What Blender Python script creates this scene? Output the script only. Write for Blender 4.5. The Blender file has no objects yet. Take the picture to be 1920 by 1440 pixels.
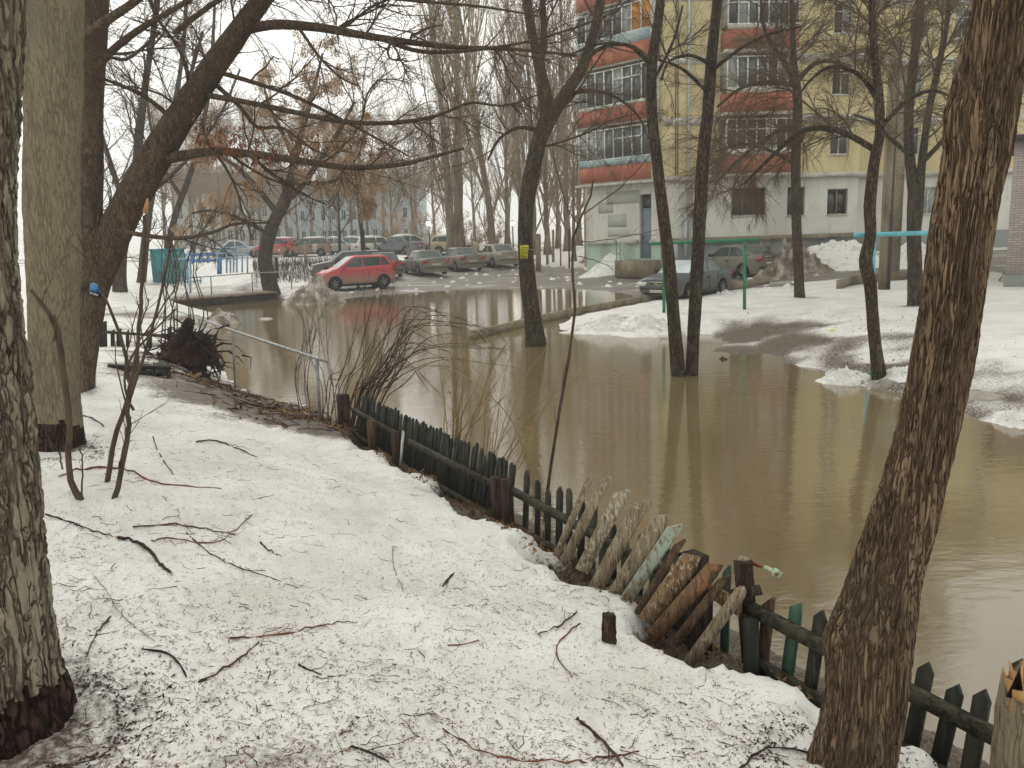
import bpy, bmesh, math, random
import numpy as np
from mathutils import Vector, Matrix

scene = bpy.context.scene
COL = scene.collection
random.seed(7)

# ------------------------------------------------------------------ camera
EYE = 2.8                       # eye height above the flood water (z = 0)
F, CX, CY = 1600.0, 960.0, 720.0
TILT, ROLL = math.radians(10.27), math.radians(-1.8)
RM = Matrix.Rotation(math.pi / 2 - TILT, 3, 'X') @ Matrix.Rotation(ROLL, 3, 'Z')
cam_data = bpy.data.cameras.new('camera')
cam_data.sensor_width = 36.0
cam_data.lens = 36.0 * F / 1920.0
cam_data.clip_start = 0.05
cam_data.clip_end = 6000.0
cam = bpy.data.objects.new('camera', cam_data)
COL.objects.link(cam)
cam.location = (0, 0, EYE)
cam.rotation_euler = RM.to_euler()
scene.camera = cam

# ------------------------------------------------------------------ sky, sun, exposure
world = bpy.data.worlds.new('World')
scene.world = world
world.use_nodes = True
wn = world.node_tree
wn.nodes.clear()
SUN_EL, SUN_AZ = math.radians(38), math.radians(-25)
sky = wn.nodes.new('ShaderNodeTexSky')
sky.sky_type = 'NISHITA'
sky.sun_disc = False
sky.sun_elevation = SUN_EL
sky.sun_rotation = SUN_AZ
sky.air_density = 1.0
sky.dust_density = 6.0
sky.ozone_density = 1.0
hs = wn.nodes.new('ShaderNodeHueSaturation')
hs.inputs['Saturation'].default_value = 0.12
mixw = wn.nodes.new('ShaderNodeMix')
mixw.data_type = 'RGBA'
mixw.inputs[0].default_value = 0.82            # closed cloud cover over the clear sky
mixw.inputs[7].default_value = (9.1, 9.05, 8.4, 1)
bg = wn.nodes.new('ShaderNodeBackground')
bg.inputs['Strength'].default_value = 0.135
wo = wn.nodes.new('ShaderNodeOutputWorld')
wn.links.new(sky.outputs[0], hs.inputs['Color'])
wn.links.new(hs.outputs[0], mixw.inputs[6])
wn.links.new(mixw.outputs[2], bg.inputs['Color'])
wn.links.new(bg.outputs[0], wo.inputs['Surface'])

sun_data = bpy.data.lights.new('sun', 'SUN')
sun_data.energy = 0.8
sun_data.angle = math.radians(40)
sun_data.color = (1.0, 0.97, 0.92)
sun = bpy.data.objects.new('sun', sun_data)
COL.objects.link(sun)
sd = Vector((math.sin(SUN_AZ) * math.cos(SUN_EL), math.cos(SUN_AZ) * math.cos(SUN_EL), math.sin(SUN_EL)))
sun.rotation_euler = sd.to_track_quat('Z', 'Y').to_euler()
sun.location = (0, 0, 60)

vs = scene.view_settings
vs.view_transform = 'Standard'
vs.look = 'None'
vs.exposure = 0.1
vs.gamma = 1.0
vs.use_curve_mapping = False
scene.cycles.adaptive_threshold = 0.03
scene.cycles.max_bounces = 5
scene.cycles.diffuse_bounces = 2
scene.cycles.glossy_bounces = 3
scene.cycles.transparent_max_bounces = 6
scene.cycles.volume_bounces = 0

# ------------------------------------------------------------------ helpers: picture points to places
RMN = np.array(RM)
CAMP = np.array((0.0, 0.0, EYE))
FWD = RMN @ np.array((0, 0, -1.0))

def ray(px, py):
    return RMN @ np.array(((px - CX) / F, (CY - py) / F, -1.0))

def D(px, py, d):
    r = ray(px, py)
    return CAMP + r * (d / r[1])

def G(px, py, z=0.0):
    r = ray(px, py)
    return CAMP + r * ((z - EYE) / r[2])

def pxm(p):
    """metres per photo pixel at a place"""
    return float(np.dot(np.asarray(p) - CAMP, FWD)) / F

def proj(p):
    c = RMN.T @ (np.asarray(p, float) - CAMP)
    return CX + F * c[0] / -c[2], CY - F * c[1] / -c[2]

def sm(a, b, x):
    t = np.clip((x - a) / (b - a), 0, 1)
    return t * t * (3 - 2 * t)

# ------------------------------------------------------------------ helpers: noise
def _hash(ix, iy, iz, seed):
    h = (ix * 374761393 + iy * 668265263 + iz * 2147483647 + seed * 974634777) & 0xFFFFFFFF
    h = ((h ^ (h >> 13)) * 1274126177) & 0xFFFFFFFF
    h = h ^ (h >> 16)
    return (h & 0xFFFFFF) / float(0xFFFFFF)

def vnoise(x, y, z=0.0, seed=0):
    x, y, z = np.broadcast_arrays(np.asarray(x, float), np.asarray(y, float), np.asarray(z, float))
    ix, iy, iz = np.floor(x).astype(np.int64), np.floor(y).astype(np.int64), np.floor(z).astype(np.int64)
    fx, fy, fz = x - ix, y - iy, z - iz
    fx, fy, fz = fx * fx * (3 - 2 * fx), fy * fy * (3 - 2 * fy), fz * fz * (3 - 2 * fz)
    r = 0
    for dx in (0, 1):
        wx = fx if dx else 1 - fx
        for dy in (0, 1):
            wy = fy if dy else 1 - fy
            for dz in (0, 1):
                wz = fz if dz else 1 - fz
                r = r + wx * wy * wz * _hash(ix + dx, iy + dy, iz + dz, seed)
    return r * 2 - 1

def fbm(x, y, z=0.0, oct=4, seed=0):
    r, a = 0, 0.5
    for o in range(oct):
        r = r + a * vnoise(np.asarray(x) * 2 ** o, np.asarray(y) * 2 ** o, np.asarray(z) * 2 ** o, seed + o * 17)
        a *= 0.5
    return r

# ------------------------------------------------------------------ helpers: meshes and objects
class MB:
    def __init__(self):
        self.v, self.f, self.n = [], [], 0
    def add(self, V, *Fs):
        V = np.asarray(V, float).reshape(-1, 3)
        self.v.append(V)
        for q in Fs:
            q = np.asarray(q, np.int64)
            if len(q):
                self.f.append(q + self.n)
        self.n += len(V)
        return self
    def box(self, c, s, R=None):
        V = np.array([(x, y, z) for x in (-.5, .5) for y in (-.5, .5) for z in (-.5, .5)]) * np.asarray(s)
        if R is not None:
            V = V @ np.asarray(R).T
        return self.add(V + np.asarray(c), [(0, 1, 3, 2), (4, 6, 7, 5), (0, 4, 5, 1), (2, 3, 7, 6), (0, 2, 6, 4), (1, 5, 7, 3)])
    def bar(self, a, b, w, t, up=(0, 0, 1)):
        """rectangular bar from a to b, w across, t thick along up"""
        a, b = np.asarray(a, float), np.asarray(b, float)
        d = b - a; L = np.linalg.norm(d); d = d / L
        s = np.cross(d, up); s /= np.linalg.norm(s)
        u = np.cross(s, d)
        return self.box((a + b) / 2, (L, w, t), np.stack([d, s, u], 1))
    def prism(self, poly, off):
        """polygon (n,3) swept by off"""
        P = np.asarray(poly, float); n = len(P)
        V = np.concatenate([P, P + np.asarray(off)])
        self.add(V, [(i, (i + 1) % n, n + (i + 1) % n, n + i) for i in range(n)])
        self.f.append(np.array([list(range(n))[::-1]]) + self.n - 2 * n)
        self.f.append(np.array([[n + i for i in range(n)]]) + self.n - 2 * n)
        return self
    def tube(self, P, R, S=8, cap=True):
        P = np.asarray(P, float); K = len(P)
        R = np.broadcast_to(np.asarray(R, float), (K,))
        V, Q = tube_geo(P[None], R[None], S)
        base = self.n
        self.add(V, Q)
        if cap:
            self.f.append(np.array([list(range(S))[::-1]]) + base)
            self.f.append(np.array([[(K - 1) * S + i for i in range(S)]]) + base)
        return self
    def build(self, name, mat, parent=None, smooth=False, world=True):
        return mk(name, np.concatenate(self.v), self.f, mat, parent, smooth, world)

def nrm(v):
    return v / np.maximum(np.linalg.norm(v, axis=-1, keepdims=True), 1e-9)

def tube_geo(P, R, S):
    """P (B,K,3), R (B,K): tubes with S sides"""
    B, K, _ = P.shape
    T = np.empty_like(P)
    T[:, 1:-1] = P[:, 2:] - P[:, :-2]
    T[:, 0] = P[:, 1] - P[:, 0]
    T[:, -1] = P[:, -1] - P[:, -2]
    T = nrm(T)
    m = nrm(P[:, -1] - P[:, 0])
    ax = np.zeros((B, 3)); ax[np.arange(B), np.argmin(np.abs(m), 1)] = 1
    u = nrm(np.cross(T, ax[:, None, :]))
    w = np.cross(T, u)
    a = np.arange(S) * 2 * math.pi / S
    V = P[:, :, None, :] + R[:, :, None, None] * (u[:, :, None, :] * np.cos(a)[None, None, :, None] + w[:, :, None, :] * np.sin(a)[None, None, :, None])
    b, k, s = np.meshgrid(np.arange(B), np.arange(K - 1), np.arange(S), indexing='ij')
    i0 = (b * K + k) * S + s
    i1 = (b * K + k) * S + (s + 1) % S
    Q = np.stack([i0, i1, i1 + S, i0 + S], -1).reshape(-1, 4)
    return V.reshape(-1, 3), Q

def mesh_from(name, V, Fs, smooth=False):
    me = bpy.data.meshes.new(name)
    if not isinstance(Fs, (list, tuple)):
        Fs = [Fs]
    Fs = [np.asarray(q) for q in Fs if len(q)]
    loops = np.concatenate([q.reshape(-1) for q in Fs]).astype(np.int32)
    tot = np.concatenate([np.full(len(q), q.shape[1]) for q in Fs]).astype(np.int32)
    st = np.concatenate([[0], np.cumsum(tot)[:-1]]).astype(np.int32)
    me.vertices.add(len(V)); me.vertices.foreach_set('co', np.asarray(V, np.float32).ravel())
    me.loops.add(len(loops)); me.loops.foreach_set('vertex_index', loops)
    me.polygons.add(len(tot)); me.polygons.foreach_set('loop_start', st); me.polygons.foreach_set('loop_total', tot)
    if smooth:
        me.polygons.foreach_set('use_smooth', np.ones(len(tot), bool))
    me.update(calc_edges=True)
    return me

ORIGIN = {}

def link(name, me, mat, parent=None, world=True):
    o = bpy.data.objects.new(name, me)
    if mat is not None and not me.materials:
        me.materials.append(mat)
    COL.objects.link(o)
    if parent is not None:
        o.parent = parent
        if world and parent.name in ORIGIN:
            o.matrix_parent_inverse = ORIGIN[parent.name].inverted()
    return o

def mk(name, V, Fs, mat, parent=None, smooth=False, world=True):
    return link(name, mesh_from(name, V, Fs, smooth), mat, parent, world)

def tag(o, label, cat, group=None, kind=None):
    if label: o['label'] = label
    if cat: o['category'] = cat
    if group: o['group'] = group
    if kind: o['kind'] = kind
    return o

def thing(name, label, cat, loc=(0, 0, 0), rz=0.0, group=None):
    o = bpy.data.objects.new(name, None)
    o.empty_display_size = 0.2
    COL.objects.link(o)
    o.location = Vector([float(c) for c in loc])
    o.rotation_euler = (0, 0, rz)
    ORIGIN[o.name] = Matrix.Translation(o.location) @ Matrix.Rotation(rz, 4, 'Z')
    return tag(o, label, cat, group)

def struct(o):
    o['kind'] = 'structure'
    return o

def copy_thing(src, label, loc, rz=None, group=None, scale=None):
    r = src.copy(); COL.objects.link(r)
    r.location = Vector([float(c) for c in loc])
    if rz is not None: r.rotation_euler = (0, 0, rz)
    if scale: r.scale = (scale,) * 3
    r['label'] = label
    if group: r['group'] = group
    for ch in [c for c in COL.objects if c.parent == src]:
        c2 = ch.copy(); COL.objects.link(c2); c2.parent = r; c2.matrix_parent_inverse = ch.matrix_parent_inverse.copy()
        for g in [c for c in COL.objects if c.parent == ch]:
            g2 = g.copy(); COL.objects.link(g2); g2.parent = c2; g2.matrix_parent_inverse = g.matrix_parent_inverse.copy()
    return r

# ------------------------------------------------------------------ helpers: materials
def C8(r, g, b):
    return tuple(((c / 255) / 12.92 if c / 255 < .04045 else ((c / 255 + .055) / 1.055) ** 2.4) for c in (r, g, b))

def newmat(name):
    m = bpy.data.materials.new(name); m.use_nodes = True
    nt = m.node_tree
    return m, nt, nt.nodes['Principled BSDF']

def nd(nt, typ, **kw):
    n = nt.nodes.new(typ)
    for k, v in kw.items():
        if hasattr(n, k) and k not in ('Scale',):
            setattr(n, k, v)
        else:
            n.inputs[k].default_value = v
    return n

def coords(nt, stretch=(1, 1, 1), kind='Object'):
    tc = nt.nodes.new('ShaderNodeTexCoord')
    mp = nt.nodes.new('ShaderNodeMapping')
    mp.inputs['Scale'].default_value = stretch
    nt.links.new(tc.outputs[kind], mp.inputs['Vector'])
    return mp.outputs[0]

def noise_fac(nt, scale, detail=5, lo=.35, hi=.65, stretch=(1, 1, 1), dist=0.0, rough=.55, kind='Object'):
    n = nd(nt, 'ShaderNodeTexNoise', Scale=scale, Detail=detail, Roughness=rough, Distortion=dist)
    nt.links.new(coords(nt, stretch, kind), n.inputs['Vector'])
    r = nd(nt, 'ShaderNodeMapRange')
    r.inputs[1].default_value = lo; r.inputs[2].default_value = hi
    nt.links.new(n.outputs['Fac'], r.inputs[0])
    return r.outputs[0], n.outputs['Fac']

def mixc(nt, fac, a, b):
    m = nt.nodes.new('ShaderNodeMix'); m.data_type = 'RGBA'
    for sock, val in ((0, fac), (6, a), (7, b)):
        if isinstance(val, bpy.types.NodeSocket):
            nt.links.new(val, m.inputs[sock])
        elif sock == 0:
            m.inputs[0].default_value = val
        else:
            m.inputs[sock].default_value = (*val[:3], 1)
    return m.outputs[2]

def M(name, col, rough=.8, spec=.3, var=(), bump=None, metal=0.0, kind='Object', wear=None, emit=None):
    """var: (scale, colour2, lo, hi, stretch) layers; bump: (scale, strength, stretch, dist)"""
    m, nt, b = newmat(name)
    b.inputs['Roughness'].default_value = rough
    b.inputs['Specular IOR Level'].default_value = spec
    b.inputs['Metallic'].default_value = metal
    c = col
    for (sc, c2, lo, hi, st) in var:
        f, _ = noise_fac(nt, sc, 3, lo, hi, st, kind=kind)
        c = mixc(nt, f, c, c2)
    if isinstance(c, bpy.types.NodeSocket):
        nt.links.new(c, b.inputs['Base Color'])
    else:
        b.inputs['Base Color'].default_value = (*c, 1)
    if bump:
        sc, stg, st, dist = bump
        _, raw = noise_fac(nt, sc, 3, stretch=st, kind=kind, rough=.65)
        bp = nd(nt, 'ShaderNodeBump', Strength=stg, Distance=dist)
        nt.links.new(raw, bp.inputs['Height'])
        nt.links.new(bp.outputs[0], b.inputs['Normal'])
    if emit:
        b.inputs['Emission Color'].default_value = (*emit[:3], 1)
        b.inputs['Emission Strength'].default_value = emit[3]
    return m

def bark_mat(name, base, dark, light, scale, zs, crack=.09, bump=.9, dist=.02, patch=None, warp=1.6):
    """plates parted by dark cracks running along the trunk"""
    m, nt, b = newmat(name)
    co = coords(nt, (1, 1, zs))
    wn_ = nd(nt, 'ShaderNodeTexNoise', Scale=scale * .45, Detail=2, Roughness=.6); nt.links.new(co, wn_.inputs['Vector'])
    vm = nt.nodes.new('ShaderNodeVectorMath'); vm.operation = 'MULTIPLY_ADD'
    nt.links.new(wn_.outputs['Color'], vm.inputs[0]); vm.inputs[1].default_value = (warp / scale,) * 3; nt.links.new(co, vm.inputs[2])
    vo = nt.nodes.new('ShaderNodeTexVoronoi'); vo.feature = 'DISTANCE_TO_EDGE'; vo.inputs['Scale'].default_value = scale
    nt.links.new(vm.outputs[0], vo.inputs['Vector'])
    mr = nd(nt, 'ShaderNodeMapRange'); mr.inputs[1].default_value = 0.0
    wd = nd(nt, 'ShaderNodeMapRange'); wd.inputs[1].default_value = .35; wd.inputs[2].default_value = .65; wd.inputs[3].default_value = crack * .7; wd.inputs[4].default_value = crack * 4.5
    wz = nd(nt, 'ShaderNodeTexNoise', Scale=scale * .35, Detail=2); nt.links.new(co, wz.inputs['Vector']); nt.links.new(wz.outputs['Fac'], wd.inputs[0]); nt.links.new(wd.outputs[0], mr.inputs[2])
    nt.links.new(vo.outputs['Distance'], mr.inputs[0])
    f, raw = noise_fac(nt, scale * 2.5, 4, .35, .7, (1, 1, zs * 1.3))
    c = mixc(nt, f, base, light)
    if patch:
        f2, _ = noise_fac(nt, 1.7, 3, .48, .72, (1, 1, .6)); c = mixc(nt, f2, c, patch)
    c = mixc(nt, mr.outputs[0], dark, c)
    nt.links.new(c, b.inputs['Base Color'])
    b.inputs['Roughness'].default_value = .92; b.inputs['Specular IOR Level'].default_value = .1
    ad = nd(nt, 'ShaderNodeMath', operation='MULTIPLY_ADD'); nt.links.new(raw, ad.inputs[0]); ad.inputs[1].default_value = .7; nt.links.new(mr.outputs[0], ad.inputs[2])
    bp = nd(nt, 'ShaderNodeBump', Strength=bump, Distance=dist); nt.links.new(ad.outputs[0], bp.inputs['Height']); nt.links.new(bp.outputs[0], b.inputs['Normal'])
    return m

# ------------------------------------------------------------------ ground, road and flood water
FA, FB = G(645, 803, .15)[:2], G(1900, 1530, .15)[:2]      # ends of the picket fence line
FDIR = (FB - FA) / np.linalg.norm(FB - FA)
FN = np.array((-FDIR[1], FDIR[0]))
if np.dot(-FA, FN) < 0:
    FN = -FN                                               # towards the camera, up the bank
FLEN = np.linalg.norm(FB - FA)

def fence_s(x, y):
    return (x - FA[0]) * FN[0] + (y - FA[1]) * FN[1]

def fence_u(x, y):
    return (x - FA[0]) * FDIR[0] + (y - FA[1]) * FDIR[1]

def fence_pt(u, s=0.0, z=0.0):
    p = FA + FDIR * u + FN * s
    return np.array((p[0], p[1], z))

def fence_at(px, z=.15):
    """place on the fence line that the photo shows at column px"""
    us = np.linspace(-2, FLEN + 2, 1500)
    xs = np.array([proj(fence_pt(u, 0, z))[0] for u in us])
    return float(np.interp(px, xs, us))

_shore_px = [(640, 800), (600, 786), (540, 760), (470, 730), (430, 706), (405, 692), (392, 662), (380, 640),
             (400, 614), (440, 607), (425, 592), (400, 586), (345, 578), (322, 572), (322, 549), (420, 546),
             (480, 542), (520, 548), (532, 562), (560, 572), (632, 567), (650, 559), (760, 550), (880, 543),
             (1000, 543), (1060, 541), (1130, 545), (1180, 553), (1195, 566), (1100, 590), (1045, 606),
             (1040, 620), (1100, 626), (1180, 631), (1250, 633), (1330, 626), (1372, 644), (1345, 660),
             (1440, 668), (1455, 682), (1532, 692), (1528, 714), (1600, 722), (1690, 735), (1800, 764),
             (1860, 790), (1925, 802), (2100, 850)]
SHORE = [G(x, y, 0)[:2] for x, y in _shore_px]
SHORE += [np.array((10., 8.)), np.array((10., 2.)), fence_pt(FLEN + 1.2, -.45)[:2], fence_pt(FLEN * .7, -.35)[:2], fence_pt(FLEN * .4, -.3)[:2], fence_pt(.4, -.3)[:2]]
SHORE = np.array(SHORE)

def poly_sd(x, y, P):
    """signed distance, negative inside"""
    x = np.asarray(x, float); y = np.asarray(y, float)
    d = np.full(x.shape, 1e9); ins = np.zeros(x.shape, bool)
    for i in range(len(P)):
        a, b = P[i], P[(i + 1) % len(P)]
        e = b - a
        t = np.clip(((x - a[0]) * e[0] + (y - a[1]) * e[1]) / max(e @ e, 1e-9), 0, 1)
        d = np.minimum(d, np.hypot(x - a[0] - t * e[0], y - a[1] - t * e[1]))
        c = ((a[1] > y) != (b[1] > y))
        ins ^= c & (x < (b[0] - a[0]) * (y - a[1]) / (b[1] - a[1] + 1e-12) + a[0])
    return np.where(ins, -d, d)

# heights known at places of the photo (column, row, height above water)
_hp = [(1100, 604, .22), (1180, 600, .3), (1300, 590, .32), (1500, 600, .35), (1700, 620, .4), (1400, 566, .36), (1500, 556, .38),
       (1655, 541, .42), (1715, 571, .42), (1900, 640, .5), (1900, 560, .6), (1850, 700, .22), (1600, 692, .1),
       (1450, 640, .07), (1600, 645, .2), (1750, 690, .22), (1900, 760, .12), (1390, 620, .1), (1240, 606, .28),
       (700, 546, .1), (620, 549, .12), (800, 533, .14), (900, 520, .22), (950, 505, .36), (860, 512, .3), (1150, 531, .1), (1060, 530, .1),
       (1290, 556, .08), (1365, 547, .14), (1240, 560, .06), (1150, 512, .3), (1420, 517, .3), (1600, 521, .42), (1750, 510, .5),
       (1060, 500, .5), (1120, 490, .7), (980, 490, .6),
       (440, 532, .2), (500, 549, .28), (560, 555, .2), (360, 535, .15), (450, 510, .75), (380, 508, .7), (600, 500, .8), (540, 505, .8),
       (500, 480, 1.15), (650, 480, 1.1), (750, 468, 1.2), (900, 470, 1.0), (430, 470, 1.3), (600, 462, 1.35), (800, 455, 1.35), (330, 520, .6),
       (250, 545, .75), (180, 540, .9), (300, 560, .45), (330, 590, .3), (380, 603, .22), (250, 600, .55), (200, 640, .6)]
HP = [G(x, y, z) for x, y, z in _hp]
for u in (-5.2, -3, -1.2, 0, 2, 4, 6, 8, 10.5):
    for s, z in ((.3, .30), (.75, .42), (1.5, .62), (2.4, .84), (3.4, 1.02), (5, 1.2), (8, 1.3)):
        if u < -1 and s < 1: z -= .12
        p = fence_pt(u, s, z)
        if u < 0:                                  # the bank bends away behind the railing
            p[0] -= .25 * u * 0 + .0
        HP.append(p)
HP += [np.array(p) for p in ((-60, 60, 1.2), (-40, 110, 1.4), (0, 110, 1.4), (40, 110, 1.5), (80, 60, 1.2), (-60, 20, 1.3), (-25, 25, 1.1),
                             (7, 46, 1.0), (12, 41, 1.0), (18, 41, 1.0), (24, 42, 1.0), (22, 27, .65), (18, 20, .5), (14, 12, .35), (-30, 5, 1.4), (-5, -8, 1.3), (12, -5, .3), (40, 10, .7))]
HP = np.array(HP)
_r = np.linalg.norm(HP[:, None, :2] - HP[None, :, :2], axis=2)
_A = np.block([[-_r + np.eye(len(HP)) * .25, np.ones((len(HP), 1))], [np.ones((1, len(HP))), np.zeros((1, 1))]])
_W = np.linalg.solve(_A, np.append(HP[:, 2], 0))

def base_h(x, y):
    sh = x.shape
    x, y = x.ravel(), y.ravel()
    out = np.empty(len(x))
    for i in range(0, len(x), 40000):
        s = slice(i, i + 40000)
        r = np.hypot(x[s, None] - HP[None, :, 0], y[s, None] - HP[None, :, 1])
        out[s] = -r @ _W[:-1] + _W[-1]
    return np.clip(out, .05, 1.6).reshape(sh)

HOLLOWS = []
def H(x, y, full=False):
    x = np.asarray(x, float); y = np.asarray(y, float)
    shp = x.shape
    x, y = np.atleast_1d(x), np.atleast_1d(y)
    dist = np.hypot(x, y)
    near = 1 - sm(9, 16, dist)
    sd = poly_sd(x, y, SHORE)
    sdn = sd + (fbm(x * .9, y * .9, 0, 4, 3) * .55 + fbm(x * 5, y * 5, 0, 3, 9) * .12) * (1 - near * .7) * sm(0, 1.5, dist - 3)
    z = base_h(x, y)
    s, u = fence_s(x, y), fence_u(x, y)
    onb = sm(-3.2, -1.2, u) * (1 - sm(FLEN + 1, FLEN + 3, u))
    # melted edge of the snow along the fence
    es = s + fbm(x * 2.2, y * 2.2, 0, 4, 31) * .42 + vnoise(u * 3.1, 0, 0, 5) * .1
    edge = sm(.22, .44, es)
    zb = .10 + .02 * fbm(x * 6, y * 6, 0, 3, 12)
    zn = np.where(s > -.4, zb * (1 - edge) + z * edge, z)
    z = z * (1 - onb * (s < 3)) + zn * (onb * (s < 3))
    w = 1.1 * (1 - onb * (s < 1)) + .12 * (onb * (s < 1))
    shorew = sm(0, 1, sdn / w)
    z = np.where(sdn > 0, .015 + (z - .015) * shorew, np.maximum(-.5, sdn * .35))
    # uneven melting snow
    wild = (sdn > 0) * shorew
    z = z + wild * (fbm(x * .55, y * .55, 0, 3, 41) * .09 + fbm(x * 2.3, y * 2.3, 0, 3, 43) * .045 * (1 - sm(40, 90, dist)))
    cup = np.abs(fbm(x * 6.5, y * 6.5, 0, 3, 47))
    z = z + wild * edge * near * (.022 - cup * .075) + wild * near * fbm(x * 21, y * 21, 0, 2, 51) * .012
    for hx, hy, hr, hd in HOLLOWS:
        z = z - hd * np.exp(-((x - hx) ** 2 + (y - hy) ** 2) / (hr * hr)) * (sdn > 0)
    if full:
        return z, sdn, s, u, edge, onb
    return z.reshape(shp)

def Hs(x, y):
    return float(H(np.array([x]), np.array([y]))[0])

_tt = np.concatenate([np.linspace(1.0, 14, 900), np.geomspace(14, 160, 1200)[1:]])
_cache = {}
def GT(px, py):
    """where the photo's pixel meets the ground"""
    r = ray(px, py)
    r = r / np.linalg.norm(r)
    P = CAMP[None] + r[None] * _tt[:, None]
    h = np.maximum(H(P[:, 0], P[:, 1]), 0.0)
    k = np.nonzero(P[:, 2] <= h)[0]
    k = k[0] if len(k) else len(_tt) - 1
    k = max(k, 1)
    a, b = P[k - 1, 2] - h[k - 1], P[k, 2] - h[k]
    t = a / (a - b + 1e-9)
    return P[k - 1] * (1 - t) + P[k] * t

_t1, _t2, _t3, _t7, _t8, _t9 = [GT(*p) for p in ((60, 1345), (105, 834), (152, 728), (1500, 556), (1650, 708), (1716, 572))]
HOLLOWS += [(_t1[0], _t1[1], .42, .10), (_t2[0], _t2[1], .45, .10), (_t3[0], _t3[1], .5, .1), (_t7[0], _t7[1], .6, .1), (_t8[0], _t8[1], .4, .06), (_t9[0], _t9[1], .6, .1)]

# the sheet: fine under the camera, coarser outwards, on to the horizon
def _axis(fine, lo, hi, step, grow, far):
    a = list(np.arange(lo, hi, step))
    st = step
    while a[-1] < far[1]:
        st *= grow; a.append(a[-1] + st)
    st = step
    while a[0] > far[0]:
        st *= grow; a.insert(0, a[0] - st)
    return np.array(a)
gx = _axis(0, -4.2, 3.2, .046, 1.06, (-2500, 2500))
gy = _axis(0, 1.8, 8.0, .047, 1.036, (-60, 3500))
XX, YY = np.meshgrid(gx, gy, indexing='ij')
ZZ, SDN, SS, UU, EDGE, ONB = H(XX, YY, True)
nxg, nyg = XX.shape
GV = np.stack([XX, YY, ZZ], -1).reshape(-1, 3)
ii, jj = np.meshgrid(np.arange(nxg - 1), np.arange(nyg - 1), indexing='ij')
q0 = ii * nyg + jj
GQ = np.stack([q0, q0 + nyg, q0 + nyg + 1, q0 + 1], -1).reshape(-1, 4)

# bare and dirty places: (column, row, radius in m, strength)
_mud = [(380, 715, 1.5, 1.3), (460, 752, 1.1, 1.4), (540, 782, .95, 1.4), (610, 806, .65, 1.4), (500, 775, .9, 1.2), (430, 745, 1.2, 1.3), (340, 680, 1.2, 1.1), (300, 650, 1.2, .9), (420, 728, .9, 1.2),
        (1400, 634, 1.6, 1.0), (1480, 645, 1.6, 1.05), (1390, 655, 1.4, 1.0), (1500, 612, 1.3, .7), (1590, 660, 1.2, .7), (1640, 648, 1.5, .6), (1700, 690, 1.2, .7),
        (1800, 735, 1.3, .7), (1880, 745, 1.2, .7), (1420, 612, 1.5, .8), (1560, 690, 1, .55), (1300, 622, 1.2, .35), (1130, 618, 1.2, .25),
        (250, 590, 2.0, .7), (210, 620, 1.5, .6), (380, 600, 1.8, .7), (330, 535, 2, .6), (460, 538, 2.5, .45), (400, 542, 2, .45), (520, 547, 2, .6),
        (100, 836, .3, .75), (152, 730, .4, .7), (1500, 557, .45, .7), (1716, 573, .5, .7), (70, 1350, .34, .7), (150, 1400, .35, .42), (330, 1400, .4, .4), (560, 1420, .3, .38), (230, 1360, .25, .36), (90, 1420, .4, .42)]
DIRT = np.zeros(XX.shape)
for px, py, rad, stg in _mud:
    c = GT(px, py)
    DIRT = np.maximum(DIRT, stg * np.exp(-((XX - c[0]) ** 2 + (YY - c[1]) ** 2) / (rad * rad)))
nz = fbm(XX * 1.6, YY * 1.6, 0, 5, 61)
strip = ONB * (SS < 1.2) * (SS > -1.2) * (1 - EDGE)
DIRT = np.clip(DIRT + nz * .7 * (DIRT > .12), 0, 1)
DIRT = np.maximum(DIRT, strip)
DIRT = np.maximum(DIRT, .75 * (SDN > -.2) * (1 - sm(.0, .5, SDN)) * sm(-.2, .2, nz) * (np.hypot(XX, YY) > 10))
# the road: a polygon on the ground
ROAD = np.array([G(*p)[:2] for p in ((560, 560, 0), (640, 572, 0), (880, 634, 0), (1000, 606, 0), (1200, 566, .05), (1400, 538, .2), (1600, 523, .4), (1800, 514, .5), (2100, 505, .6),
                                     (2100, 482, .6), (1700, 492, .55), (1560, 503, .45), (1430, 498, .45), (1250, 511, .35), (1120, 508, .4), (1010, 502, .4), (990, 488, .5), (960, 470, .9), (880, 472, .9), (900, 492, .5), (780, 500, .45), (640, 512, .4), (590, 530, .3))])
RSD = poly_sd(XX, YY, ROAD) + fbm(XX * .7, YY * .7, 0, 4, 71) * 1.0
ROADM = 1 - sm(-.3, .5, RSD)
# far car park ground is packed dirty snow
FARP = sm(66, 74, YY) * (1 - sm(95, 110, YY)) * (np.abs(XX + 12) < 40)

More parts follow.
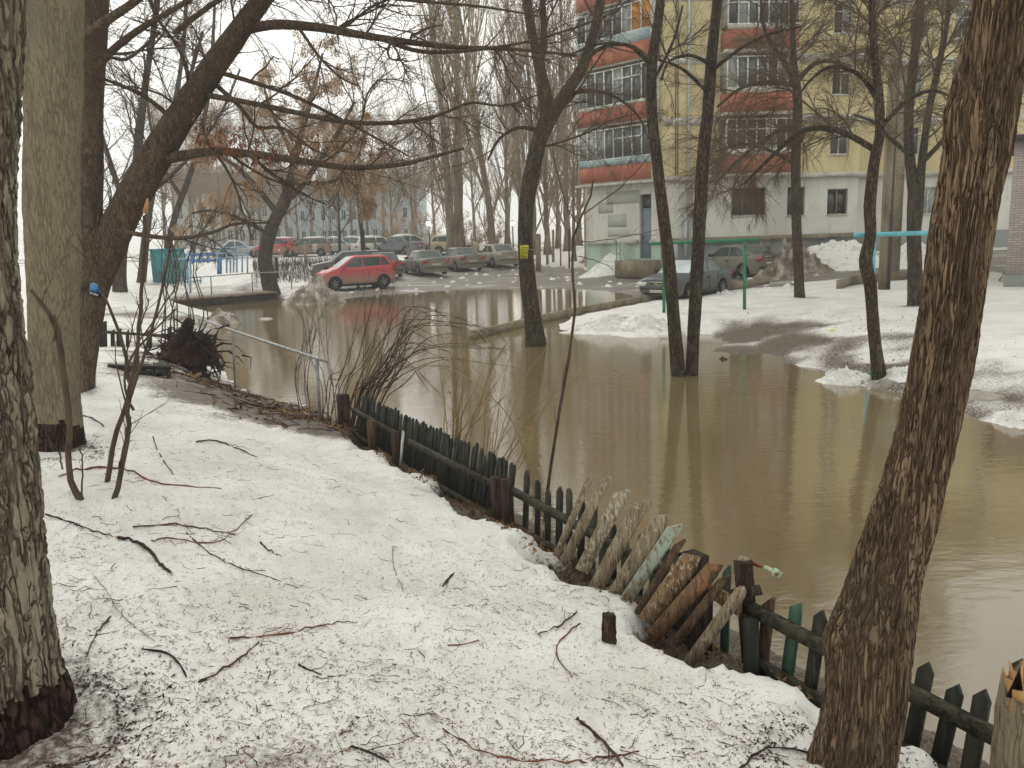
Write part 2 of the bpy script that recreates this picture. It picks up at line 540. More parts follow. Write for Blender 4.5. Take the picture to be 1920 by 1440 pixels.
SNOW = M('snow_ground', (.8, .8, .8))
def snow_mat():
    m, nt, b = newmat('melting_snow')
    b.inputs['Roughness'].default_value = .62
    b.inputs['Specular IOR Level'].default_value = .25
    at = nd(nt, 'ShaderNodeAttribute'); at.attribute_name = 'dirt'
    f1, _ = noise_fac(nt, 1.3, 3, .35, .75)
    c = mixc(nt, f1, (.735, .73, .70), (.565, .55, .505))
    f2, _ = noise_fac(nt, 95, 3, .58, .72)                      # grit
    f2m = nd(nt, 'ShaderNodeMath', operation='MULTIPLY'); f2m.inputs[1].default_value = .55
    nt.links.new(f2, f2m.inputs[0])
    c = mixc(nt, f2m.outputs[0], c, (.20, .18, .14))
    f4, _ = noise_fac(nt, 14, 3, .56, .75)
    f4m = nd(nt, 'ShaderNodeMath', operation='MULTIPLY'); f4m.inputs[1].default_value = .38
    nt.links.new(f4, f4m.inputs[0])
    c = mixc(nt, f4m.outputs[0], c, (.42, .37, .29))
    # earth and rotten leaves
    f3, raw3 = noise_fac(nt, 9, 4, .3, .7)
    e = mixc(nt, f3, (.028, .021, .015), (.115, .086, .058))
    f5, _ = noise_fac(nt, 60, 2, .45, .7)
    e = mixc(nt, f5, e, (.19, .155, .11))
    # ragged boundary
    f6, raw6 = noise_fac(nt, 26, 4, 0, 1)
    ad = nd(nt, 'ShaderNodeMath', operation='ADD'); nt.links.new(at.outputs['Fac'], ad.inputs[0])
    sb = nd(nt, 'ShaderNodeMath', operation='MULTIPLY_ADD'); nt.links.new(raw6, sb.inputs[0]); sb.inputs[1].default_value = 1.1; sb.inputs[2].default_value = -.55
    nt.links.new(sb.outputs[0], ad.inputs[1])
    mr = nd(nt, 'ShaderNodeMapRange'); mr.inputs[1].default_value = .28; mr.inputs[2].default_value = .72
    nt.links.new(ad.outputs[0], mr.inputs[0])
    c = mixc(nt, mr.outputs[0], c, e)
    nt.links.new(c, b.inputs['Base Color'])
    _, rb = noise_fac(nt, 42, 3, rough=.7)
    bp = nd(nt, 'ShaderNodeBump', Strength=.55, Distance=.02)
    nt.links.new(rb, bp.inputs['Height']); nt.links.new(bp.outputs[0], b.inputs['Normal'])
    return m
def road_mat():
    m, nt, b = newmat('wet_road')
    f, raw = noise_fac(nt, .55, 5, .42, .62, (1, 2.2, 1))
    c = mixc(nt, f, (.13, .115, .092), (.24, .222, .19))
    f2, _ = noise_fac(nt, .8, 4, .56, .66, (.35, 1.6, 1))
    c = mixc(nt, f2, c, (.5, .49, .46))
    f3, _ = noise_fac(nt, 7, 3, .5, .8)
    c = mixc(nt, f3, c, (.09, .075, .058))
    nt.links.new(c, b.inputs['Base Color'])
    r = nd(nt, 'ShaderNodeMapRange'); r.inputs[1].default_value = .3; r.inputs[2].default_value = .7; r.inputs[3].default_value = .35; r.inputs[4].default_value = .85
    nt.links.new(raw, r.inputs[0]); nt.links.new(r.outputs[0], b.inputs['Roughness'])
    _, rb = noise_fac(nt, 9, 4, rough=.7)
    bp = nd(nt, 'ShaderNodeBump', Strength=.5, Distance=.04)
    nt.links.new(rb, bp.inputs['Height']); nt.links.new(bp.outputs[0], b.inputs['Normal'])
    return m
M_SNOW, M_ROAD = snow_mat(), road_mat()
bpy.data.materials.remove(SNOW)

fr = ROADM.reshape(-1)[GQ].mean(1) > .5
def sheet(name, sel, mat):
    q = GQ[sel]
    used, inv = np.unique(q, return_inverse=True)
    me = mesh_from(name, GV[used], inv.reshape(-1, 4), True)
    at = me.attributes.new('dirt', 'FLOAT', 'POINT')
    d = np.maximum(DIRT, FARP * .8 * sm(-.3, .3, nz))
    at.data.foreach_set('value', d.reshape(-1)[used].astype(np.float32))
    return struct(link(name, me, mat))
sheet('ground', ~fr, M_SNOW)
sheet('road', fr, M_ROAD)

def water_mat():
    m, nt, b = newmat('muddy_water')
    b.inputs['IOR'].default_value = 2.0
    b.inputs['Roughness'].default_value = .035
    b.inputs['Specular IOR Level'].default_value = .62
    f, _ = noise_fac(nt, .35, 4, .3, .7)
    c = mixc(nt, f, C8(108, 93, 64), C8(120, 106, 78))
    nt.links.new(c, b.inputs['Base Color'])
    n1 = nd(nt, 'ShaderNodeTexNoise', Scale=2.6, Detail=4, Roughness=.6)
    nt.links.new(coords(nt, (1, 2.6, 1)), n1.inputs['Vector'])
    n2 = nd(nt, 'ShaderNodeTexNoise', Scale=9, Detail=3, Roughness=.6)
    nt.links.new(coords(nt, (1, 2.2, 1)), n2.inputs['Vector'])
    # the breeze reaches some of the surface
    f3, _ = noise_fac(nt, .16, 2, .32, .7)
    mu = nd(nt, 'ShaderNodeMath', operation='MULTIPLY'); nt.links.new(n2.outputs['Fac'], mu.inputs[0]); nt.links.new(f3, mu.inputs[1])
    ad = nd(nt, 'ShaderNodeMath', operation='MULTIPLY_ADD'); nt.links.new(mu.outputs[0], ad.inputs[0]); ad.inputs[1].default_value = .35; nt.links.new(n1.outputs['Fac'], ad.inputs[2])
    bp = nd(nt, 'ShaderNodeBump', Strength=.03, Distance=.12)
    nt.links.new(ad.outputs[0], bp.inputs['Height']); nt.links.new(bp.outputs[0], b.inputs['Normal'])
    return m
M_WATER = water_mat()
_wp = np.array([(-14, 1.0), (14, 1.0), (14, 60), (-40, 60), (-40, 12)])
struct(mk('flood_water', np.array([(x, y, 0.0) for x, y in _wp]), [np.array([[0, 1, 2, 3, 4]])], M_WATER))

# ------------------------------------------------------------------ trees
V1 = (1, 1, .22)
M_BARK_GREY = bark_mat('ridged_grey_bark', C8(132, 124, 107), C8(98, 89, 76), C8(154, 146, 128), 30, .12, .06, 1.0, .02, C8(124, 119, 100), warp=2.6)
M_BARK_WET = bark_mat('wet_dark_bark', C8(60, 46, 42), C8(34, 27, 25), C8(84, 66, 58), 26, .24, .10, 1.0, .02)
M_BARK_BROWN = bark_mat('stringy_brown_bark', C8(124, 102, 82), C8(88, 71, 58), C8(148, 125, 101), 46, .075, .10, 1.0, .018, C8(104, 96, 76), warp=4.0)
M_BARK_SMOOTH = bark_mat('smooth_grey_bark', C8(116, 106, 88), C8(100, 91, 75), C8(140, 131, 109), 40, .12, .05, .5, .01, C8(112, 107, 90))
M_BARK_CHERRY = bark_mat('cracked_brown_bark', C8(92, 79, 66), C8(68, 57, 48), C8(118, 103, 86), 34, .2, .06, .8, .015, C8(88, 82, 68), warp=3.0)
M_BARK_DARK = bark_mat('dark_trunk_bark', C8(86, 74, 60), C8(48, 40, 34), C8(114, 100, 82), 30, .25, .10, 1.0, .02, C8(88, 86, 66))
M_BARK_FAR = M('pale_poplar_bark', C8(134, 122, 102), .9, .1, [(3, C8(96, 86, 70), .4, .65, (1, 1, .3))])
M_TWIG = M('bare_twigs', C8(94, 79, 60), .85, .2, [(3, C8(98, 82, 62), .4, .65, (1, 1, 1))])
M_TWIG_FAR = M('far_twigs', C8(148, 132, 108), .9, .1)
M_TWIG_DARK = M('dark_twigs', C8(82, 70, 58), .85, .2)
def leaf_mat(name, c1, c2):
    m = M(name, c1, .9, .05, [(2.5, c2, .4, .65, (1, 1, 1))])
    nt = m.node_tree; b = nt.nodes['Principled BSDF']; out = nt.nodes['Material Output']
    tr = nt.nodes.new('ShaderNodeBsdfTranslucent'); mx = nt.nodes.new('ShaderNodeMixShader'); mx.inputs[0].default_value = .5
    src = b.inputs['Base Color'].links[0].from_socket
    nt.links.new(src, tr.inputs['Color']); nt.links.new(b.outputs[0], mx.inputs[1]); nt.links.new(tr.outputs[0], mx.inputs[2]); nt.links.new(mx.outputs[0], out.inputs['Surface'])
    return m
M_KEYS = leaf_mat('dry_winged_seeds', C8(190, 160, 124), C8(160, 130, 100))
M_REDLEAF = leaf_mat('dry_red_leaves', C8(156, 108, 84), C8(128, 84, 66))
M_STEM = M('young_stems', C8(86, 72, 57), .8, .25, [(14, C8(62, 51, 42), .4, .65, (1, 1, .4))])
M_STEM_PALE = M('pale_stems', C8(150, 128, 88), .8, .25, [(4, C8(112, 92, 62), .4, .65, (1, 1, .4))])
M_WOODCUT = M('raw_wood', C8(192, 154, 108), .85, .15, [(12, C8(156, 114, 74), .4, .7, (1, 1, .2))])

def spline(A, m):
    A = np.asarray(A, float); n = len(A)
    t = np.linspace(0, n - 1, m)
    i = np.minimum(t.astype(int), n - 2); f = (t - i)[:, None]
    p0, p1, p2, p3 = A[np.maximum(i - 1, 0)], A[i], A[i + 1], A[np.minimum(i + 2, n - 1)]
    return .5 * (2 * p1 + (p2 - p0) * f + (2 * p0 - 5 * p1 + 4 * p2 - p3) * f ** 2 + (3 * p1 - p0 - 3 * p2 + p3) * f ** 3)

def limb(pts, d, m=24):
    """pts: (column, row, half width in pixels) at distance d (one value, or first and last)"""
    d0, d1 = (d if isinstance(d, (tuple, list)) else (d, d))
    S = spline(pts, m)
    dd = np.linspace(d0, d1, m)
    P = np.array([D(s[0], s[1], e) for s, e in zip(S, dd)])
    R = np.array([max(s[2], .25) * pxm(p) for s, p in zip(S, P)])
    return P, R

def resamp(P, R, K):
    L = np.concatenate([[0], np.cumsum(np.linalg.norm(np.diff(P, axis=0), axis=1))])
    t = np.linspace(0, L[-1], K)
    return np.stack([np.interp(t, L, P[:, k]) for k in range(3)], 1), np.interp(t, L, R)

def grow(rng, P, R, n, t=(.3, 1.), ang=(.5, 1.1), ln=(.4, .7), K=5, rr=.55, up=.06, droop=0., wig=.16, absl=None, rmin=.0016, taper=.4, slim=.016):
    B, K0, _ = P.shape
    idx = np.repeat(np.arange(B), n); m = len(idx)
    tt = rng.uniform(t[0], t[1], m) * (K0 - 1)
    i = np.minimum(tt.astype(int), K0 - 2); f = (tt - i)[:, None]
    a, b = P[idx, i], P[idx, i + 1]
    pos = a * (1 - f) + b * f; tan = nrm(b - a)
    r0 = R[idx, i] * (1 - f[:, 0]) + R[idx, i + 1] * f[:, 0]
    plen = np.linalg.norm(np.diff(P, axis=1), axis=2).sum(1)
    if absl is None:
        L = plen[idx] * rng.uniform(ln[0], ln[1], m) * (1.2 - .6 * tt / (K0 - 1))
    else:
        L = rng.uniform(absl[0], absl[1], m)
    perp = nrm(np.cross(tan, rng.normal(size=(m, 3))))
    an = rng.uniform(ang[0], ang[1], m)[:, None]
    d = tan * np.cos(an) + perp * np.sin(an)
    pts = [pos]
    for k in range(1, K):
        d = d + rng.normal(0, wig, (m, 3))
        d[:, 2] += up - droop * (k / (K - 1)) ** 1.5
        d = nrm(d)
        pos = pos + d * (L / (K - 1))[:, None]
        pts.append(pos)
    rad = np.maximum(np.minimum(r0 * rr, L * slim), rmin)
    return np.stack(pts, 1), np.maximum(rad[:, None] * np.linspace(1, taper, K)[None], rmin * .8)

class Wood:
    """collects the branch tubes of one tree"""
    def __init__(self): self.mb = MB(); self.ends = None
    def put(self, P, R, S):
        V, Q = tube_geo(P, R, S); self.mb.add(V, Q)

def stack(limbs, K):
    A = [resamp(P, R, K) for P, R in limbs]
    return np.stack([a[0] for a in A]), np.stack([a[1] for a in A])

def crown(rng, limbs, levels, sides=(6, 4, 3, 3, 3), K0=14):
    w = Wood()
    P, R = stack(limbs, K0)
    ll = np.array([np.linalg.norm(np.diff(p, axis=0), axis=1).sum() for p, _ in limbs])
    for lv, spec in enumerate(levels):
        if lv == 0:                      # long boughs carry more branches than short ones
            spec = dict(spec); spec['n'] = np.maximum(2, np.round(spec['n'] * len(limbs) * ll / ll.sum())).astype(int)
        P, R = grow(rng, P, R, **spec)
        w.put(P, R, sides[min(lv, len(sides) - 1)])
    w.ends = P
    return w

def keys(rng, ends, n, size, hang=.16):
    """small hanging winged seeds or leaves along the twig ends"""
    B, K, _ = ends.shape
    b = rng.integers(0, B, n); k = rng.integers(1, K, n)
    c = ends[b, k] + rng.normal(0, hang * .5, (n, 3)) + np.array((0, 0, -hang * .5))
    a = rng.uniform(0, 2 * math.pi, n)
    u = np.stack([np.cos(a), np.sin(a), rng.normal(0, .35, n)], 1)
    dn = nrm(np.stack([rng.normal(0, .35, n), rng.normal(0, .35, n), -np.ones(n)], 1))
    s = rng.uniform(.6, 1.3, n)[:, None] * size
    V = np.stack([c, c + dn * s * .5 + u * s * .28, c + dn * s, c + dn * s * .5 - u * s * .28], 1).reshape(-1, 3)
    return V, np.arange(4 * n).reshape(-1, 4)

def round_limb(P, R, S, seed, lump=.06):
    V, Q = tube_geo(P[None], R[None], S)
    K = len(P)
    c = np.repeat(P, S, 0)
    n = V - c
    f = 1 + lump * fbm(V[:, 0] * 5, V[:, 1] * 5, V[:, 2] * 1.6, 3, seed) * 2 + lump * .5 * fbm(V[:, 0] * 22, V[:, 1] * 22, V[:, 2] * 5, 2, seed + 3) * 2
    V = c + n * f[:, None]
    return V, [Q, np.array([[i for i in range(S)][::-1]]), np.array([[(K - 1) * S + i for i in range(S)]])]

def bark_limb(P, R, nth, nz, seed, amp, kt, kz, plates=0.0):
    """trunk with real furrows"""
    S = np.concatenate([P, R[:, None]], 1)
    L = np.concatenate([[0], np.cumsum(np.linalg.norm(np.diff(P, axis=0), axis=1))])
    t = np.linspace(0, L[-1], nz)
    P2 = np.stack([np.interp(t, L, P[:, k]) for k in range(3)], 1); R2 = np.interp(t, L, R)
    V, Q = tube_geo(P2[None], R2[None], nth)
    c = np.repeat(P2, nth, 0); n = nrm(V - c)
    x, y, z = n[:, 0] * R.mean() * kt, n[:, 1] * R.mean() * kt, V[:, 2] * kz
    wx = fbm(V[:, 0] * 9, V[:, 1] * 9, V[:, 2] * 5, 2, seed + 1) * 1.1
    f1 = np.abs(vnoise(x + wx, y + wx, z, seed)); f2 = np.abs(vnoise(x * 1.9 - wx, y * 1.9 + wx, z * 1.7, seed + 5))
    fur = np.exp(-(f1 / .13) ** 2) + .6 * np.exp(-(f2 / .13) ** 2)
    brk = plates * np.exp(-(np.abs(vnoise(x * .8, y * .8, z * 5, seed + 8)) / .1) ** 2)
    big = fbm(V[:, 0] * 4, V[:, 1] * 4, V[:, 2] * 1.5, 2, seed + 11) * .03
    d = -amp * np.clip(fur + brk * .6, 0, 1.25) + amp * .5 * fbm(x * 5, y * 5, z * 9, 3, seed + 7) + big
    V = V + n * d[:, None]
    return V, [Q, np.array([[(nz - 1) * nth + i for i in range(nth)]])]

def make_tree(name, label, limbs, bark, levels, seed, twig=None, S=12, sides=(6, 4, 3, 3, 3), group=None, keyspec=None, extra=None, lump=.06, grow_limbs=None, cat='tree'):
    rng = np.random.default_rng(seed)
    base = limbs[0][0][0]
    t = thing(name, label, cat, base, 0, group)
    V, Fs, n = [], [], 0
    for k, (P, R) in enumerate(limbs):
        v, f = round_limb(P, R, S if k == 0 else max(6, S - 4), seed + k, lump)
        Fs += [q + n for q in f]; V.append(v); n += len(v)
    mk('trunk', np.concatenate(V), Fs, bark, t, True)
    if levels:
        w = crown(rng, grow_limbs if grow_limbs is not None else limbs, levels, sides)
        w.mb.build('crown', twig or M_TWIG, t, False)
        if keyspec:
            km, kn, ks = keyspec
            v, q = keys(rng, w.ends, kn, ks)
            mk('seed_clusters' if km is M_KEYS else 'dry_leaves', v, [q], km, t)['kind'] = 'stuff'
    return t

MID = lambda n1, l1, dr=0., up=.05, t0=.35, q=1.0: [
    dict(n=n1, t=(t0, 1.), ang=(.5, 1.2), absl=l1, K=8, rr=.45, up=up + .04, droop=dr * .4, wig=.13, slim=.014),
    dict(n=int(7 * q), t=(.12, 1.), ang=(.4, 1.0), ln=(.3, .6), K=6, rr=.6, up=up, droop=dr * .8, wig=.16),
    dict(n=int(7 * q), t=(.1, 1.), ang=(.4, 1.0), ln=(.3, .65), K=5, rr=.7, up=up * .6, droop=dr, wig=.16),
    dict(n=4, t=(.15, 1.), ang=(.4, 1.0), ln=(.3, .7), K=3, rr=.8, up=0, droop=dr, wig=.12, rmin=.002)]

# --- the thick grey tree at the left edge
b = GT(60, 1345); d = b[1]
P, R = limb([(6, 1385, 138), (2, 1340, 128), (-12, 1250, 116), (-30, 1050, 106), (-48, 800, 102), (-66, 560, 99), (-74, 330, 96), (-70, 150, 98), (-62, 0, 100), (-66, -500, 96), (-70, -1200, 92)], d, 60)
t = thing('tree', 'thick deeply furrowed grey trunk cut by the left edge of the picture', 'tree', b, 0)
sp = np.argmax(P[:, 2] > b[2] + .2)
V, Fs = bark_limb(P, R, 200, 265, 11, .019, 32, 4.2, .9)
o = mk('trunk', V, Fs, M_BARK_GREY, t, True)
# the wet foot of the trunk
o.data.materials.append(M_BARK_WET)
fz = V[:, 2][Fs[0]].mean(1); fa = V[:, 0][Fs[0]].mean(1)
wet = fz < b[2] + .16 + .05 * vnoise(fa * 22, V[:, 1][Fs[0]].mean(1) * 22, 0, 4)
mi = np.zeros(len(o.data.polygons), np.int32); mi[:len(wet)][wet] = 1
o.data.polygons.foreach_set('material_index', mi)
rng = np.random.default_rng(5)
LB = [limb([(-30, -400, 40), (120, -500, 26), (330, -620, 14), (520, -660, 7)], (d, d + .8), 12), limb([(-40, -700, 40), (-150, -900, 26), (-300, -1100, 10)], (d, d - .3), 12)]
w = crown(rng, LB, MID(6, (.6, 1.4), 0, .05, .3), K0=10)
for PP, RR in LB:
    v, q = tube_geo(PP[None], RR[None], 8); w.mb.add(v, q)
w.mb.build('crown', M_TWIG, t)

# --- second tree
b = GT(105, 834); d2 = b[1]
P, R = limb([(108, 850, 58), (106, 815, 48), (103, 700, 43), (100, 560, 45), (98, 400, 49), (99, 250, 49), (100, 100, 52), (100, 0, 53), (101, -300, 50), (104, -900, 40), (106, -1500, 26)], d2, 60)
t = thing('tree', 'straight smooth grey trunk second from the left, dark at its foot', 'tree', b, 0)
V, Fs = bark_limb(P, R, 100, 260, 21, .009, 26, 3.2, .3)
o = mk('trunk', V, Fs, M_BARK_SMOOTH, t, True)
o.data.materials.append(M_BARK_WET)
fz = V[:, 2][Fs[0]].mean(1)
wet = fz < b[2] + .2 + .07 * vnoise(V[:, 0][Fs[0]].mean(1) * 12, V[:, 1][Fs[0]].mean(1) * 12, 0, 4)
mi = np.zeros(len(o.data.polygons), np.int32); mi[:len(wet)][wet] = 1
o.data.polygons.foreach_set('material_index', mi)
LB = [(P[44:], R[44:])]
crown(np.random.default_rng(6), LB, MID(14, (1.0, 2.4), .1, .05, .1), K0=10).mb.build('crown', M_TWIG, t)

# --- leaning tree with the long boughs
b = GT(152, 728); d3 = b[1]
L0 = limb([(150, 740, 27), (155, 700, 22), (163, 640, 22), (172, 560, 26), (185, 500, 32), (230, 405, 31), (300, 280, 29), (370, 170, 24), (440, 70, 21), (490, 0, 18), (560, -110, 15), (640, -260, 11), (700, -420, 6)], (d3, d3 + .6), 60)
L1 = limb([(176, 540, 24), (172, 460, 20), (172, 330, 21), (172, 200, 21), (176, 60, 24), (180, -60, 24), (190, -300, 18), (200, -700, 9)], (d3, d3 + 1.0), 36)
BA = limb([(468, 54, 9), (520, 46, 9), (600, 52, 8), (680, 66, 7), (760, 78, 6), (850, 88, 4.5), (960, 92, 3.2), (1080, 104, 2)], (d3 + .5, d3 - 1.4), 26)
BA2 = limb([(715, 72, 5), (780, 95, 4), (850, 97, 3.4), (960, 84, 2.6), (1060, 58, 2), (1160, 20, 1.4)], (d3 - .5, d3 - 1.6), 18)
BB = limb([(318, 296, 10), (400, 284, 8), (480, 290, 7.5), (560, 301, 6.5), (650, 314, 5.4), (740, 310, 4.2), (800, 297, 3.4), (870, 278, 2.2)], (d3 + .2, d3 - 1.8), 24)
BC = limb([(385, 178, 6), (480, 195, 5), (560, 212, 5), (640, 228, 4.5), (720, 231, 4), (800, 222, 3.4), (850, 205, 2.8), (885, 192, 2.4), (950, 198, 2), (1020, 172, 1.3)], (d3 + .3, d3 - 1.6), 24)
BD = limb([(412, 136, 4.5), (480, 156, 4), (560, 184, 3.4), (640, 224, 2.8), (700, 256, 2.2), (765, 292, 1.4)], (d3 + .4, d3 - .6), 16)
BE = limb([(400, 155, 4.5), (450, 200, 4), (482, 238, 3.4), (530, 240, 3), (580, 276, 2.2), (625, 297, 1.4)], (d3 + .4, d3 - .3), 16)
BF = limb([(563, 56, 3), (600, 108, 2.6), (640, 146, 2), (672, 160, 1.5)], (d3, d3 - .6), 12)
BG = limb([(215, 430, 5), (275, 442, 4.2), (340, 447, 3.8), (400, 435, 3), (440, 420, 2.4), (505, 418, 1.6)], (d3, d3 - .8), 14)
BH = limb([(165, 150, 8), (205, 100, 7), (262, 55, 6), (330, 15, 5), (420, -40, 4)], (d3 + .2, d3 + .3), 14)
BI = limb([(140, 82, 9), (190, 45, 8.5), (250, 5, 7.5), (330, -60, 6), (420, -110, 4)], (d3 - 1.5, d3 - 1.8), 14)
BJ = limb([(300, 60, 3), (240, 110, 3), (200, 106, 2.6), (150, 108, 2.2)], (d3, d3 - .5), 12)
BK = limb([(355, 190, 5), (352, 140, 4), (335, 90, 3.4), (300, 42, 3), (280, 0, 2.4), (270, -60, 2)], (d3 + .3, d3 + .4), 14)
BL = limb([(330, 230, 5), (270, 180, 4), (200, 150, 3), (140, 130, 2)], (d3 + .3, d3 - .2), 12)
BM = limb([(330, 60, 5), (450, -20, 5), (600, -20, 4), (760, 0, 3), (900, 12, 2.4), (1010, 30, 1.6)], (d3 + .6, d3 - 1), 18)
limbs3 = [L0, L1, BA, BA2, BB, BC, BD, BE, BF, BG, BH, BI, BJ, BK, BL, BM]
lv3 = [dict(n=10, t=(.15, 1.), ang=(.4, 1.1), absl=(.35, 1.3), K=7, rr=.5, up=.03, droop=.08, wig=.17),
       dict(n=8, t=(.1, 1.), ang=(.4, 1.0), ln=(.3, .65), K=5, rr=.65, up=.02, droop=.06, wig=.18),
       dict(n=5, t=(.1, 1.), ang=(.4, 1.0), ln=(.35, .7), K=4, rr=.8, up=0, droop=.04, wig=.16, rmin=.0018)]
t3 = make_tree('tree', 'leaning trunk whose long boughs reach right across the top left', limbs3, M_BARK_CHERRY, lv3, 33, M_TWIG_DARK, S=18,
               keyspec=(M_REDLEAF, 10, .05), lump=.05)
rng = np.random.default_rng(18)
PX, RX = stack([L0, L1, BM, BH, BI, BK, BL, BA, BC, BB], 14)
p1, r1 = grow(rng, PX, RX, n=16, t=(.35, 1.), ang=(.6, 1.3), absl=(.5, 1.6), K=6, rr=.2, up=.04, droop=.05, wig=.14, slim=.006)
p2, r2 = grow(rng, p1, r1, n=7, t=(.1, 1.), ang=(.4, 1.), ln=(.3, .6), K=4, rr=.7, wig=.14)
p3, r3 = grow(rng, p2, r2, n=4, t=(.1, 1.), ang=(.4, 1.), ln=(.35, .7), K=3, rr=.8, wig=.12)
fm = MB()
for a_, c_ in ((p1, r1), (p2, r2), (p3, r3)):
    v, q = tube_geo(a_, c_, 3); fm.add(v, q)
fm.build('fine_twigs', M_TWIG, t3)['kind'] = 'stuff'
# dry red leaves caught in the middle of the tree
rng = np.random.default_rng(8)
Pr, Rr = limb([(365, 232, 3), (400, 240, 3), (450, 255, 2), (520, 262, 2), (580, 262, 1)], (d3, d3 - .6), 16)
ptw, rtw = grow(rng, Pr[None], Rr[None], n=60, t=(0, 1), ang=(.8, 1.5), absl=(.15, .4), K=4, up=-.1, droop=.3)
v, q = tube_geo(ptw, rtw, 3); mk('twig_spray', v, [q], M_TWIG_DARK, t3)
v, q = keys(rng, ptw, 420, .06); mk('dry_leaves', v, [q], M_REDLEAF, t3)['kind'] = 'stuff'

# --- tree in the water with the notice on it
b5 = G(1005, 648, 0); d5 = b5[1]
S0 = limb([(1006, 662, 21), (1005, 640, 19), (998, 590, 16), (987, 500, 15), (985, 410, 14), (998, 320, 15), (1013, 258, 15), (1032, 214, 17)], d5, 44)
S1 = limb([(1028, 222, 14), (1018, 155, 12), (1006, 100, 10), (995, 50, 9), (988, 0, 8), (978, -90, 7), (965, -260, 4)], (d5, d5 + .6), 24)
S2 = limb([(1032, 220, 13), (1060, 176, 11.5), (1090, 130, 10.5), (1112, 66, 9), (1126, 0, 8.5), (1134, -90, 7), (1140, -260, 4)], (d5, d5 - .6), 24)
S3 = limb([(1010, 128, 7), (1020, 72, 6.5), (1017, 0, 6), (1010, -120, 4)], (d5 + .3, d5 + .8), 14)
S4 = limb([(1066, 178, 5), (1100, 170, 4), (1150, 180, 3), (1195, 215, 2), (1215, 260, 1.4)], (d5, d5 - .8), 14)
S5 = limb([(1008, 244, 4), (970, 240, 3.4), (935, 262, 2.8), (915, 300, 2)], (d5, d5 - .6), 14)
S6 = limb([(1095, 112, 4), (1140, 85, 3.5), (1190, 88, 2.6), (1225, 118, 2)], (d5, d5 - .4), 14)
make_tree('tree', 'forked dark trunk standing in the water with a yellow notice tied on', [S0, S1, S2, S3, S4, S5, S6], M_BARK_DARK,
          MID(6, (.8, 2.4), .22, .05, .25), 51, M_TWIG_DARK, S=18, grow_limbs=[(S0[0][30:], S0[1][30:] * .6), S1, S2, S3, S4, S5, S6])

# --- twin trunks in the water
b6 = G(1272, 704, 0); d6 = b6[1]
A0 = limb([(1270, 722, 15), (1271, 700, 14), (1265, 620, 12.5), (1255, 500, 12), (1243, 400, 11), (1232, 300, 10.5), (1222, 215, 10.5), (1222, 130, 10), (1232, 50, 9), (1238, 0, 8.5), (1244, -120, 7), (1250, -330, 4)], d6, 50)
A1 = limb([(1298, 722, 12), (1297, 700, 12), (1302, 600, 12), (1310, 450, 12.5), (1318, 300, 12), (1328, 200, 11), (1335, 100, 10.5), (1345, 0, 9), (1352, -120, 7), (1360, -330, 4)], (d6, d6 + .2), 50)
A2 = limb([(1220, 122, 4), (1180, 86, 3.2), (1125, 82, 2.6), (1075, 100, 2)], (d6, d6 - .8), 14)
A3 = limb([(1334, 122, 4), (1295, 104, 3.2), (1255, 115, 2.6), (1240, 150, 2)], (d6, d6 - .6), 14)
A4 = limb([(1226, 150, 3), (1262, 78, 2.5), (1280, 10, 2)], (d6, d6 - .3), 10)
A5 = limb([(1325, 172, 3.5), (1280, 130, 2.8), (1235, 112, 2)], (d6, d6 + .4), 10)
A6 = limb([(1338, 130, 4), (1390, 90, 3), (1440, 65, 2.4), (1500, 50, 1.8)], (d6, d6 - .6), 12)
make_tree('tree', 'pair of slim trunks rising from one foot in the brown water', [A0, A1, A2, A3, A4, A5, A6], M_BARK_DARK,
          MID(5, (.6, 1.8), .2, .04, .35), 61, M_TWIG_DARK, S=16, grow_limbs=[(A0[0][28:], A0[1][28:] * .5), (A1[0][28:], A1[1][28:] * .5), A2, A3, A4, A5, A6])

# --- trees on the right lawn
DROOP = lambda n1, l1, q=1.0: [
    dict(n=int(n1 * 1.25), t=(.1, 1.), ang=(.5, 1.3), absl=l1, K=8, rr=.45, up=.10, droop=.34, wig=.10, slim=.012),
    dict(n=int(11 * q), t=(.1, 1.), ang=(.3, .8), ln=(.3, .65), K=5, rr=.6, up=.0, droop=.26, wig=.12, rmin=.003),
    dict(n=int(11 * q), t=(.05, 1.), ang=(.3, .8), ln=(.4, .9), K=4, rr=.7, up=0, droop=.26, wig=.12, rmin=.003)]
b7 = GT(1500, 556); d7 = b7[1]
C0 = limb([(1500, 566, 11), (1499, 540, 9.5), (1496, 480, 9), (1493, 400, 9), (1492, 300, 9), (1495, 225, 9), (1494, 165, 8), (1488, 110, 6), (1485, 0, 5), (1483, -150, 3)], d7, 40)
C1 = limb([(1494, 165, 6), (1475, 122, 5.5), (1450, 88, 4.5), (1430, 40, 3.5), (1425, -60, 2.5)], (d7, d7 - .6), 16)
C2 = limb([(1497, 150, 5), (1530, 118, 4), (1570, 118, 3), (1610, 140, 2)], (d7, d7 - .5), 14)
C3 = limb([(1494, 236, 5), (1462, 244, 4.4), (1425, 268, 3.8), (1385, 300, 3), (1340, 345, 2)], (d7, d7 - 1), 16)
C4 = limb([(1493, 160, 5), (1440, 155, 4), (1390, 165, 3.2), (1345, 200, 2)], (d7, d7 - 1), 16)
C5 = limb([(1492, 310, 4), (1450, 285, 3.4), (1395, 270, 2.8), (1340, 285, 2)], (d7, d7 + .6), 14)
make_tree('tree', 'upright tree on the snow left of the power pole with hanging twigs', [C0, C1, C2, C3, C4, C5], M_BARK_DARK,
          DROOP(9, (1.2, 2.8)), 71, M_TWIG, S=14, grow_limbs=[(C0[0][22:], C0[1][22:] * .6), C1, C2, C3, C4, C5])
b8 = GT(1650, 708); d8 = b8[1]
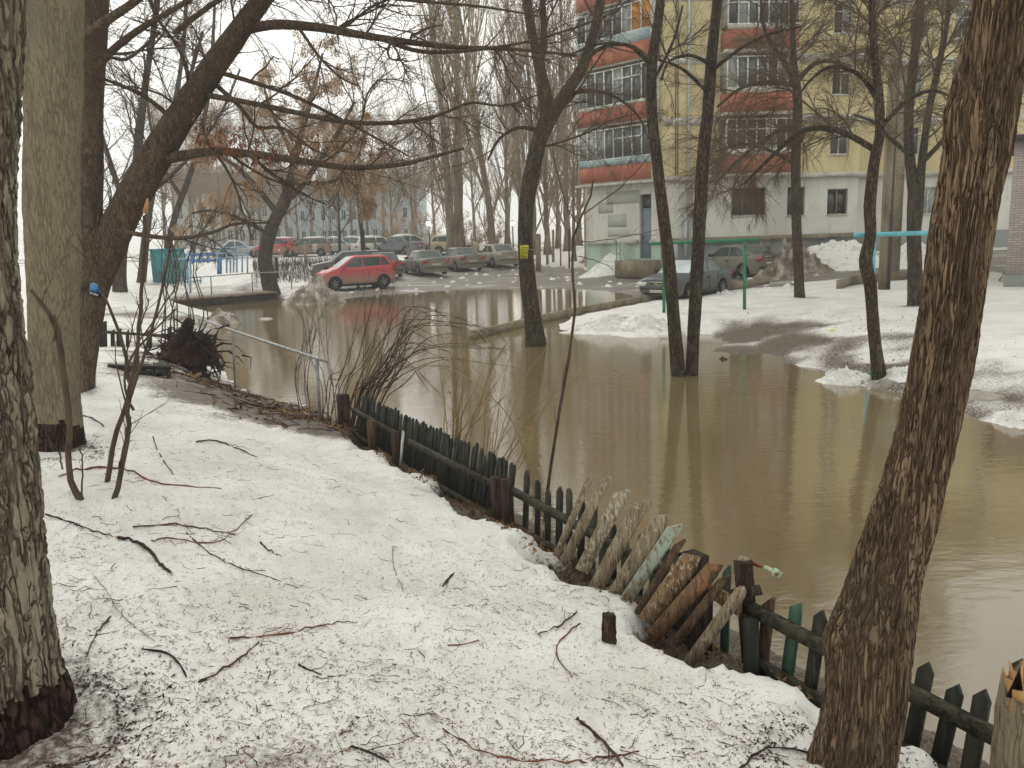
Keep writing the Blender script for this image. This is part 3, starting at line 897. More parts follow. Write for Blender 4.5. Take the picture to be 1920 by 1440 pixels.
E0 = limb([(1650, 722, 15), (1648, 700, 13), (1641, 650, 11), (1636, 590, 11), (1632, 535, 11.5), (1623, 490, 12), (1632, 440, 11), (1631, 380, 10.5), (1640, 300, 10), (1650, 250, 9), (1648, 180, 8), (1640, 100, 7), (1634, 0, 6), (1630, -200, 4)], d8, 50)
E1 = limb([(1642, 282, 6), (1585, 250, 5.5), (1530, 240, 5), (1490, 256, 4.2), (1440, 300, 3.2), (1395, 345, 2)], (d8, d8 + 1.5), 20)
E2 = limb([(1648, 190, 5), (1610, 140, 4), (1560, 125, 3.2), (1520, 150, 2.4), (1490, 190, 1.8)], (d8, d8 + .8), 16)
E3 = limb([(1650, 240, 5), (1700, 190, 4), (1750, 170, 3), (1800, 190, 2)], (d8, d8 - .4), 16)
make_tree('tree', 'crooked slim trunk standing where the snow meets the water, green rag at its foot', [E0, E1, E2, E3], M_BARK_DARK,
          DROOP(9, (.8, 2.0)), 81, M_TWIG, S=14, grow_limbs=[(E0[0][34:], E0[1][34:] * .6), E1, E2, E3])
b9 = GT(1716, 572); d9 = b9[1]
I0 = limb([(1718, 582, 18), (1717, 560, 15), (1715, 500, 13), (1714, 440, 12.5), (1717, 380, 14), (1718, 345, 15)], d9, 30)
I1 = limb([(1714, 360, 11), (1706, 295, 9.5), (1704, 210, 8.5), (1714, 110, 8), (1726, 0, 7), (1735, -200, 4)], (d9, d9 + .4), 24)
I2 = limb([(1722, 360, 10), (1730, 295, 7.5), (1742, 205, 6.5), (1765, 100, 5.5), (1780, 0, 4.5), (1790, -200, 3)], (d9, d9 - .5), 24)
I3 = limb([(1728, 305, 5), (1760, 272, 4.4), (1792, 228, 3.6), (1830, 170, 2.5)], (d9, d9 - .5), 14)
I4 = limb([(1706, 290, 4.5), (1672, 262, 4), (1640, 230, 3), (1600, 215, 2)], (d9, d9 - .8), 14)
make_tree('tree', 'forked tree on the snow right of the power pole', [I0, I1, I2, I3, I4], M_BARK_DARK, DROOP(10, (1.0, 2.4)), 91, M_TWIG, S=14, grow_limbs=[I1, I2, I3, I4])

# --- the big leaning trunk in the right foreground
dR = 3.35
P, R = limb([(1560, 1590, 100), (1575, 1520, 88), (1594, 1440, 79), (1622, 1310, 76), (1634, 1200, 72), (1662, 1080, 63), (1700, 950, 58), (1738, 800, 57), (1782, 600, 55), (1812, 400, 58), (1832, 290, 60), (1846, 190, 60), (1866, 80, 55), (1880, 0, 53), (1920, -250, 50), (1990, -700, 44)], dR, 70)
base = np.array((P[0][0], P[0][1], Hs(P[0][0], P[0][1])))
BASE10 = base.copy()
t = thing('tree', 'big leaning trunk with stringy brown bark in the right foreground', 'tree', base, 0)
V, Fs = bark_limb(P, R, 190, 270, 101, .014, 62, 2.6, .15)
# old branch scars swell the left side
for px, py, rad, am in ((1772, 215, .10, .045), (1752, 435, .06, .035), (1742, 500, .05, .03), (1575, 1200, .12, .05)):
    c = D(px, py, dR - .05)
    dd = np.linalg.norm(V - c, axis=1)
    k = np.exp(-(dd / rad) ** 2)
    V[:, 0] -= k * am
mk('trunk', V, Fs, M_BARK_BROWN, t, True)
LB = [limb([(1900, -150, 20), (1800, -420, 14), (1650, -600, 8), (1500, -700, 4)], (dR, dR + .8), 14), limb([(1960, -500, 30), (2100, -900, 14), (2250, -1200, 6)], (dR, dR), 12)]
w = crown(np.random.default_rng(9), LB, MID(7, (.4, 1.0), .1, .05, .2), K0=10)
for PP, RR in LB:
    v, q = tube_geo(PP[None], RR[None], 8); w.mb.add(v, q)
w.mb.build('crown', M_TWIG, t)

# ------------------------------------------------------------------ apartment house
M_WHITEWALL = M('whitewashed_wall', C8(212, 212, 204), .9, .15, [(.7, C8(190, 190, 180), .45, .65, (1, 1, .5)), (5, C8(196, 190, 172), .55, .75, (1, 1, .3))], (20, .2, (1, 1, 1), .02))
M_MINT = M('mint_plinth', C8(184, 206, 190), .9, .15, [(.9, C8(160, 172, 158), .45, .65, (1, 1, .6))], (20, .2, (1, 1, 1), .02))
M_GREYPL = M('grey_plinth', C8(142, 148, 144), .9, .15, [(.8, C8(120, 122, 116), .45, .65, (1, 1, .6))], (20, .2, (1, 1, 1), .02))
M_YELLOW = M('yellow_plaster', C8(206, 192, 148), .9, .15, [(.6, C8(188, 172, 128), .45, .65, (1, 1, .5)), (4, C8(214, 200, 156), .6, .8, (1, 1, .2))], (20, .2, (1, 1, 1), .02))
M_BAND = M('pale_concrete_band', C8(200, 198, 186), .9, .15, [(1.2, C8(168, 164, 150), .45, .65, (1, 1, 3))])
M_RED = M('rust_red_panel', C8(170, 100, 74), .75, .25, [(1.0, C8(150, 86, 66), .42, .65, (1, 1, .3)), (7, C8(172, 98, 74), .58, .8, (1, 1, .15))])
M_BLUEGREY = M('blue_grey_sheet', C8(160, 176, 176), .7, .3, [(1.5, C8(126, 148, 150), .4, .65, (1, 1, .4))])
M_ORANGEB = M('ochre_board', C8(196, 134, 58), .8, .2, [(2, C8(168, 110, 50), .4, .65, (1, 1, .3))])
M_FRAME = M('white_window_frame', C8(214, 218, 212), .5, .4, [(3, C8(192, 192, 184), .45, .7, (1, 1, 1))])
M_OLDFRAME = M('weathered_frame', C8(148, 136, 112), .8, .2, [(6, C8(110, 98, 80), .4, .65, (1, 1, .2))])
M_DOOR = M('grey_blue_door', C8(138, 150, 160), .6, .3, [(3, C8(120, 130, 138), .4, .65, (1, 1, .4))])
M_CONC = M('stained_concrete', C8(138, 130, 110), .9, .15, [(1.5, C8(112, 100, 78), .42, .65, (1, 1, .6)), (12, C8(160, 152, 134), .55, .75, (1, 1, 1))], (30, .4, (1, 1, 1), .03))
M_IRON = M('dark_iron', C8(60, 58, 54), .6, .4)
M_PIPE = M('zinc_pipe', C8(172, 178, 178), .5, .4)
M_ROOF = M('dark_roofing', C8(72, 70, 66), .9, .1)

def glass_mat(name, c, rough=.08):
    m, nt, b = newmat(name)
    f, _ = noise_fac(nt, 1.1, 3, .38, .62)
    cc = mixc(nt, f, c, tuple(x * .55 for x in c))
    nt.links.new(cc, b.inputs['Base Color'])
    b.inputs['Roughness'].default_value = rough
    b.inputs['Specular IOR Level'].default_value = .7
    return m
M_GLASS = glass_mat('window_glass', C8(78, 84, 82))
M_GLASS2 = glass_mat('curtained_glass', C8(150, 154, 146), .15)
M_GLASSD = glass_mat('dark_glass', C8(48, 46, 44))

class Face:
    """a facade plane: u runs along the wall, z up, w out of it"""
    def __init__(self, a, b):
        self.a = np.array(a, float); self.b = np.array(b, float)
        self.L = np.linalg.norm(self.b - self.a); self.e = (self.b - self.a) / self.L
        self.n = np.array((self.e[1], -self.e[0]))
        if np.dot(self.n, -self.a) < 0: self.n = -self.n
    def p(self, u, z, w=0.0):
        q = self.a + self.e * u + self.n * w
        return np.array((q[0], q[1], z))
    def box(self, mb, u0, u1, z0, z1, w0, w1):
        V = [self.p(u, z, w) for u in (u0, u1) for z in (z0, z1) for w in (w0, w1)]
        mb.add(V, [(0, 1, 3, 2), (4, 6, 7, 5), (0, 4, 5, 1), (2, 3, 7, 6), (0, 2, 6, 4), (1, 5, 7, 3)])
        return mb
    def u_at(self, px):
        us = np.linspace(-3, self.L + 12, 900)
        xs = np.array([proj(self.p(u, EYE))[0] for u in us])
        return float(np.interp(px, xs, us))
    def wall(self, u0, u1, z0, z1, holes, deep=.22):
        """wall sheet with real openings and reveals"""
        mb = MB()
        us = sorted({u0, u1, *[c for h in holes for c in h[:2]]}); zs = sorted({z0, z1, *[c for h in holes for c in h[2:]]})
        for i in range(len(us) - 1):
            for j in range(len(zs) - 1):
                cu, cz = (us[i] + us[i + 1]) / 2, (zs[j] + zs[j + 1]) / 2
                if any(h[0] < cu < h[1] and h[2] < cz < h[3] for h in holes): continue
                mb.add([self.p(us[i], zs[j]), self.p(us[i + 1], zs[j]), self.p(us[i + 1], zs[j + 1]), self.p(us[i], zs[j + 1])], [(0, 1, 2, 3)])
        for h in holes:
            c = [(h[0], h[2]), (h[1], h[2]), (h[1], h[3]), (h[0], h[3])]
            for k in range(4):
                (ua, za), (ub, zb) = c[k], c[(k + 1) % 4]
                mb.add([self.p(ua, za), self.p(ub, zb), self.p(ub, zb, -deep), self.p(ua, za, -deep)], [(0, 1, 2, 3)])
        return mb

def window(fc, parent, u0, u1, z0, z1, cols=2, deep=.16, glass=None, frame=None, transom=None, sill=True, name='window'):
    f = .055
    mb = MB()
    fc.box(mb, u0, u1, z0, z0 + f, -deep, -deep + .06); fc.box(mb, u0, u1, z1 - f, z1, -deep, -deep + .06)
    xs = np.linspace(u0 + f / 2, u1 - f / 2, cols + 1)
    for x in xs: fc.box(mb, x - f / 2, x + f / 2, z0 + f, z1 - f, -deep, -deep + .06)
    if transom:
        for i in range(cols): fc.box(mb, xs[i] + f / 2, xs[i + 1] - f / 2, transom - .025, transom + .025, -deep, -deep + .055)
    w = mb.build(name, frame or M_FRAME, parent)
    for i in range(cols):
        g = MB(); fc.box(g, xs[i] + f / 2, xs[i + 1] - f / 2, z0 + f, z1 - f, -deep + .012, -deep + .024)
        gm = glass if glass is not None else (M_GLASS, M_GLASS2, M_GLASS, M_GLASSD)[int(abs(u0 * 7.3 + z0 * 3.1 + i * 1.7)) % 4]
        g.build('pane', gm, w)
    if sill:
        s = MB(); fc.box(s, u0 - .05, u1 + .05, z0 - .05, z0 - .003, -.1, .07); s.build('sill', M_BAND, w)
    return w

GRD, LEDGE, SLAB, ST, NF = .7, 2.0, 4.94, 2.8, 4
ROOFZ = SLAB + NF * ST + .35
PA = np.array(D(1101, 430, 46.2)[:2]); PB = np.array(D(1243, 430, 42.2)[:2])
PC = np.array(D(1606, 430, 42.9)[:2]); PD = PC + np.array((.15, 1.6)); PE = np.array(D(1990, 430, 45.2)[:2])
FL, FR, FS, FF = Face(PA, PB), Face(PB, PC), Face(PC, PD), Face(PD, PE)
house = thing('apartment_house', 'five storey yellow apartment block with white ground floor and rust red balconies', 'building', (PB[0], PB[1], GRD))

# angled bay on the left -------------------------------------------------
uD0, uD1 = FL.u_at(1199), FL.u_at(1221)
FL.wall(0, FL.L, GRD - .4, LEDGE, [(uD0, uD1, GRD + .45, LEDGE)]).build('plinth', M_MINT, house)
FL.wall(0, FL.L, LEDGE, SLAB - .12, [(uD0, uD1, LEDGE, 4.3)]).build('ground_floor_wall', M_WHITEWALL, house)
m = MB(); FL.box(m, uD0, uD1, GRD + .45, 3.55, -.2, -.14); dr = m.build('door', M_DOOR, house)
m = MB(); FL.box(m, uD0 + .08, uD1 - .08, 3.62, 4.25, -.2, -.16); m.build('pane', M_GLASSD, dr)
m = MB(); FL.box(m, uD0, uD1, 3.55, 3.62, -.2, -.1); m.build('door_transom', M_DOOR, dr)
m = MB(); FL.box(m, uD0 + .1, uD0 + .14, 2.1, 2.3, -.14, -.08); m.build('handle', M_IRON, dr)
for u0, u1 in ((.02, FL.u_at(1156)), (FL.u_at(1175), uD0 - .05), (uD1 + .05, FL.L - .05)):
    m = MB(); FL.box(m, u0, u1, LEDGE - .1, LEDGE + .1, .003, .2); m.build('ledge', M_BAND, house)
M_PATCH = M('grey_paint_patch', C8(184, 186, 178), .9, .1)
for (x0, x1, y0, y1) in ((1140, 1175, 402, 426), (1122, 1150, 380, 400), (1140, 1182, 430, 444), (1138, 1200, 358, 382)):
    u0, u1 = FL.u_at(x0), FL.u_at(x1)
    pA = FL.p((u0 + u1) / 2, 0)
    z0, z1 = D((x0 + x1) / 2, y1, pA[1])[2], D((x0 + x1) / 2, y0, pA[1])[2]
    m = MB(); FL.box(m, u0, u1, z0, z1, .002, .006); m.build('paint_patch', M_PATCH, house)
m = MB(); FL.box(m, -.1, FL.L + .05, SLAB - .12, SLAB - .02, -.3, .75); m.build('canopy', M_BAND, house)
BAL_W = .62
for k in range(NF):
    z0 = SLAB + k * ST
    s = MB(); FL.box(s, .05, FL.L - .12, z0, z0 + .1, .003, BAL_W); bal = s.build('balcony', M_BAND, house)
    n = 5
    us = np.linspace(.1, FL.L - .2, n + 1)
    strip = [.32, .12, .5, .12][k]
    for i in range(n):
        p = MB(); FL.box(p, us[i] + .006, us[i + 1] - .006, z0 + .06, z0 + .82, BAL_W, BAL_W + .035); p.build('red_panel', M_RED, bal)
    p = MB(); FL.box(p, .1, FL.L - .2, z0 + .84, z0 + .84 + strip, BAL_W - .02, BAL_W + .02); p.build('parapet_strip', M_BLUEGREY if k in (0, 2) else M_BAND, bal)
    zb, zt = z0 + .86 + strip, z0 + ST - .16
    nn = 8
    xs = np.linspace(.1, FL.L - .2, nn + 1)
    fm = MB()
    for x in xs: FL.box(fm, x - .03, x + .03, zb, zt, BAL_W - .05, BAL_W + .01)
    FL.box(fm, .1, FL.L - .2, zb - .03, zb + .02, BAL_W - .05, BAL_W + .012); FL.box(fm, .1, FL.L - .2, zt - .05, zt, BAL_W - .05, BAL_W + .012)
    if k in (0, 1): FL.box(fm, xs[4], xs[7], zt - .55, zt - .49, BAL_W - .05, BAL_W + .012)
    fm.build('glazing_frame', M_FRAME, bal)
    for i in range(nn):
        g = MB(); FL.box(g, xs[i] + .032, xs[i + 1] - .032, zb + .02, zt - .05, BAL_W - .03, BAL_W - .018)
        gm = M_ORANGEB if (k == 2 and i >= 6) else ((M_GLASS2 if i < 3 else M_GLASS) if k == 0 else (M_GLASS, M_GLASS2, M_GLASSD, M_GLASS)[(i * 3 + k) % 4])
        g.build('pane', gm, bal)
    for ea, eb in ((FL.L - .21, FL.L - .17), (.06, .1)):
        e = MB(); FL.box(e, ea, eb, z0 + .06, zt, .003, BAL_W + .02); e.build('end_wall', M_WHITEWALL, bal)
m = FL.wall(0, FL.L, SLAB - .02, ROOFZ, []); m.build('upper_wall', M_YELLOW, house)
# end wall of the house, going back on the left
FZ = Face(PA + np.array((.9, 11.0)), PA); FZ.n = np.array((-1., 0.08))
FZ.wall(0, FZ.L, GRD - .4, ROOFZ, []).build('gable_wall', M_YELLOW, house)
m = MB(); m.tube([FL.p(-.06, GRD, .1), FL.p(-.06, ROOFZ, .1)], .06, 8); m.build('downpipe', M_PIPE, house)

# main front -------------------------------------------------------------
gw = []
for (x0, x1, y0, y1) in ((1371, 1435, 352, 404), (1475, 1508, 350, 404), (1550, 1588, 354, 402)):
    u0, u1 = FR.u_at(x0), FR.u_at(x1); q = FR.p((u0 + u1) / 2, 0)
    gw.append((u0, u1, D((x0 + x1) / 2, y1, q[1])[2], D((x0 + x1) / 2, y0, q[1])[2]))
FR.wall(0, FR.L, GRD - .4, LEDGE, []).build('plinth', M_GREYPL, house)
FR.wall(0, FR.L, LEDGE, SLAB - .1, gw).build('ground_floor_wall', M_WHITEWALL, house)
for i, h in enumerate(gw): window(FR, house, *h, cols=(3, 2, 2)[i], glass=M_GLASSD, frame=M_OLDFRAME)
m = MB(); FR.box(m, 0, FR.L - .2, LEDGE - .12, LEDGE + .12, .003, .22); m.build('ledge', M_CONC, house)
m = MB(); FR.box(m, 0, FR.L + .2, SLAB - .1, SLAB + .12, .003, .28); m.build('string_course', M_BAND, house)
uB0, uB1 = FR.u_at(1347), FR.u_at(1474)
holes = []
for k in range(NF):
    z0 = SLAB + k * ST
    for x0, x1 in ((1552, 1586),):
        holes.append((FR.u_at(x0), FR.u_at(x1), z0 + .95, z0 + 2.35))
FR.wall(0, FR.L, SLAB - .1, ROOFZ, holes).build('upper_wall', M_YELLOW, house)
for i, h in enumerate(holes): window(FR, house, *h, cols=2, transom=h[3] - .4)
for k in range(1, NF + 1):
    z0 = SLAB + k * ST
    for a, c in ((.02, uB0 - .06), (uB1 + .06, FR.L)):
        m = MB(); FR.box(m, a, c, z0 - .32, z0 + .05, .003, .05); m.build('floor_band', M_BAND, house)
BW = 1.0
for k in range(NF):
    z0 = SLAB + k * ST
    s = MB(); FR.box(s, uB0 - .05, uB1 + .05, z0, z0 + .14, .003, BW); bal = s.build('balcony', M_BAND, house)
    us = np.linspace(uB0, uB1, 6)
    for i in range(5):
        p = MB(); FR.box(p, us[i] + .006, us[i + 1] - .006, z0 + .14, z0 + .98, BW, BW + .035); p.build('red_panel', M_RED, bal)
    for ua in (uB0, uB1 - .03):
        p = MB(); FR.box(p, ua, ua + .03, z0 + .14, z0 + .98, .003, BW - .003); p.build('red_panel', M_RED, bal)
    zb, zt = z0 + 1.2, z0 + ST - .18
    p = MB(); FR.box(p, uB0, uB1, z0 + 1.0, z0 + 1.2, BW - .03, BW + .02); p.build('parapet_strip', M_BAND, bal)
    xs = np.linspace(uB0 + .03, uB1 - .03, 8)
    fm = MB()
    for x in xs: FR.box(fm, x - .03, x + .03, zb, zt, BW - .05, BW + .01)
    FR.box(fm, uB0, uB1, zt - .05, zt, BW - .05, BW + .012); FR.box(fm, uB0, uB1, zb, zb + .05, BW - .05, BW + .012)
    if k != 1: FR.box(fm, uB0, uB1, zt - .5, zt - .45, BW - .05, BW + .012)
    fm.build('glazing_frame', M_FRAME, bal)
    for i in range(7):
        g = MB(); FR.box(g, xs[i] + .03, xs[i + 1] - .03, zb + .05, zt - .05, BW - .03, BW - .018)
        g.build('pane', (M_GLASS, M_GLASSD, M_GLASS, M_GLASS2, M_GLASS)[(i * 2 + k * 3) % 5], bal)
    for ua in (uB0, uB1 - .04):
        g = MB(); FR.box(g, ua, ua + .04, zb, zt, .003, BW - .06); g.build('end_pane', M_GLASS2, bal)
m = MB(); u = FR.u_at(1289); m.tube([FR.p(u, GRD, .1), FR.p(u, ROOFZ, .1)], .06, 8); m.build('downpipe', M_PIPE, house)
for x in (1266, 1270):
    m = MB(); u = FR.u_at(x); m.tube([FR.p(u, SLAB, .04), FR.p(u, ROOFZ, .04)], .02, 5); m.build('cable', M_IRON, house)
m = MB(); u = FR.u_at(1284); m.tube([FR.p(u, GRD + .2, .12), FR.p(u, LEDGE + 1.3, .12)], .09, 8); m.build('vent_pipe', M_PIPE, house)

# set back part on the right --------------------------------------------
FS.wall(0, FS.L, GRD - .4, ROOFZ, []).build('return_wall', M_YELLOW, house)
gw = []
u0, u1 = FF.u_at(1722), FF.u_at(1757); q = FF.p((u0 + u1) / 2, 0)
gw.append((u0, u1, D(1740, 402, q[1])[2], D(1740, 350, q[1])[2]))
FF.wall(0, FF.L, GRD - .4, LEDGE, []).build('plinth', M_GREYPL, house)
FF.wall(0, FF.L, LEDGE, SLAB - .1, gw).build('ground_floor_wall', M_WHITEWALL, house)
w = window(FF, house, *gw[0], cols=2, glass=M_GLASS2)
gm = MB()
for i, a in enumerate(np.linspace(.08, 1.5, 9)):
    h = gw[0]; L = 1.1
    gm.tube([FF.p(h[0] + .02, h[2] + .02, .03), FF.p(min(h[1], h[0] + .02 + L * math.cos(a) * 1.2), min(h[3], h[2] + .02 + L * 1.3 * math.sin(a)), .03)], .011, 4)
gm.build('window_grille', M_FRAME, w)
m = MB(); FF.box(m, 0, FF.L, SLAB - .1, SLAB + .12, .003, .28); m.build('string_course', M_BAND, house)
holes = []
for k in range(NF):
    z0 = SLAB + k * ST
    for x0, x1 in ((1690, 1718), (1770, 1800), (1850, 1885)):
        holes.append((FF.u_at(x0), FF.u_at(x1), z0 + .95, z0 + 2.35))
FF.wall(0, FF.L, SLAB - .1, ROOFZ, holes).build('upper_wall', M_YELLOW, house)
for h in holes: window(FF, house, *h, cols=2, transom=h[3] - .4)
for k in range(1, NF + 1):
    z0 = SLAB + k * ST
    m = MB(); FF.box(m, .02, FF.L, z0 - .32, z0 + .05, .003, .05); m.build('floor_band', M_BAND, house)
back = np.array((0, 11.0))
rp = [PA, PB, PC, PD, PE, PE + back, PA + np.array((.9, 11.0))]
m = MB(); m.prism([(p[0], p[1], ROOFZ) for p in rp], (0, 0, .25)); m.build('roof', M_ROOF, house)
m = MB()
for a, c in ((PE, PE + back), (PE + back, PA + np.array((.9, 11.0)))):
    m.add([(a[0], a[1], GRD - .4), (c[0], c[1], GRD - .4), (c[0], c[1], ROOFZ), (a[0], a[1], ROOFZ)], [(0, 1, 2, 3)])
m.build('rear_wall', M_YELLOW, house)

# step, low wall and handrail before the door
q = FL.p((uD0 + uD1) / 2, GRD, .9)
t = thing('door_step', 'brown concrete step block in front of the grey blue door', 'step', q)
m = MB(); FL.box(m, uD0 - .3, uD1 + 1.1, GRD - .4, GRD + .42, .25, 1.5); m.build('landing', M_CONC, t)
m = MB()
for uu in (uD0 - .25, uD0 - .02):
    m.tube([FL.p(uu, GRD + .42, 1.4), FL.p(uu, GRD + 1.35, 1.4)], .018, 5)
m.tube([FL.p(uD0 - .25, GRD + .75, 1.4), FL.p(uD0 - .02, GRD + .75, 1.4)], .015, 5)
m.build('handrail', M_IRON, t)
q = D(1255, 462, 40.2)
t = thing('utility_cabinet', 'grey sheet metal box by the corner of the house', 'cabinet', (q[0], q[1], .9))
m = MB(); m.box((q[0], q[1], 1.35), (.75, .4, 1.3)); m.build('casing', M_GREYPL, t)
m = MB(); m.box((q[0], q[1] - .212, 1.35), (.66, .02, 1.2)); m.build('door', M_PIPE, t)
m = MB(); m.box((q[0], q[1], 2.02), (.85, .5, .04)); m.build('lid', M_GREYPL, t)

# ------------------------------------------------------------------ brick building at the right edge
def brick_mat():
    m, nt, b = newmat('pinkish_painted_brick')
    tc = nt.nodes.new('ShaderNodeTexCoord')
    mp = nt.nodes.new('ShaderNodeMapping'); mp.inputs['Rotation'].default_value = (math.pi / 2, 0, 0)
    nt.links.new(tc.outputs['Object'], mp.inputs['Vector'])
    bt = nd(nt, 'ShaderNodeTexBrick', Scale=1.0)
    bt.inputs['Brick Width'].default_value = .26; bt.inputs['Row Height'].default_value = .075; bt.inputs['Mortar Size'].default_value = .009
    bt.inputs['Color1'].default_value = (*C8(196, 184, 178), 1); bt.inputs['Color2'].default_value = (*C8(176, 164, 158), 1); bt.inputs['Mortar'].default_value = (*C8(132, 122, 116), 1)
    nt.links.new(mp.outputs[0], bt.inputs['Vector'])
    f, _ = noise_fac(nt, .8, 5, .45, .7)
    c = mixc(nt, f, bt.outputs['Color'], C8(166, 152, 146))
    nt.links.new(c, b.inputs['Base Color']); b.inputs['Roughness'].default_value = .9
    bp = nd(nt, 'ShaderNodeBump', Strength=.6, Distance=.02); bp.invert = True
    nt.links.new(bt.outputs['Fac'], bp.inputs['Height']); nt.links.new(bp.outputs[0], b.inputs['Normal'])
    return m
M_BRICK = brick_mat()
q = D(1886, 500, 27.0)
t = thing('brick_building', 'low whitish brick building at the right edge behind the big trunk', 'building', (q[0], q[1], .4), math.radians(-31))
m = MB(); m.box((4, 4, 2.2), (8, 8, 4.8)); m.build('brick_wall', M_BRICK, t, False, False)
m = MB(); m.box((4, 4, .05), (8.06, 8.06, .9)); m.build('plinth', M_GREYPL, t, False, False)
m = MB(); m.box((4, 4, 4.68), (8.5, 8.5, .16)); m.build('roof', M_ROOF, t, False, False)

# ------------------------------------------------------------------ far buildings behind the trees
M_FARWALL = M('pale_blue_render', C8(176, 188, 192), .9, .1, [(.3, C8(160, 170, 172), .4, .65, (1, 1, .5))])
M_FARWALL2 = M('grey_render', C8(168, 168, 162), .9, .1, [(.3, C8(150, 150, 144), .4, .65, (1, 1, .5))])
def far_house(label, x0, x1, ytop, dist, wall, rows, cols, zb=1.2, roofh=.6):
    a, c = D(x0, 440, dist), D(x1, 440, dist)
    zt = D((x0 + x1) / 2, ytop, dist)[2]
    fc = Face((a[0], a[1]), (c[0], c[1]))
    t = thing('far_building', label, 'building', ((a[0] + c[0]) / 2, dist, zb))
    hs = []
    for r in range(rows):
        for k in range(cols):
            uw = fc.L / cols; zh = (zt - zb) / rows
            hs.append((uw * (k + .28), uw * (k + .72), zb + zh * (r + .3), zb + zh * (r + .8)))
    m = fc.wall(0, fc.L, zb - 1, zt, hs, .25)
    for s in (0, fc.L):
        m.add([fc.p(s, zb - 1), fc.p(s, zb - 1, -10), fc.p(s, zt, -10), fc.p(s, zt)], [(0, 1, 2, 3)])
    m.build('wall', wall, t)
    for h in hs: window(fc, t, *h, cols=2, glass=M_GLASS, sill=False)
    m = MB(); fc.box(m, -.3, fc.L + .3, zt, zt + roofh, -10.3, .3); m.build('roof', M_ROOF, t)
    return t
far_house('long pale blue building far behind the brown trees', 560, 790, 345, 118, M_FARWALL, 3, 12)
far_house('grey building far behind the blue playground fence', 330, 555, 330, 132, M_FARWALL2, 3, 10)

# ------------------------------------------------------------------ cars
def paint_mat(name, col, dirt=C8(134, 124, 106), z0=.55, z1=.95, amt=.9, rough=.35):
    """body paint with dried road dirt thrown up over the lower part"""
    m, nt, b = newmat(name)
    tc = nt.nodes.new('ShaderNodeTexCoord'); sx = nt.nodes.new('ShaderNodeSeparateXYZ')
    nt.links.new(tc.outputs['Object'], sx.inputs[0])
    f, raw = noise_fac(nt, 4.5, 6, 0, 1)
    ad = nd(nt, 'ShaderNodeMath', operation='MULTIPLY_ADD'); nt.links.new(raw, ad.inputs[0]); ad.inputs[1].default_value = .45; nt.links.new(sx.outputs[2], ad.inputs[2])
    mr = nd(nt, 'ShaderNodeMapRange'); mr.inputs[1].default_value = z0 + .22; mr.inputs[2].default_value = z1 + .22; mr.inputs[3].default_value = amt; mr.inputs[4].default_value = .08
    nt.links.new(ad.outputs[0], mr.inputs[0])
    c = mixc(nt, mr.outputs[0], col, dirt)
    nt.links.new(c, b.inputs['Base Color'])
    rr = nd(nt, 'ShaderNodeMapRange'); rr.inputs[3].default_value = rough; rr.inputs[4].default_value = .85
    nt.links.new(mr.outputs[0], rr.inputs[0]); nt.links.new(rr.outputs[0], b.inputs['Roughness'])
    b.inputs['Specular IOR Level'].default_value = .45
    return m
M_TYRE = M('tyre_rubber', C8(38, 36, 34), .85, .2)
M_RIM = M('dusty_alloy', C8(136, 134, 124), .45, .5, metal=.3)
M_BLACKP = M('black_plastic', C8(40, 38, 36), .6, .3)
M_WELL = M('wheel_well', C8(20, 19, 18), .9, .1)
M_CARGLASS = glass_mat('car_glass', C8(62, 78, 74), .06)
M_SCREEN = glass_mat('windscreen_glass_painted_sky', C8(150, 166, 164), .08)  # sky reflection put into the pale base colour of the glass
M_LAMP = M('headlamp_lens', C8(214, 214, 206), .15, .6)
M_TAIL = M('tail_lamp_lens', C8(164, 46, 40), .25, .5)
M_TAILW = M('clear_lamp_lens', C8(206, 176, 160), .25, .5)
M_PLATE = M('number_plate', C8(196, 190, 172), .6, .3, [(30, C8(120, 112, 96), .5, .7, (1, 1, 1))])
M_CHROME = M('chrome_trim', C8(186, 186, 180), .25, .6, metal=.8)
M_GOLD = M('gold_badge', C8(206, 168, 62), .3, .6, metal=.6)

CARS = {
    # L, W, wheelbase, wheel radius, nose height, hood end height, belt, tail height, roof, cabin xs (front base, front roof, rear roof, rear base)
    'hatch': dict(L=4.05, W=1.69, wb=2.6, wr=.31, top=[(2.02, .62), (1.9, .80), (1.1, 1.0), (.9, 1.04), (-1.7, 1.10), (-2.02, .98)], belt=1.02, roof=1.54, cab=(1.22, .25, -1.55, -1.93), wr_roof=.80, ov=.82),
    'sedan': dict(L=4.32, W=1.68, wb=2.49, wr=.30, top=[(2.16, .68), (2.04, .78), (.95, .92), (-1.2, .94), (-1.3, .98), (-2.08, .97), (-2.16, .80)], belt=.92, roof=1.42, cab=(1.02, .28, -.80, -1.42), wr_roof=.78, ov=.80),
    'hatch2': dict(L=4.17, W=1.68, wb=2.48, wr=.30, top=[(2.08, .66), (1.96, .76), (.95, .92), (-1.5, .96), (-2.0, 1.0), (-2.08, .80)], belt=.92, roof=1.40, cab=(1.02, .25, -.85, -1.98), wr_roof=.78, ov=.80),
    'wagon': dict(L=4.35, W=1.70, wb=2.55, wr=.31, top=[(2.17, .60), (2.03, .80), (1.0, .98), (-1.9, 1.04), (-2.17, .86)], belt=.98, roof=1.50, cab=(1.08, .35, -1.75, -2.1), wr_roof=.80, ov=.82),
}

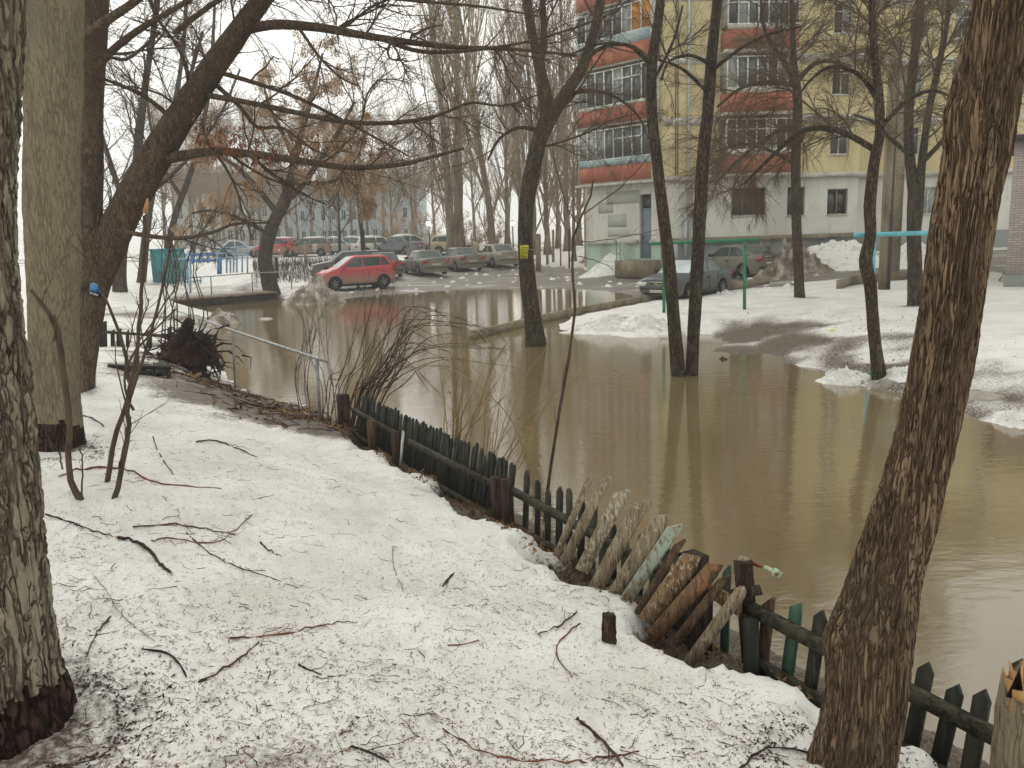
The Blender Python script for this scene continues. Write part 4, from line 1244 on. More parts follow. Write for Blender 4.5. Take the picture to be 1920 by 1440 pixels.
def car_ring(hx0, hx1, hy, n=22, rc=.32):
    """half outline front centre -> left side -> rear centre, rounded corners"""
    pts = [(hx1, 0), (hx1, hy * .4), (hx1 - .01, hy * .62)]
    a = np.linspace(0, math.pi / 2, 6)
    pts += [(hx1 - rc + rc * math.cos(t), hy - rc * .9 + rc * .9 * math.sin(t)) for t in a]
    xs = np.linspace(hx1 - rc, hx0 + rc, n)[1:-1]
    pts += [(x, hy) for x in xs]
    pts += [(hx0 + rc - rc * math.sin(t), hy - rc * .9 + rc * .9 * math.cos(t)) for t in a]
    pts += [(hx0 + .01, hy * .62), (hx0, hy * .4), (hx0, 0)]
    return np.array(pts)

def make_car(label, kind, loc, heading, paint, group=None, name='car', front_badge=False, tail='red', detail=True):
    s = CARS[kind]
    L, W, H2 = s['L'], s['W'], s['W'] / 2
    rz = math.atan2(heading[1], heading[0])
    t = thing(name, label, 'car', loc, rz, group)
    topx = np.array([p[0] for p in s['top']][::-1]); topz = np.array([p[1] for p in s['top']][::-1])
    zb = .19
    # lower body: stacked outlines
    lev = [(0, .09), (.12, .035), (.4, .0), (.72, .012), (.9, .03), (1.0, .075)]
    V, Q = [], []
    nh = None
    for (f, ins) in lev:
        r = car_ring(-L / 2 + ins, L / 2 - ins, H2 - ins)
        nh = len(r)
        zt = np.interp(r[:, 0], topx, topz)
        full = np.concatenate([r, (r[1:-1] * (1, -1))[::-1]])
        zt = np.concatenate([zt, zt[1:-1][::-1]])
        V.append(np.column_stack([full, zb + (zt - zb) * f]))
    N = len(V[0])
    for k in range(len(lev) - 1):
        for i in range(N):
            j = (i + 1) % N
            Q.append((k * N + i, k * N + j, (k + 1) * N + j, (k + 1) * N + i))
    A = np.concatenate(V)
    top = V[-1]
    mid = np.column_stack([top[:nh, 0], np.zeros(nh), top[:nh, 2] + .035])
    base = len(A); A = np.concatenate([A, mid]); tb = (len(lev) - 1) * N
    for i in range(nh - 1):
        li, lj = tb + i, tb + i + 1
        ri, rj = tb + (N - i) % N, tb + (N - i - 1) % N
        Q.append((li, lj, base + i + 1, base + i))
        Q.append((base + i, base + i + 1, rj, ri))
    A2 = V[0]
    mk('body', A, [np.array(Q), np.array([list(range(N))])], paint, t, True, False)
    # cabin
    fb, fr_, rr_, rb = s['cab']; belt, roof = s['belt'] - .04, s['roof']
    wb_, wt = H2 - .06, H2 * s['wr_roof']
    def cx(f): return fb + (fr_ - fb) * f ** .92
    def rx(f): return rb + (rr_ - rb) * f ** 1.1
    def cw(f): return wb_ + (wt - wb_) * f
    lev2 = [(0, 0), (.25, 0), (.5, 0), (.75, 0), (.9, .0), (.97, .03), (1.0, .12)]
    V2, Q2 = [], []
    for f, ins in lev2:
        r = car_ring(rx(f) + ins * 1.2, cx(f) - ins * 1.2, cw(f) - ins, 14, .12)
        full = np.concatenate([r, (r[1:-1] * (1, -1))[::-1]])
        z = belt + (roof - belt) * f
        V2.append(np.column_stack([full, np.full(len(full), z)]))
    n2 = len(r); N2 = len(V2[0])
    for k in range(len(lev2) - 1):
        for i in range(N2):
            j = (i + 1) % N2
            Q2.append((k * N2 + i, k * N2 + j, (k + 1) * N2 + j, (k + 1) * N2 + i))
    A3 = np.concatenate(V2); tp = V2[-1]
    mid = np.column_stack([tp[:n2, 0], np.zeros(n2), tp[:n2, 2] + .03]); base = len(A3); A3 = np.concatenate([A3, mid]); tb = (len(lev2) - 1) * N2
    for i in range(n2 - 1):
        li, lj = tb + i, tb + i + 1; ri, rj = tb + (N2 - i) % N2, tb + (N2 - i - 1) % N2
        Q2.append((li, lj, base + i + 1, base + i)); Q2.append((base + i, base + i + 1, rj, ri))
    mk('cabin', A3, [np.array(Q2)], paint, t, True, False)
    zf = lambda f: belt + (roof - belt) * f
    def sidepatch(nm, a0, a1, side, f0=.12, f1=.88):
        fs = np.linspace(f0, f1, 6)
        P = []
        for f in fs:
            y = (cw(f) + .008) * side
            P.append((a0(f), y, zf(f))); P.append((a1(f), y, zf(f)))
        q = [(2 * k, 2 * k + 1, 2 * k + 3, 2 * k + 2) for k in range(5)]
        P2 = np.array(P); Pi = P2.copy(); Pi[:, 1] -= .012 * side
        mb = MB(); mb.add(P2, q); mb.add(Pi, q)
        mb.build(nm, M_CARGLASS, t, True, False)
    xm = (fb + rb) * .5 + (.12 if kind != 'sedan' else .0)
    nside = 3 if kind in ('hatch', 'wagon') else 2
    for side in (1, -1):
        fro = lambda f: cx(f) - .17
        rea = lambda f: rx(f) + .2
        if nside == 3:
            x2 = rb + .75
            sidepatch('side_window', fro, lambda f: xm + .04, side)
            sidepatch('side_window', lambda f: xm - .04, lambda f: x2 + .03, side)
            sidepatch('side_window', lambda f: x2 - .03, rea, side, .2, .85)
        else:
            sidepatch('side_window', fro, lambda f: xm + .04, side)
            sidepatch('side_window', lambda f: xm - .04, rea, side)
    def glassband(nm, xf, off, mat, f0, f1):
        fs = np.linspace(f0, f1, 6); P, q = [], []
        for f in fs:
            for yy in (-.8, -.4, 0, .4, .8):
                P.append((xf(f) + off, yy * cw(f), zf(f)))
        for k in range(5):
            for j in range(4): q.append((k * 5 + j, k * 5 + j + 1, k * 5 + j + 6, k * 5 + j + 5))
        P = np.array(P); Pi = P.copy(); Pi[:, 0] -= math.copysign(.01, off)
        mb = MB(); mb.add(P, q); mb.add(Pi, q)
        mb.build(nm, mat, t, True, False)
    glassband('windscreen', cx, .012, M_SCREEN, .14, .93)
    glassband('rear_window', rx, -.012, M_CARGLASS, .2 if kind != 'hatch2' else .3, .93)
    # wheels
    wr = s['wr']
    for ax in (s['wb'] / 2 + .02, -s['wb'] / 2 + .02):
        for side in (1, -1):
            a = np.linspace(0, 2 * math.pi, 20, endpoint=False)
            wm = MB()
            Rw = wr * 1.2
            ring = np.column_stack([ax + Rw * np.cos(a), np.full(20, side * (H2 + .006)), np.clip(wr + Rw * np.sin(a), zb - .02, 9)])
            wm.prism(ring, (0, -side * .1, 0)); wm.build('wheel_arch', M_WELL, t, False, False)
            prof = [(.62, .0), (.93, .0), (1.0, .03), (1.0, .15), (.93, .18), (.5, .18)]
            wv, wq = [], []
            for (rf, yy) in prof:
                wv.append(np.column_stack([ax + wr * rf * np.cos(a), np.full(20, side * (H2 + .02 - yy)), wr + wr * rf * np.sin(a)]))
            for k in range(len(prof) - 1):
                for i in range(20): wq.append((k * 20 + i, k * 20 + (i + 1) % 20, (k + 1) * 20 + (i + 1) % 20, (k + 1) * 20 + i))
            w = mk('wheel', np.concatenate(wv), [np.array(wq)], M_TYRE, t, True, False)
            rm = MB()
            disc = np.column_stack([ax + wr * .62 * np.cos(a), np.full(20, side * (H2 + .0)), wr + wr * .62 * np.sin(a)])
            rm.prism(disc, (0, -side * .02, 0))
            for k in range(6):
                th = k * math.pi / 3 + .3
                rm.bar((ax + .03 * math.cos(th), side * (H2 + .008), wr + .03 * math.sin(th)), (ax + wr * .6 * math.cos(th), side * (H2 + .008), wr + wr * .6 * math.sin(th)), .05, .02, (0, 1, 0))
            rm.build('rim', M_RIM, w, False, False)
            hb = MB()
            for k in range(6):
                th = k * math.pi / 3 + .3 + math.pi / 6
                c = (ax + wr * .42 * math.cos(th), side * (H2 + .002), wr + wr * .42 * math.sin(th))
                hb.box(c, (.07, .012, .07), np.array(Matrix.Rotation(-th, 3, 'Y')))
            hb.build('rim_gap', M_WELL, w, False, False)
    xr, xf_ = -L / 2, L / 2
    zt = float(np.interp(xr + .08, topx, topz)); zn = float(np.interp(xf_ - .1, topx, topz))
    m = MB()
    # bumpers and sills
    for side in (1, -1):
        m.box((0, side * (H2 - .015), zb + .06), (s['wb'] - wr * 2.5, .05, .12))
    m.build('sill', M_BLACKP, t, False, False)
    m = MB(); m.box((xf_ - .06, 0, .44), (.14, W * .80, .05)); m.box((xf_ - .07, 0, .28), (.12, W * .6, .09)); m.build('front_bumper_trim', M_BLACKP, t, False, False)
    m = MB(); m.box((xr + .07, 0, .46), (.16, W * .84, .06)); m.build('rear_bumper_trim', M_BLACKP, t, False, False)
    for side in (1, -1):
        m = MB()
        y0 = side * H2 * .72
        if kind == 'hatch':
            P = [(xf_ - .10, side * H2 * .45, .66), (xf_ - .12, side * H2 * .84, .68), (xf_ - .62, side * (H2 * .93), .92), (xf_ - .55, side * H2 * .62, .88)]
            m.prism(P, (.05, side * .03, .05))
        else:
            m.box((xf_ - .075, y0 * .98, .61), (.17, .38, .14), np.array(Matrix.Rotation(-side * .25, 3, 'Z')))
        m.build('headlight', M_LAMP, t, False, False)
        m = MB()
        if kind == 'hatch':
            m.box((xr + .10, side * H2 * .84, 1.05), (.18, .2, .5), np.array(Matrix.Rotation(-.22, 3, 'Y')))
        else:
            m.box((xr + .08, side * H2 * .76, zt - .17), (.16, .30, .15), np.array(Matrix.Rotation(side * .18, 3, 'Z')))
        m.build('tail_light', M_TAIL if tail == 'red' else M_TAILW, t, False, False)
        m = MB(); m.box((fb - .42, side * (H2 + .08), belt + .10), (.12, .2, .13)); m.build('mirror', M_BLACKP if kind != 'hatch' else paint, t, True, False)
        for hx in (xm + .28, xm - .78):
            m = MB(); m.box((hx - .2, side * (H2 - .008), belt - .14), (.2, .04, .04)); m.build('door_handle', M_BLACKP if kind != 'hatch' else paint, t, False, False)
        m = MB()
        for hx in (fb - .25, xm, rb + .55):
            m.box((hx, side * (H2 - .012), (belt + zb) / 2 + .06), (.012, .03, belt - zb - .2))
        m.build('door_gap', M_WELL, t, False, False)
    m = MB(); m.box((xf_ - .075, 0, .62), (.12, W * .36, .12)); g = m.build('grille', M_BLACKP, t, False, False)
    m = MB()
    for zz in (.57, .62, .67): m.box((xf_ - .01, 0, zz), (.02, W * .36, .012))
    m.box((xf_ - .01, 0, .69), (.03, W * .38, .02)); m.build('grille_bar', M_CHROME, g, False, False)
    if front_badge:
        P = [(xf_ + .012, y, z) for y, z in ((-.085, .607), (-.035, .607), (-.035, .595), (.035, .595), (.035, .607), (.085, .607), (.075, .635), (.035, .635), (.035, .647), (-.035, .647), (-.035, .635), (-.075, .635))]
        m = MB(); m.prism(P, (-.015, 0, 0)); m.build('emblem', M_GOLD, g, False, False)
    m = MB(); m.box((xf_ - .005, 0, .36), (.03, .52, .11)); m.build('number_plate', M_PLATE, t, False, False)
    m = MB(); m.box((xr + .005, 0, .62 if kind != 'hatch' else .75), (.03, .52, .11)); m.build('number_plate', M_PLATE, t, False, False)
    m = MB(); m.box((xr + .035, 0, zt - .08), (.03, .7, .025)); m.build('boot_trim', M_CHROME, t, False, False)
    return t

P_RED = paint_mat('red_car_paint', C8(180, 46, 60), C8(150, 132, 110), .46, .86, .86)
P_DKGREY = paint_mat('dark_grey_paint', C8(58, 60, 62), z0=.4, z1=1.0, amt=.7)
P_OLIVE = paint_mat('dusty_dark_paint', C8(70, 66, 54), C8(120, 110, 92), .5, 1.2, .8)
P_GREY1 = paint_mat('dusty_grey_green_paint', C8(104, 108, 98), C8(132, 124, 106), .5, 1.2, .8)
P_GREY2 = paint_mat('dusty_grey_paint', C8(110, 106, 96), C8(132, 122, 104), .5, 1.2, .8)
P_SILVER = paint_mat('dusty_silver_paint', C8(158, 156, 144), C8(146, 138, 120), .5, 1.2, .8)
P_LANOS = paint_mat('grey_blue_paint', C8(66, 74, 78), C8(96, 92, 80), .35, .85, .75)
P_OLD = paint_mat('dirty_olive_grey_paint', C8(104, 102, 92), C8(122, 114, 98), .5, 1.2, .8)

def at_ground(px, py):
    p = GT(px, py)
    return p
def put_car(label, kind, px, py, deg, paint, **kw):
    """deg: heading, 0 = to the right of the picture, 90 = away from the camera"""
    p = at_ground(px, py)
    a = math.radians(deg)
    return make_car(label, kind, (p[0], p[1], max(Hs(p[0], p[1]), 0.0) - .01), (math.cos(a), math.sin(a)), paint, **kw)
rc = put_car('red hatchback with dried mud on its doors parked by the flood', 'hatch', 668, 541, 206, P_RED); rc.scale = (.93, .94, 1.04)
put_car('dark grey car mostly hidden behind the red hatchback', 'wagon', 655, 520, 196, P_DKGREY)
put_car('dusty dark sedan right behind the red hatchback, rear end showing', 'sedan', 716, 519, 112, P_OLIVE)
put_car('dusty grey green sedan, middle of the parked row', 'sedan', 797, 514, 114, P_GREY1)
put_car('dusty grey sedan next to the silver one in the parked row', 'sedan', 864, 506, 114, P_GREY2)
put_car('pale silver sedan at the far end of the parked row', 'sedan', 932, 499, 114, P_SILVER, tail='clear')
put_car('grey blue sedan facing the water behind the green bar', 'sedan', 1288, 556, 228, P_LANOS, front_badge=True)
put_car('old olive grey hatchback seen from behind beside the dirty snow heap', 'hatch2', 1376, 517, 124, P_OLD)
# cars on the far parking place
cols = [('pale blue', C8(168, 186, 196), 'sedan'), ('red', C8(176, 50, 48), 'hatch'), ('brown', C8(128, 96, 72), 'wagon'), ('light grey', C8(176, 178, 174), 'sedan'),
        ('steel blue', C8(132, 148, 160), 'hatch2'), ('white', C8(206, 206, 200), 'wagon'), ('dark blue', C8(82, 94, 112), 'sedan'), ('silver', C8(180, 180, 176), 'hatch'), ('beige', C8(188, 172, 140), 'wagon')]
pos = [(445, 20), (520, 160), (575, 185), (632, 12), (655, 170), (708, 30), (742, 165), (772, 20), (850, 8)]
where = ['behind the blue playground frame', 'behind the bent tree', 'right of the bent tree', 'behind the first leafless street tree', 'beside the pale far wall', 'behind the parked row', 'with snow on its roof', 'under the poplars', 'right of the poplars']
for (cn, c, kd), (px, dg), wh in zip(cols, pos, where):
    p = D(px, 470, 72 + (px % 7) * .4)
    z = Hs(p[0], p[1])
    c_ = make_car('far %s car on the distant parking place %s' % (cn, wh), kd, (p[0], p[1], z), (math.cos(math.radians(dg)), math.sin(math.radians(dg))), paint_mat('far_paint_' + cn.replace(' ', '_'), c, amt=.5), group='cars on the far parking place')
    m = MB(); sC = CARS[kd]; fb, fr_, rr_, rb = sC['cab']
    V = []
    for i in range(9):
        for j in range(7):
            a, bq = i / 8, j / 6
            V.append((rr_ + .1 + (fr_ - rr_ - .2) * a, (bq - .5) * sC['W'] * .68, sC['roof'] + .03 + .1 * math.sin(a * math.pi) ** .5 * math.sin(bq * math.pi) ** .5))
    m.add(V, [(i * 7 + j, (i + 1) * 7 + j, (i + 1) * 7 + j + 1, i * 7 + j + 1) for i in range(8) for j in range(6)])
    m.build('roof_snow', M_SNOW, c_, True, False)

# ------------------------------------------------------------------ trees behind the flood
def axis_limb(base, h, r, lean=(0, 0), m=14, seed=0):
    rng = np.random.default_rng(seed)
    t = np.linspace(0, 1, m)
    P = np.array(base)[None] + np.stack([lean[0] * t ** 1.5 * h, lean[1] * t ** 1.5 * h, t * h], 1)
    P[1:, :2] += np.cumsum(rng.normal(0, .012 * h / m * 3, (m - 1, 2)), 0)
    return P, r * (1 - .85 * t ** .8) * (1 + .5 * np.exp(-t * 30))

POPLAR = [dict(n=34, t=(.06, .9), ang=(.3, .65), absl=(3.5, 9.0), K=8, rr=.5, up=.13, droop=0, wig=.04, slim=.009),
          dict(n=9, t=(.1, 1.), ang=(.2, .55), ln=(.2, .42), K=5, rr=.6, up=.10, wig=.07, rmin=.010),
          dict(n=6, t=(.1, 1.), ang=(.2, .6), ln=(.3, .7), K=3, rr=.7, up=.07, wig=.08, rmin=.008)]
BROAD = [dict(n=20, t=(.2, .98), ang=(.5, 1.0), absl=(2.2, 5.0), K=6, rr=.5, up=.1, droop=.05, wig=.1, slim=.014),
         dict(n=9, t=(.1, 1.), ang=(.4, .9), ln=(.3, .6), K=4, rr=.6, up=.05, wig=.12, rmin=.010),
         dict(n=9, t=(.1, 1.), ang=(.4, .9), ln=(.3, .7), K=3, rr=.7, up=.03, wig=.12, rmin=.009)]

def far_base(px, d):
    p = D(px, 450, d)
    return np.array((p[0], p[1], Hs(p[0], p[1]) - .05))

b = far_base(846, 60)
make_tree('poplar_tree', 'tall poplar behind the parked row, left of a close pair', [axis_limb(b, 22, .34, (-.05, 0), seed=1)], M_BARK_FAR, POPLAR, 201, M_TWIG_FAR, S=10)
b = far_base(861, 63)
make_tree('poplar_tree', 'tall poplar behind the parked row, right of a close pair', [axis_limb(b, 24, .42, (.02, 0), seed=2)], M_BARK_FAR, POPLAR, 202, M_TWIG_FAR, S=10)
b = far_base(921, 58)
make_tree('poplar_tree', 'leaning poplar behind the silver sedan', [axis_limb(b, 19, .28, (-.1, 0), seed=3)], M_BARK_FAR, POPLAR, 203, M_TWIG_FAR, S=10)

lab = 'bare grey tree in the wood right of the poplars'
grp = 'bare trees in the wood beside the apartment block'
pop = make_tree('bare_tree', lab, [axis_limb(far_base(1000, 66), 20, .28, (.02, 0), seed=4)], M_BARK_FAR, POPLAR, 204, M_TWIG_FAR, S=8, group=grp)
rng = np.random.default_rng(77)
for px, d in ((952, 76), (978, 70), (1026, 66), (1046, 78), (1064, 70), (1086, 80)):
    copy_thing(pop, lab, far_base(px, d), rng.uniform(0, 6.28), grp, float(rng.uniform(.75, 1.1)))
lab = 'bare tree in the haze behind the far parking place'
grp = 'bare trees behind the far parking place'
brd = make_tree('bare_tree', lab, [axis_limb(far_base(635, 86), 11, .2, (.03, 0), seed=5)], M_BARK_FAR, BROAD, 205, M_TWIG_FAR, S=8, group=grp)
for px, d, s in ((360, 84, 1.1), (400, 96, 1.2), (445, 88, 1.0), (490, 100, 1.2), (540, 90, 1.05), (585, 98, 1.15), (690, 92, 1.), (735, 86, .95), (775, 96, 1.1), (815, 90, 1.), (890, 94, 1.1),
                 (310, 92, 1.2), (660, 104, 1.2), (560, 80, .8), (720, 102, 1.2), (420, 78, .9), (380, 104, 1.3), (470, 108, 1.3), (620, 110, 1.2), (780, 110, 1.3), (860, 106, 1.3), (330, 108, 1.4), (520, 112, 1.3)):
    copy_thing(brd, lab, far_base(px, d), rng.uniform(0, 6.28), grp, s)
lab = 'bare tree behind the apartment block corner'
for px, d, s in ((1075, 56, .8),):
    copy_thing(brd, 'small bare tree just left of the apartment block corner', far_base(px, d), 1.2, None, s)

# brown seed-bearing trees over the cars
b4 = GT(512, 551); d4 = b4[1]
T0 = limb([(512, 556, 16), (503, 520, 14), (497, 480, 13), (510, 425, 12), (535, 375, 11), (546, 335, 9), (556, 285, 7), (575, 215, 5), (595, 140, 3), (605, 100, 2)], d4, 36)
T1 = limb([(535, 375, 7), (560, 355, 6), (600, 300, 5), (640, 240, 4), (665, 190, 2.5)], (d4, d4 - .6), 16)
T2 = limb([(520, 400, 6), (480, 350, 5), (440, 310, 4), (405, 290, 2.5)], (d4, d4 + .8), 16)
T3 = limb([(552, 300, 5), (530, 250, 4), (505, 200, 3), (495, 160, 2)], (d4, d4 + .4), 14)
T4 = limb([(548, 335, 5), (600, 345, 4), (650, 330, 3.2), (700, 310, 2)], (d4, d4 + .8), 14)
T5 = limb([(505, 440, 4), (450, 410, 3.4), (400, 395, 2.6), (360, 400, 2)], (d4, d4 - .4), 12)
KEYT = [dict(n=10, t=(.15, 1.), ang=(.4, 1.0), absl=(.8, 2.0), K=6, rr=.5, up=.08, droop=.05, wig=.12, slim=.014),
        dict(n=7, t=(.15, 1.), ang=(.4, .9), ln=(.3, .6), K=5, rr=.6, up=.04, wig=.12, rmin=.005),
        dict(n=5, t=(.1, 1.), ang=(.4, .9), ln=(.35, .7), K=4, rr=.7, up=0, droop=.1, wig=.14, rmin=.0045)]
make_tree('maple_tree', 'bent tree full of dry brown seed bunches beside a stump', [T0, T1, T2, T3, T4, T5], M_BARK_DARK, KEYT, 211, M_TWIG, S=14,
          keyspec=(M_KEYS, 32000, .09), grow_limbs=[(T0[0][16:], T0[1][16:]), T1, T2, T3, T4, T5])
bb = far_base(682, 50)
U0 = axis_limb(bb, 7.5, .2, (-.04, 0), seed=9)
make_tree('maple_tree', 'smaller tree with brown seed bunches behind the red hatchback', [U0], M_BARK_DARK,
          [dict(n=16, t=(.3, .98), ang=(.5, 1.0), absl=(1.0, 2.6), K=6, rr=.5, up=.06, droop=.05, wig=.1), *KEYT[1:]], 212, M_TWIG, S=10, keyspec=(M_KEYS, 20000, .10))
bb = far_base(636, 56)
make_tree('maple_tree', 'thin bare tree on the snow left of the red hatchback roof', [axis_limb(bb, 6.0, .13, (.05, 0), seed=10)], M_BARK_DARK,
          [dict(n=14, t=(.3, .98), ang=(.5, 1.0), absl=(.8, 2.2), K=6, rr=.5, up=.06, droop=.05, wig=.1), *KEYT[1:]], 213, M_TWIG, S=8)
# an orange-brown bush far behind the sedans
for px, d, w, lb in ((770, 74, 1.0, 'low rusty bush behind the sedans'), (895, 76, .8, 'rusty bush right of the poplars')):
    bb = far_base(px, d)
    make_tree('bush', lb, [axis_limb(bb + np.array((dx, 0, 0)), 2.6 * w, .05, (dx * .1, 0), seed=20 + k) for k, dx in enumerate((-1.6, -.8, 0, .8, 1.6))], M_BARK_FAR,
              [dict(n=14, t=(.1, 1.), ang=(.3, .9), absl=(.6, 1.6), K=5, rr=.6, up=.08, wig=.12, rmin=.006), dict(n=8, t=(.1, 1.), ang=(.3, .9), ln=(.3, .7), K=4, rr=.7, up=.04, wig=.12, rmin=.005)],
              230, M_TWIG_FAR, S=5, keyspec=(M_KEYS, 3500, .12), cat='bush')

# trees on the left bank, behind the leaning one
def bank_tree(label, pts, px, py, lv, seed, bark=M_BARK_DARK, extra=()):
    b = GT(px, py); d = b[1]
    ls = [limb(pts, (d, d + .5), 30)] + [limb(e, (d, d + .6), 14) for e in extra]
    make_tree('tree', label, ls, bark, lv, seed, M_TWIG_DARK, S=12, grow_limbs=[(ls[0][0][10:], ls[0][1][10:])] + ls[1:])
bank_tree('dark tree on the left bank behind the blue feeder', [(226, 552, 14), (224, 520, 12), (228, 470, 11), (240, 410, 10), (255, 330, 9), (262, 240, 8), (275, 140, 6), (290, 40, 5), (300, -120, 3)], 226, 548, MID(10, (1.2, 3.2), .1, .05, .1), 301,
          extra=([(240, 405, 6), (215, 330, 5), (190, 250, 4), (160, 150, 3)], [(255, 320, 6), (310, 250, 5), (350, 160, 4), (380, 60, 3)]))
bank_tree('thin tree on the left bank right of the dark tree', [(265, 532, 9), (268, 500, 8), (275, 430, 7), (290, 340, 6), (320, 230, 5), (340, 120, 4), (350, 0, 3), (355, -100, 2)], 265, 530, MID(12, (1.2, 3.2), .1, .05, .1), 302,
          extra=([(285, 360, 4), (350, 300, 3.4), (410, 220, 2.6), (450, 130, 2)],))
bank_tree('thin tree on the left bank nearest the teal container', [(305, 527, 8), (312, 480, 7), (330, 400, 6), (365, 300, 5), (390, 180, 4), (400, 60, 3), (405, -60, 2)], 305, 525, MID(11, (1.2, 3.4), .1, .05, .1), 303,
          extra=([(340, 370, 4), (300, 300, 3), (280, 220, 2.6), (270, 100, 2)],))

# ------------------------------------------------------------------ teal container, playground, bridge, railings, posts
M_TEAL = M('teal_paint', C8(72, 148, 156), .6, .3, [(2, C8(60, 122, 130), .42, .65, (1, 1, .4))])
M_BLUE = M('blue_paint', C8(74, 130, 186), .55, .35, [(3, C8(92, 146, 192), .45, .65, (1, 1, .4))])
M_LBLUE = M('faded_blue_paint', C8(150, 182, 206), .6, .3, [(3, C8(122, 160, 190), .45, .65, (1, 1, .4))])
M_ZINC = M('grey_steel_rail', C8(146, 150, 148), .5, .45, [(8, C8(118, 120, 116), .45, .65, (1, 1, 1))], metal=.2)
M_GREEN = M('green_pipe_paint', C8(34, 124, 84), .5, .4, [(6, C8(26, 98, 66), .45, .65, (1, 1, 1))])
M_CYAN = M('turquoise_pipe_paint', C8(98, 180, 192), .5, .4, [(6, C8(80, 150, 162), .45, .65, (1, 1, 1))])
M_DARKWOOD = M('wet_dark_wood', C8(52, 44, 38), .8, .25, [(9, C8(76, 64, 54), .42, .65, (1, 1, .2))], (60, .5, (1, 1, .15), .01))
M_DECKWOOD = M('wet_deck_wood', C8(118, 104, 82), .7, .3, [(9, C8(88, 76, 60), .42, .65, (.2, 1, 1))])

b = GT(300, 530); d = b[1]
a0, a1 = D(284, 500, d), D(329, 500, d)
zt = D(310, 469, d)[2]; zb = b[2] - .1
wdt = a1[0] - a0[0]
t = thing('teal_container', 'teal sheet metal container on the left bank', 'container', ((a0[0] + a1[0]) / 2, d, zb))
m = MB(); m.box(((a0[0] + a1[0]) / 2, d + .8, (zb + zt) / 2), (wdt, 1.6, zt - zb)); m.build('shell', M_TEAL, t)
m = MB(); m.box(((a0[0] + a1[0]) / 2, d + .8, zt + .04), (wdt + .16, 1.76, .08)); m.build('lid', M_TEAL, t)
for k in range(5):
    m = MB(); m.box((a0[0] + wdt * (k + .5) / 5, d - .015, (zb + zt) / 2), (.06, .03, zt - zb - .1)); m.build('rib', M_TEAL, t)

def frame_thing(name, label, cat, segs, mat, dist, grp=None, r=.04):
    """pipe frame from picture segments at one distance"""
    P = [(D(x0, y0, dist), D(x1, y1, dist)) for x0, y0, x1, y1 in segs]
    c = np.mean([p for s in P for p in s], 0); zmin = min(p[2] for s in P for p in s)
    t = thing(name, label, cat, (c[0], c[1], zmin), 0, grp)
    for a, b_ in P:
        m = MB(); m.tube([a, b_], r, 6)
        m.build('post' if abs(a[2] - b_[2]) > abs(a[0] - b_[0]) else 'rail', mat, t)
    return t
frame_thing('goal_frame', 'light blue post with cross bar left in the playground', 'frame', [(357, 490, 357, 550), (352, 470, 352, 525), (325, 486, 357, 486)], M_LBLUE, 41, r=.05)
frame_thing('blue_board_post', 'solid bright blue post in the middle of the playground', 'post', [(410, 481, 410, 514), (413, 481, 413, 514)], M_BLUE, 47, r=.09)
frame_thing('climbing_frame', 'pale blue climbing frame with many uprights beside the blue post', 'climbing frame',
            [(425, 466, 425, 512), (432, 466, 432, 512), (438, 472, 438, 511), (444, 478, 444, 511), (454, 478, 454, 511), (464, 478, 464, 512), (405, 468, 462, 462), (405, 476, 440, 473), (440, 478, 464, 478), (398, 486, 432, 484)], M_LBLUE, 48, r=.05)
frame_thing('low_fence', 'low pale blue rail fence at the near end of the playground', 'fence', [(330, 523, 378, 519), (330, 530, 378, 526), (340, 522, 340, 534), (352, 521, 352, 533), (364, 520, 364, 532), (376, 519, 376, 531)], M_LBLUE, 44, r=.035)
frame_thing('blue_fence_panel', 'blue grey panel fence behind the playground snow', 'fence', [(340, 478, 405, 476), (340, 490, 405, 488), (345, 476, 345, 496), (360, 476, 360, 495), (375, 476, 375, 494), (390, 475, 390, 493)], M_BLUE, 58, r=.1)

# far handrail on the bank behind the bridge
def rail_line(label, pts, posts, z_r, mat, rad, name='handrail'):
    c = posts[0][1]
    t = thing(name, label, 'railing', c)
    m = MB(); m.tube(np.array(pts), rad, 7); m.build('top_rail', mat, t, True)
    for top, bot in posts:
        m = MB(); m.bar(bot, top, rad * 1.7, rad * 1.7, (0, 1, 0)); m.build('post', mat, t)
    return t
dd = GT(500, 553)[1]
rp = [D(330, 522, dd + 1), D(395, 518, dd + .5), D(472, 512, dd), D(546, 509, dd), D(556, 513, dd), D(567, 522, dd)]
rail_line('thin grey handrail on the far bank behind the bent tree', rp,
          [(D(395, 518, dd + .5), D(397, 556, dd + .5)), (D(472, 512, dd), D(474, 550, dd)), (D(546, 509, dd), D(547, 542, dd))], 0, M_ZINC, .028)

# plank bridge over the inflow
A_, B_ = G(328, 572, .12), G(521, 556, .16)
t = thing('plank_bridge', 'dark low plank footbridge across the inflow below the bent tree', 'bridge', (A_ + B_) / 2)
dv = nrm(B_ - A_); sv = np.array((-dv[1], dv[0], 0)); Lb = np.linalg.norm(B_ - A_)
for k in range(2):
    m = MB(); o_ = sv * (.15 + k * 1.1); m.bar(A_ + o_ + (0, 0, .02), B_ + o_ + (0, 0, .02), .14, .26); m.build('beam', M_DARKWOOD, t)
npl = int(Lb / .24)
for k in range(npl):
    c = A_ + dv * (Lb * (k + .5) / npl) + sv * .7 + np.array((0, 0, .18 + .008 * math.sin(k * 2.3)))
    m = MB(); m.box(c, (Lb / npl - .02, 1.5, .05), np.stack([dv, sv, (0, 0, 1)], 1)); m.build('plank', M_DECKWOOD, t)

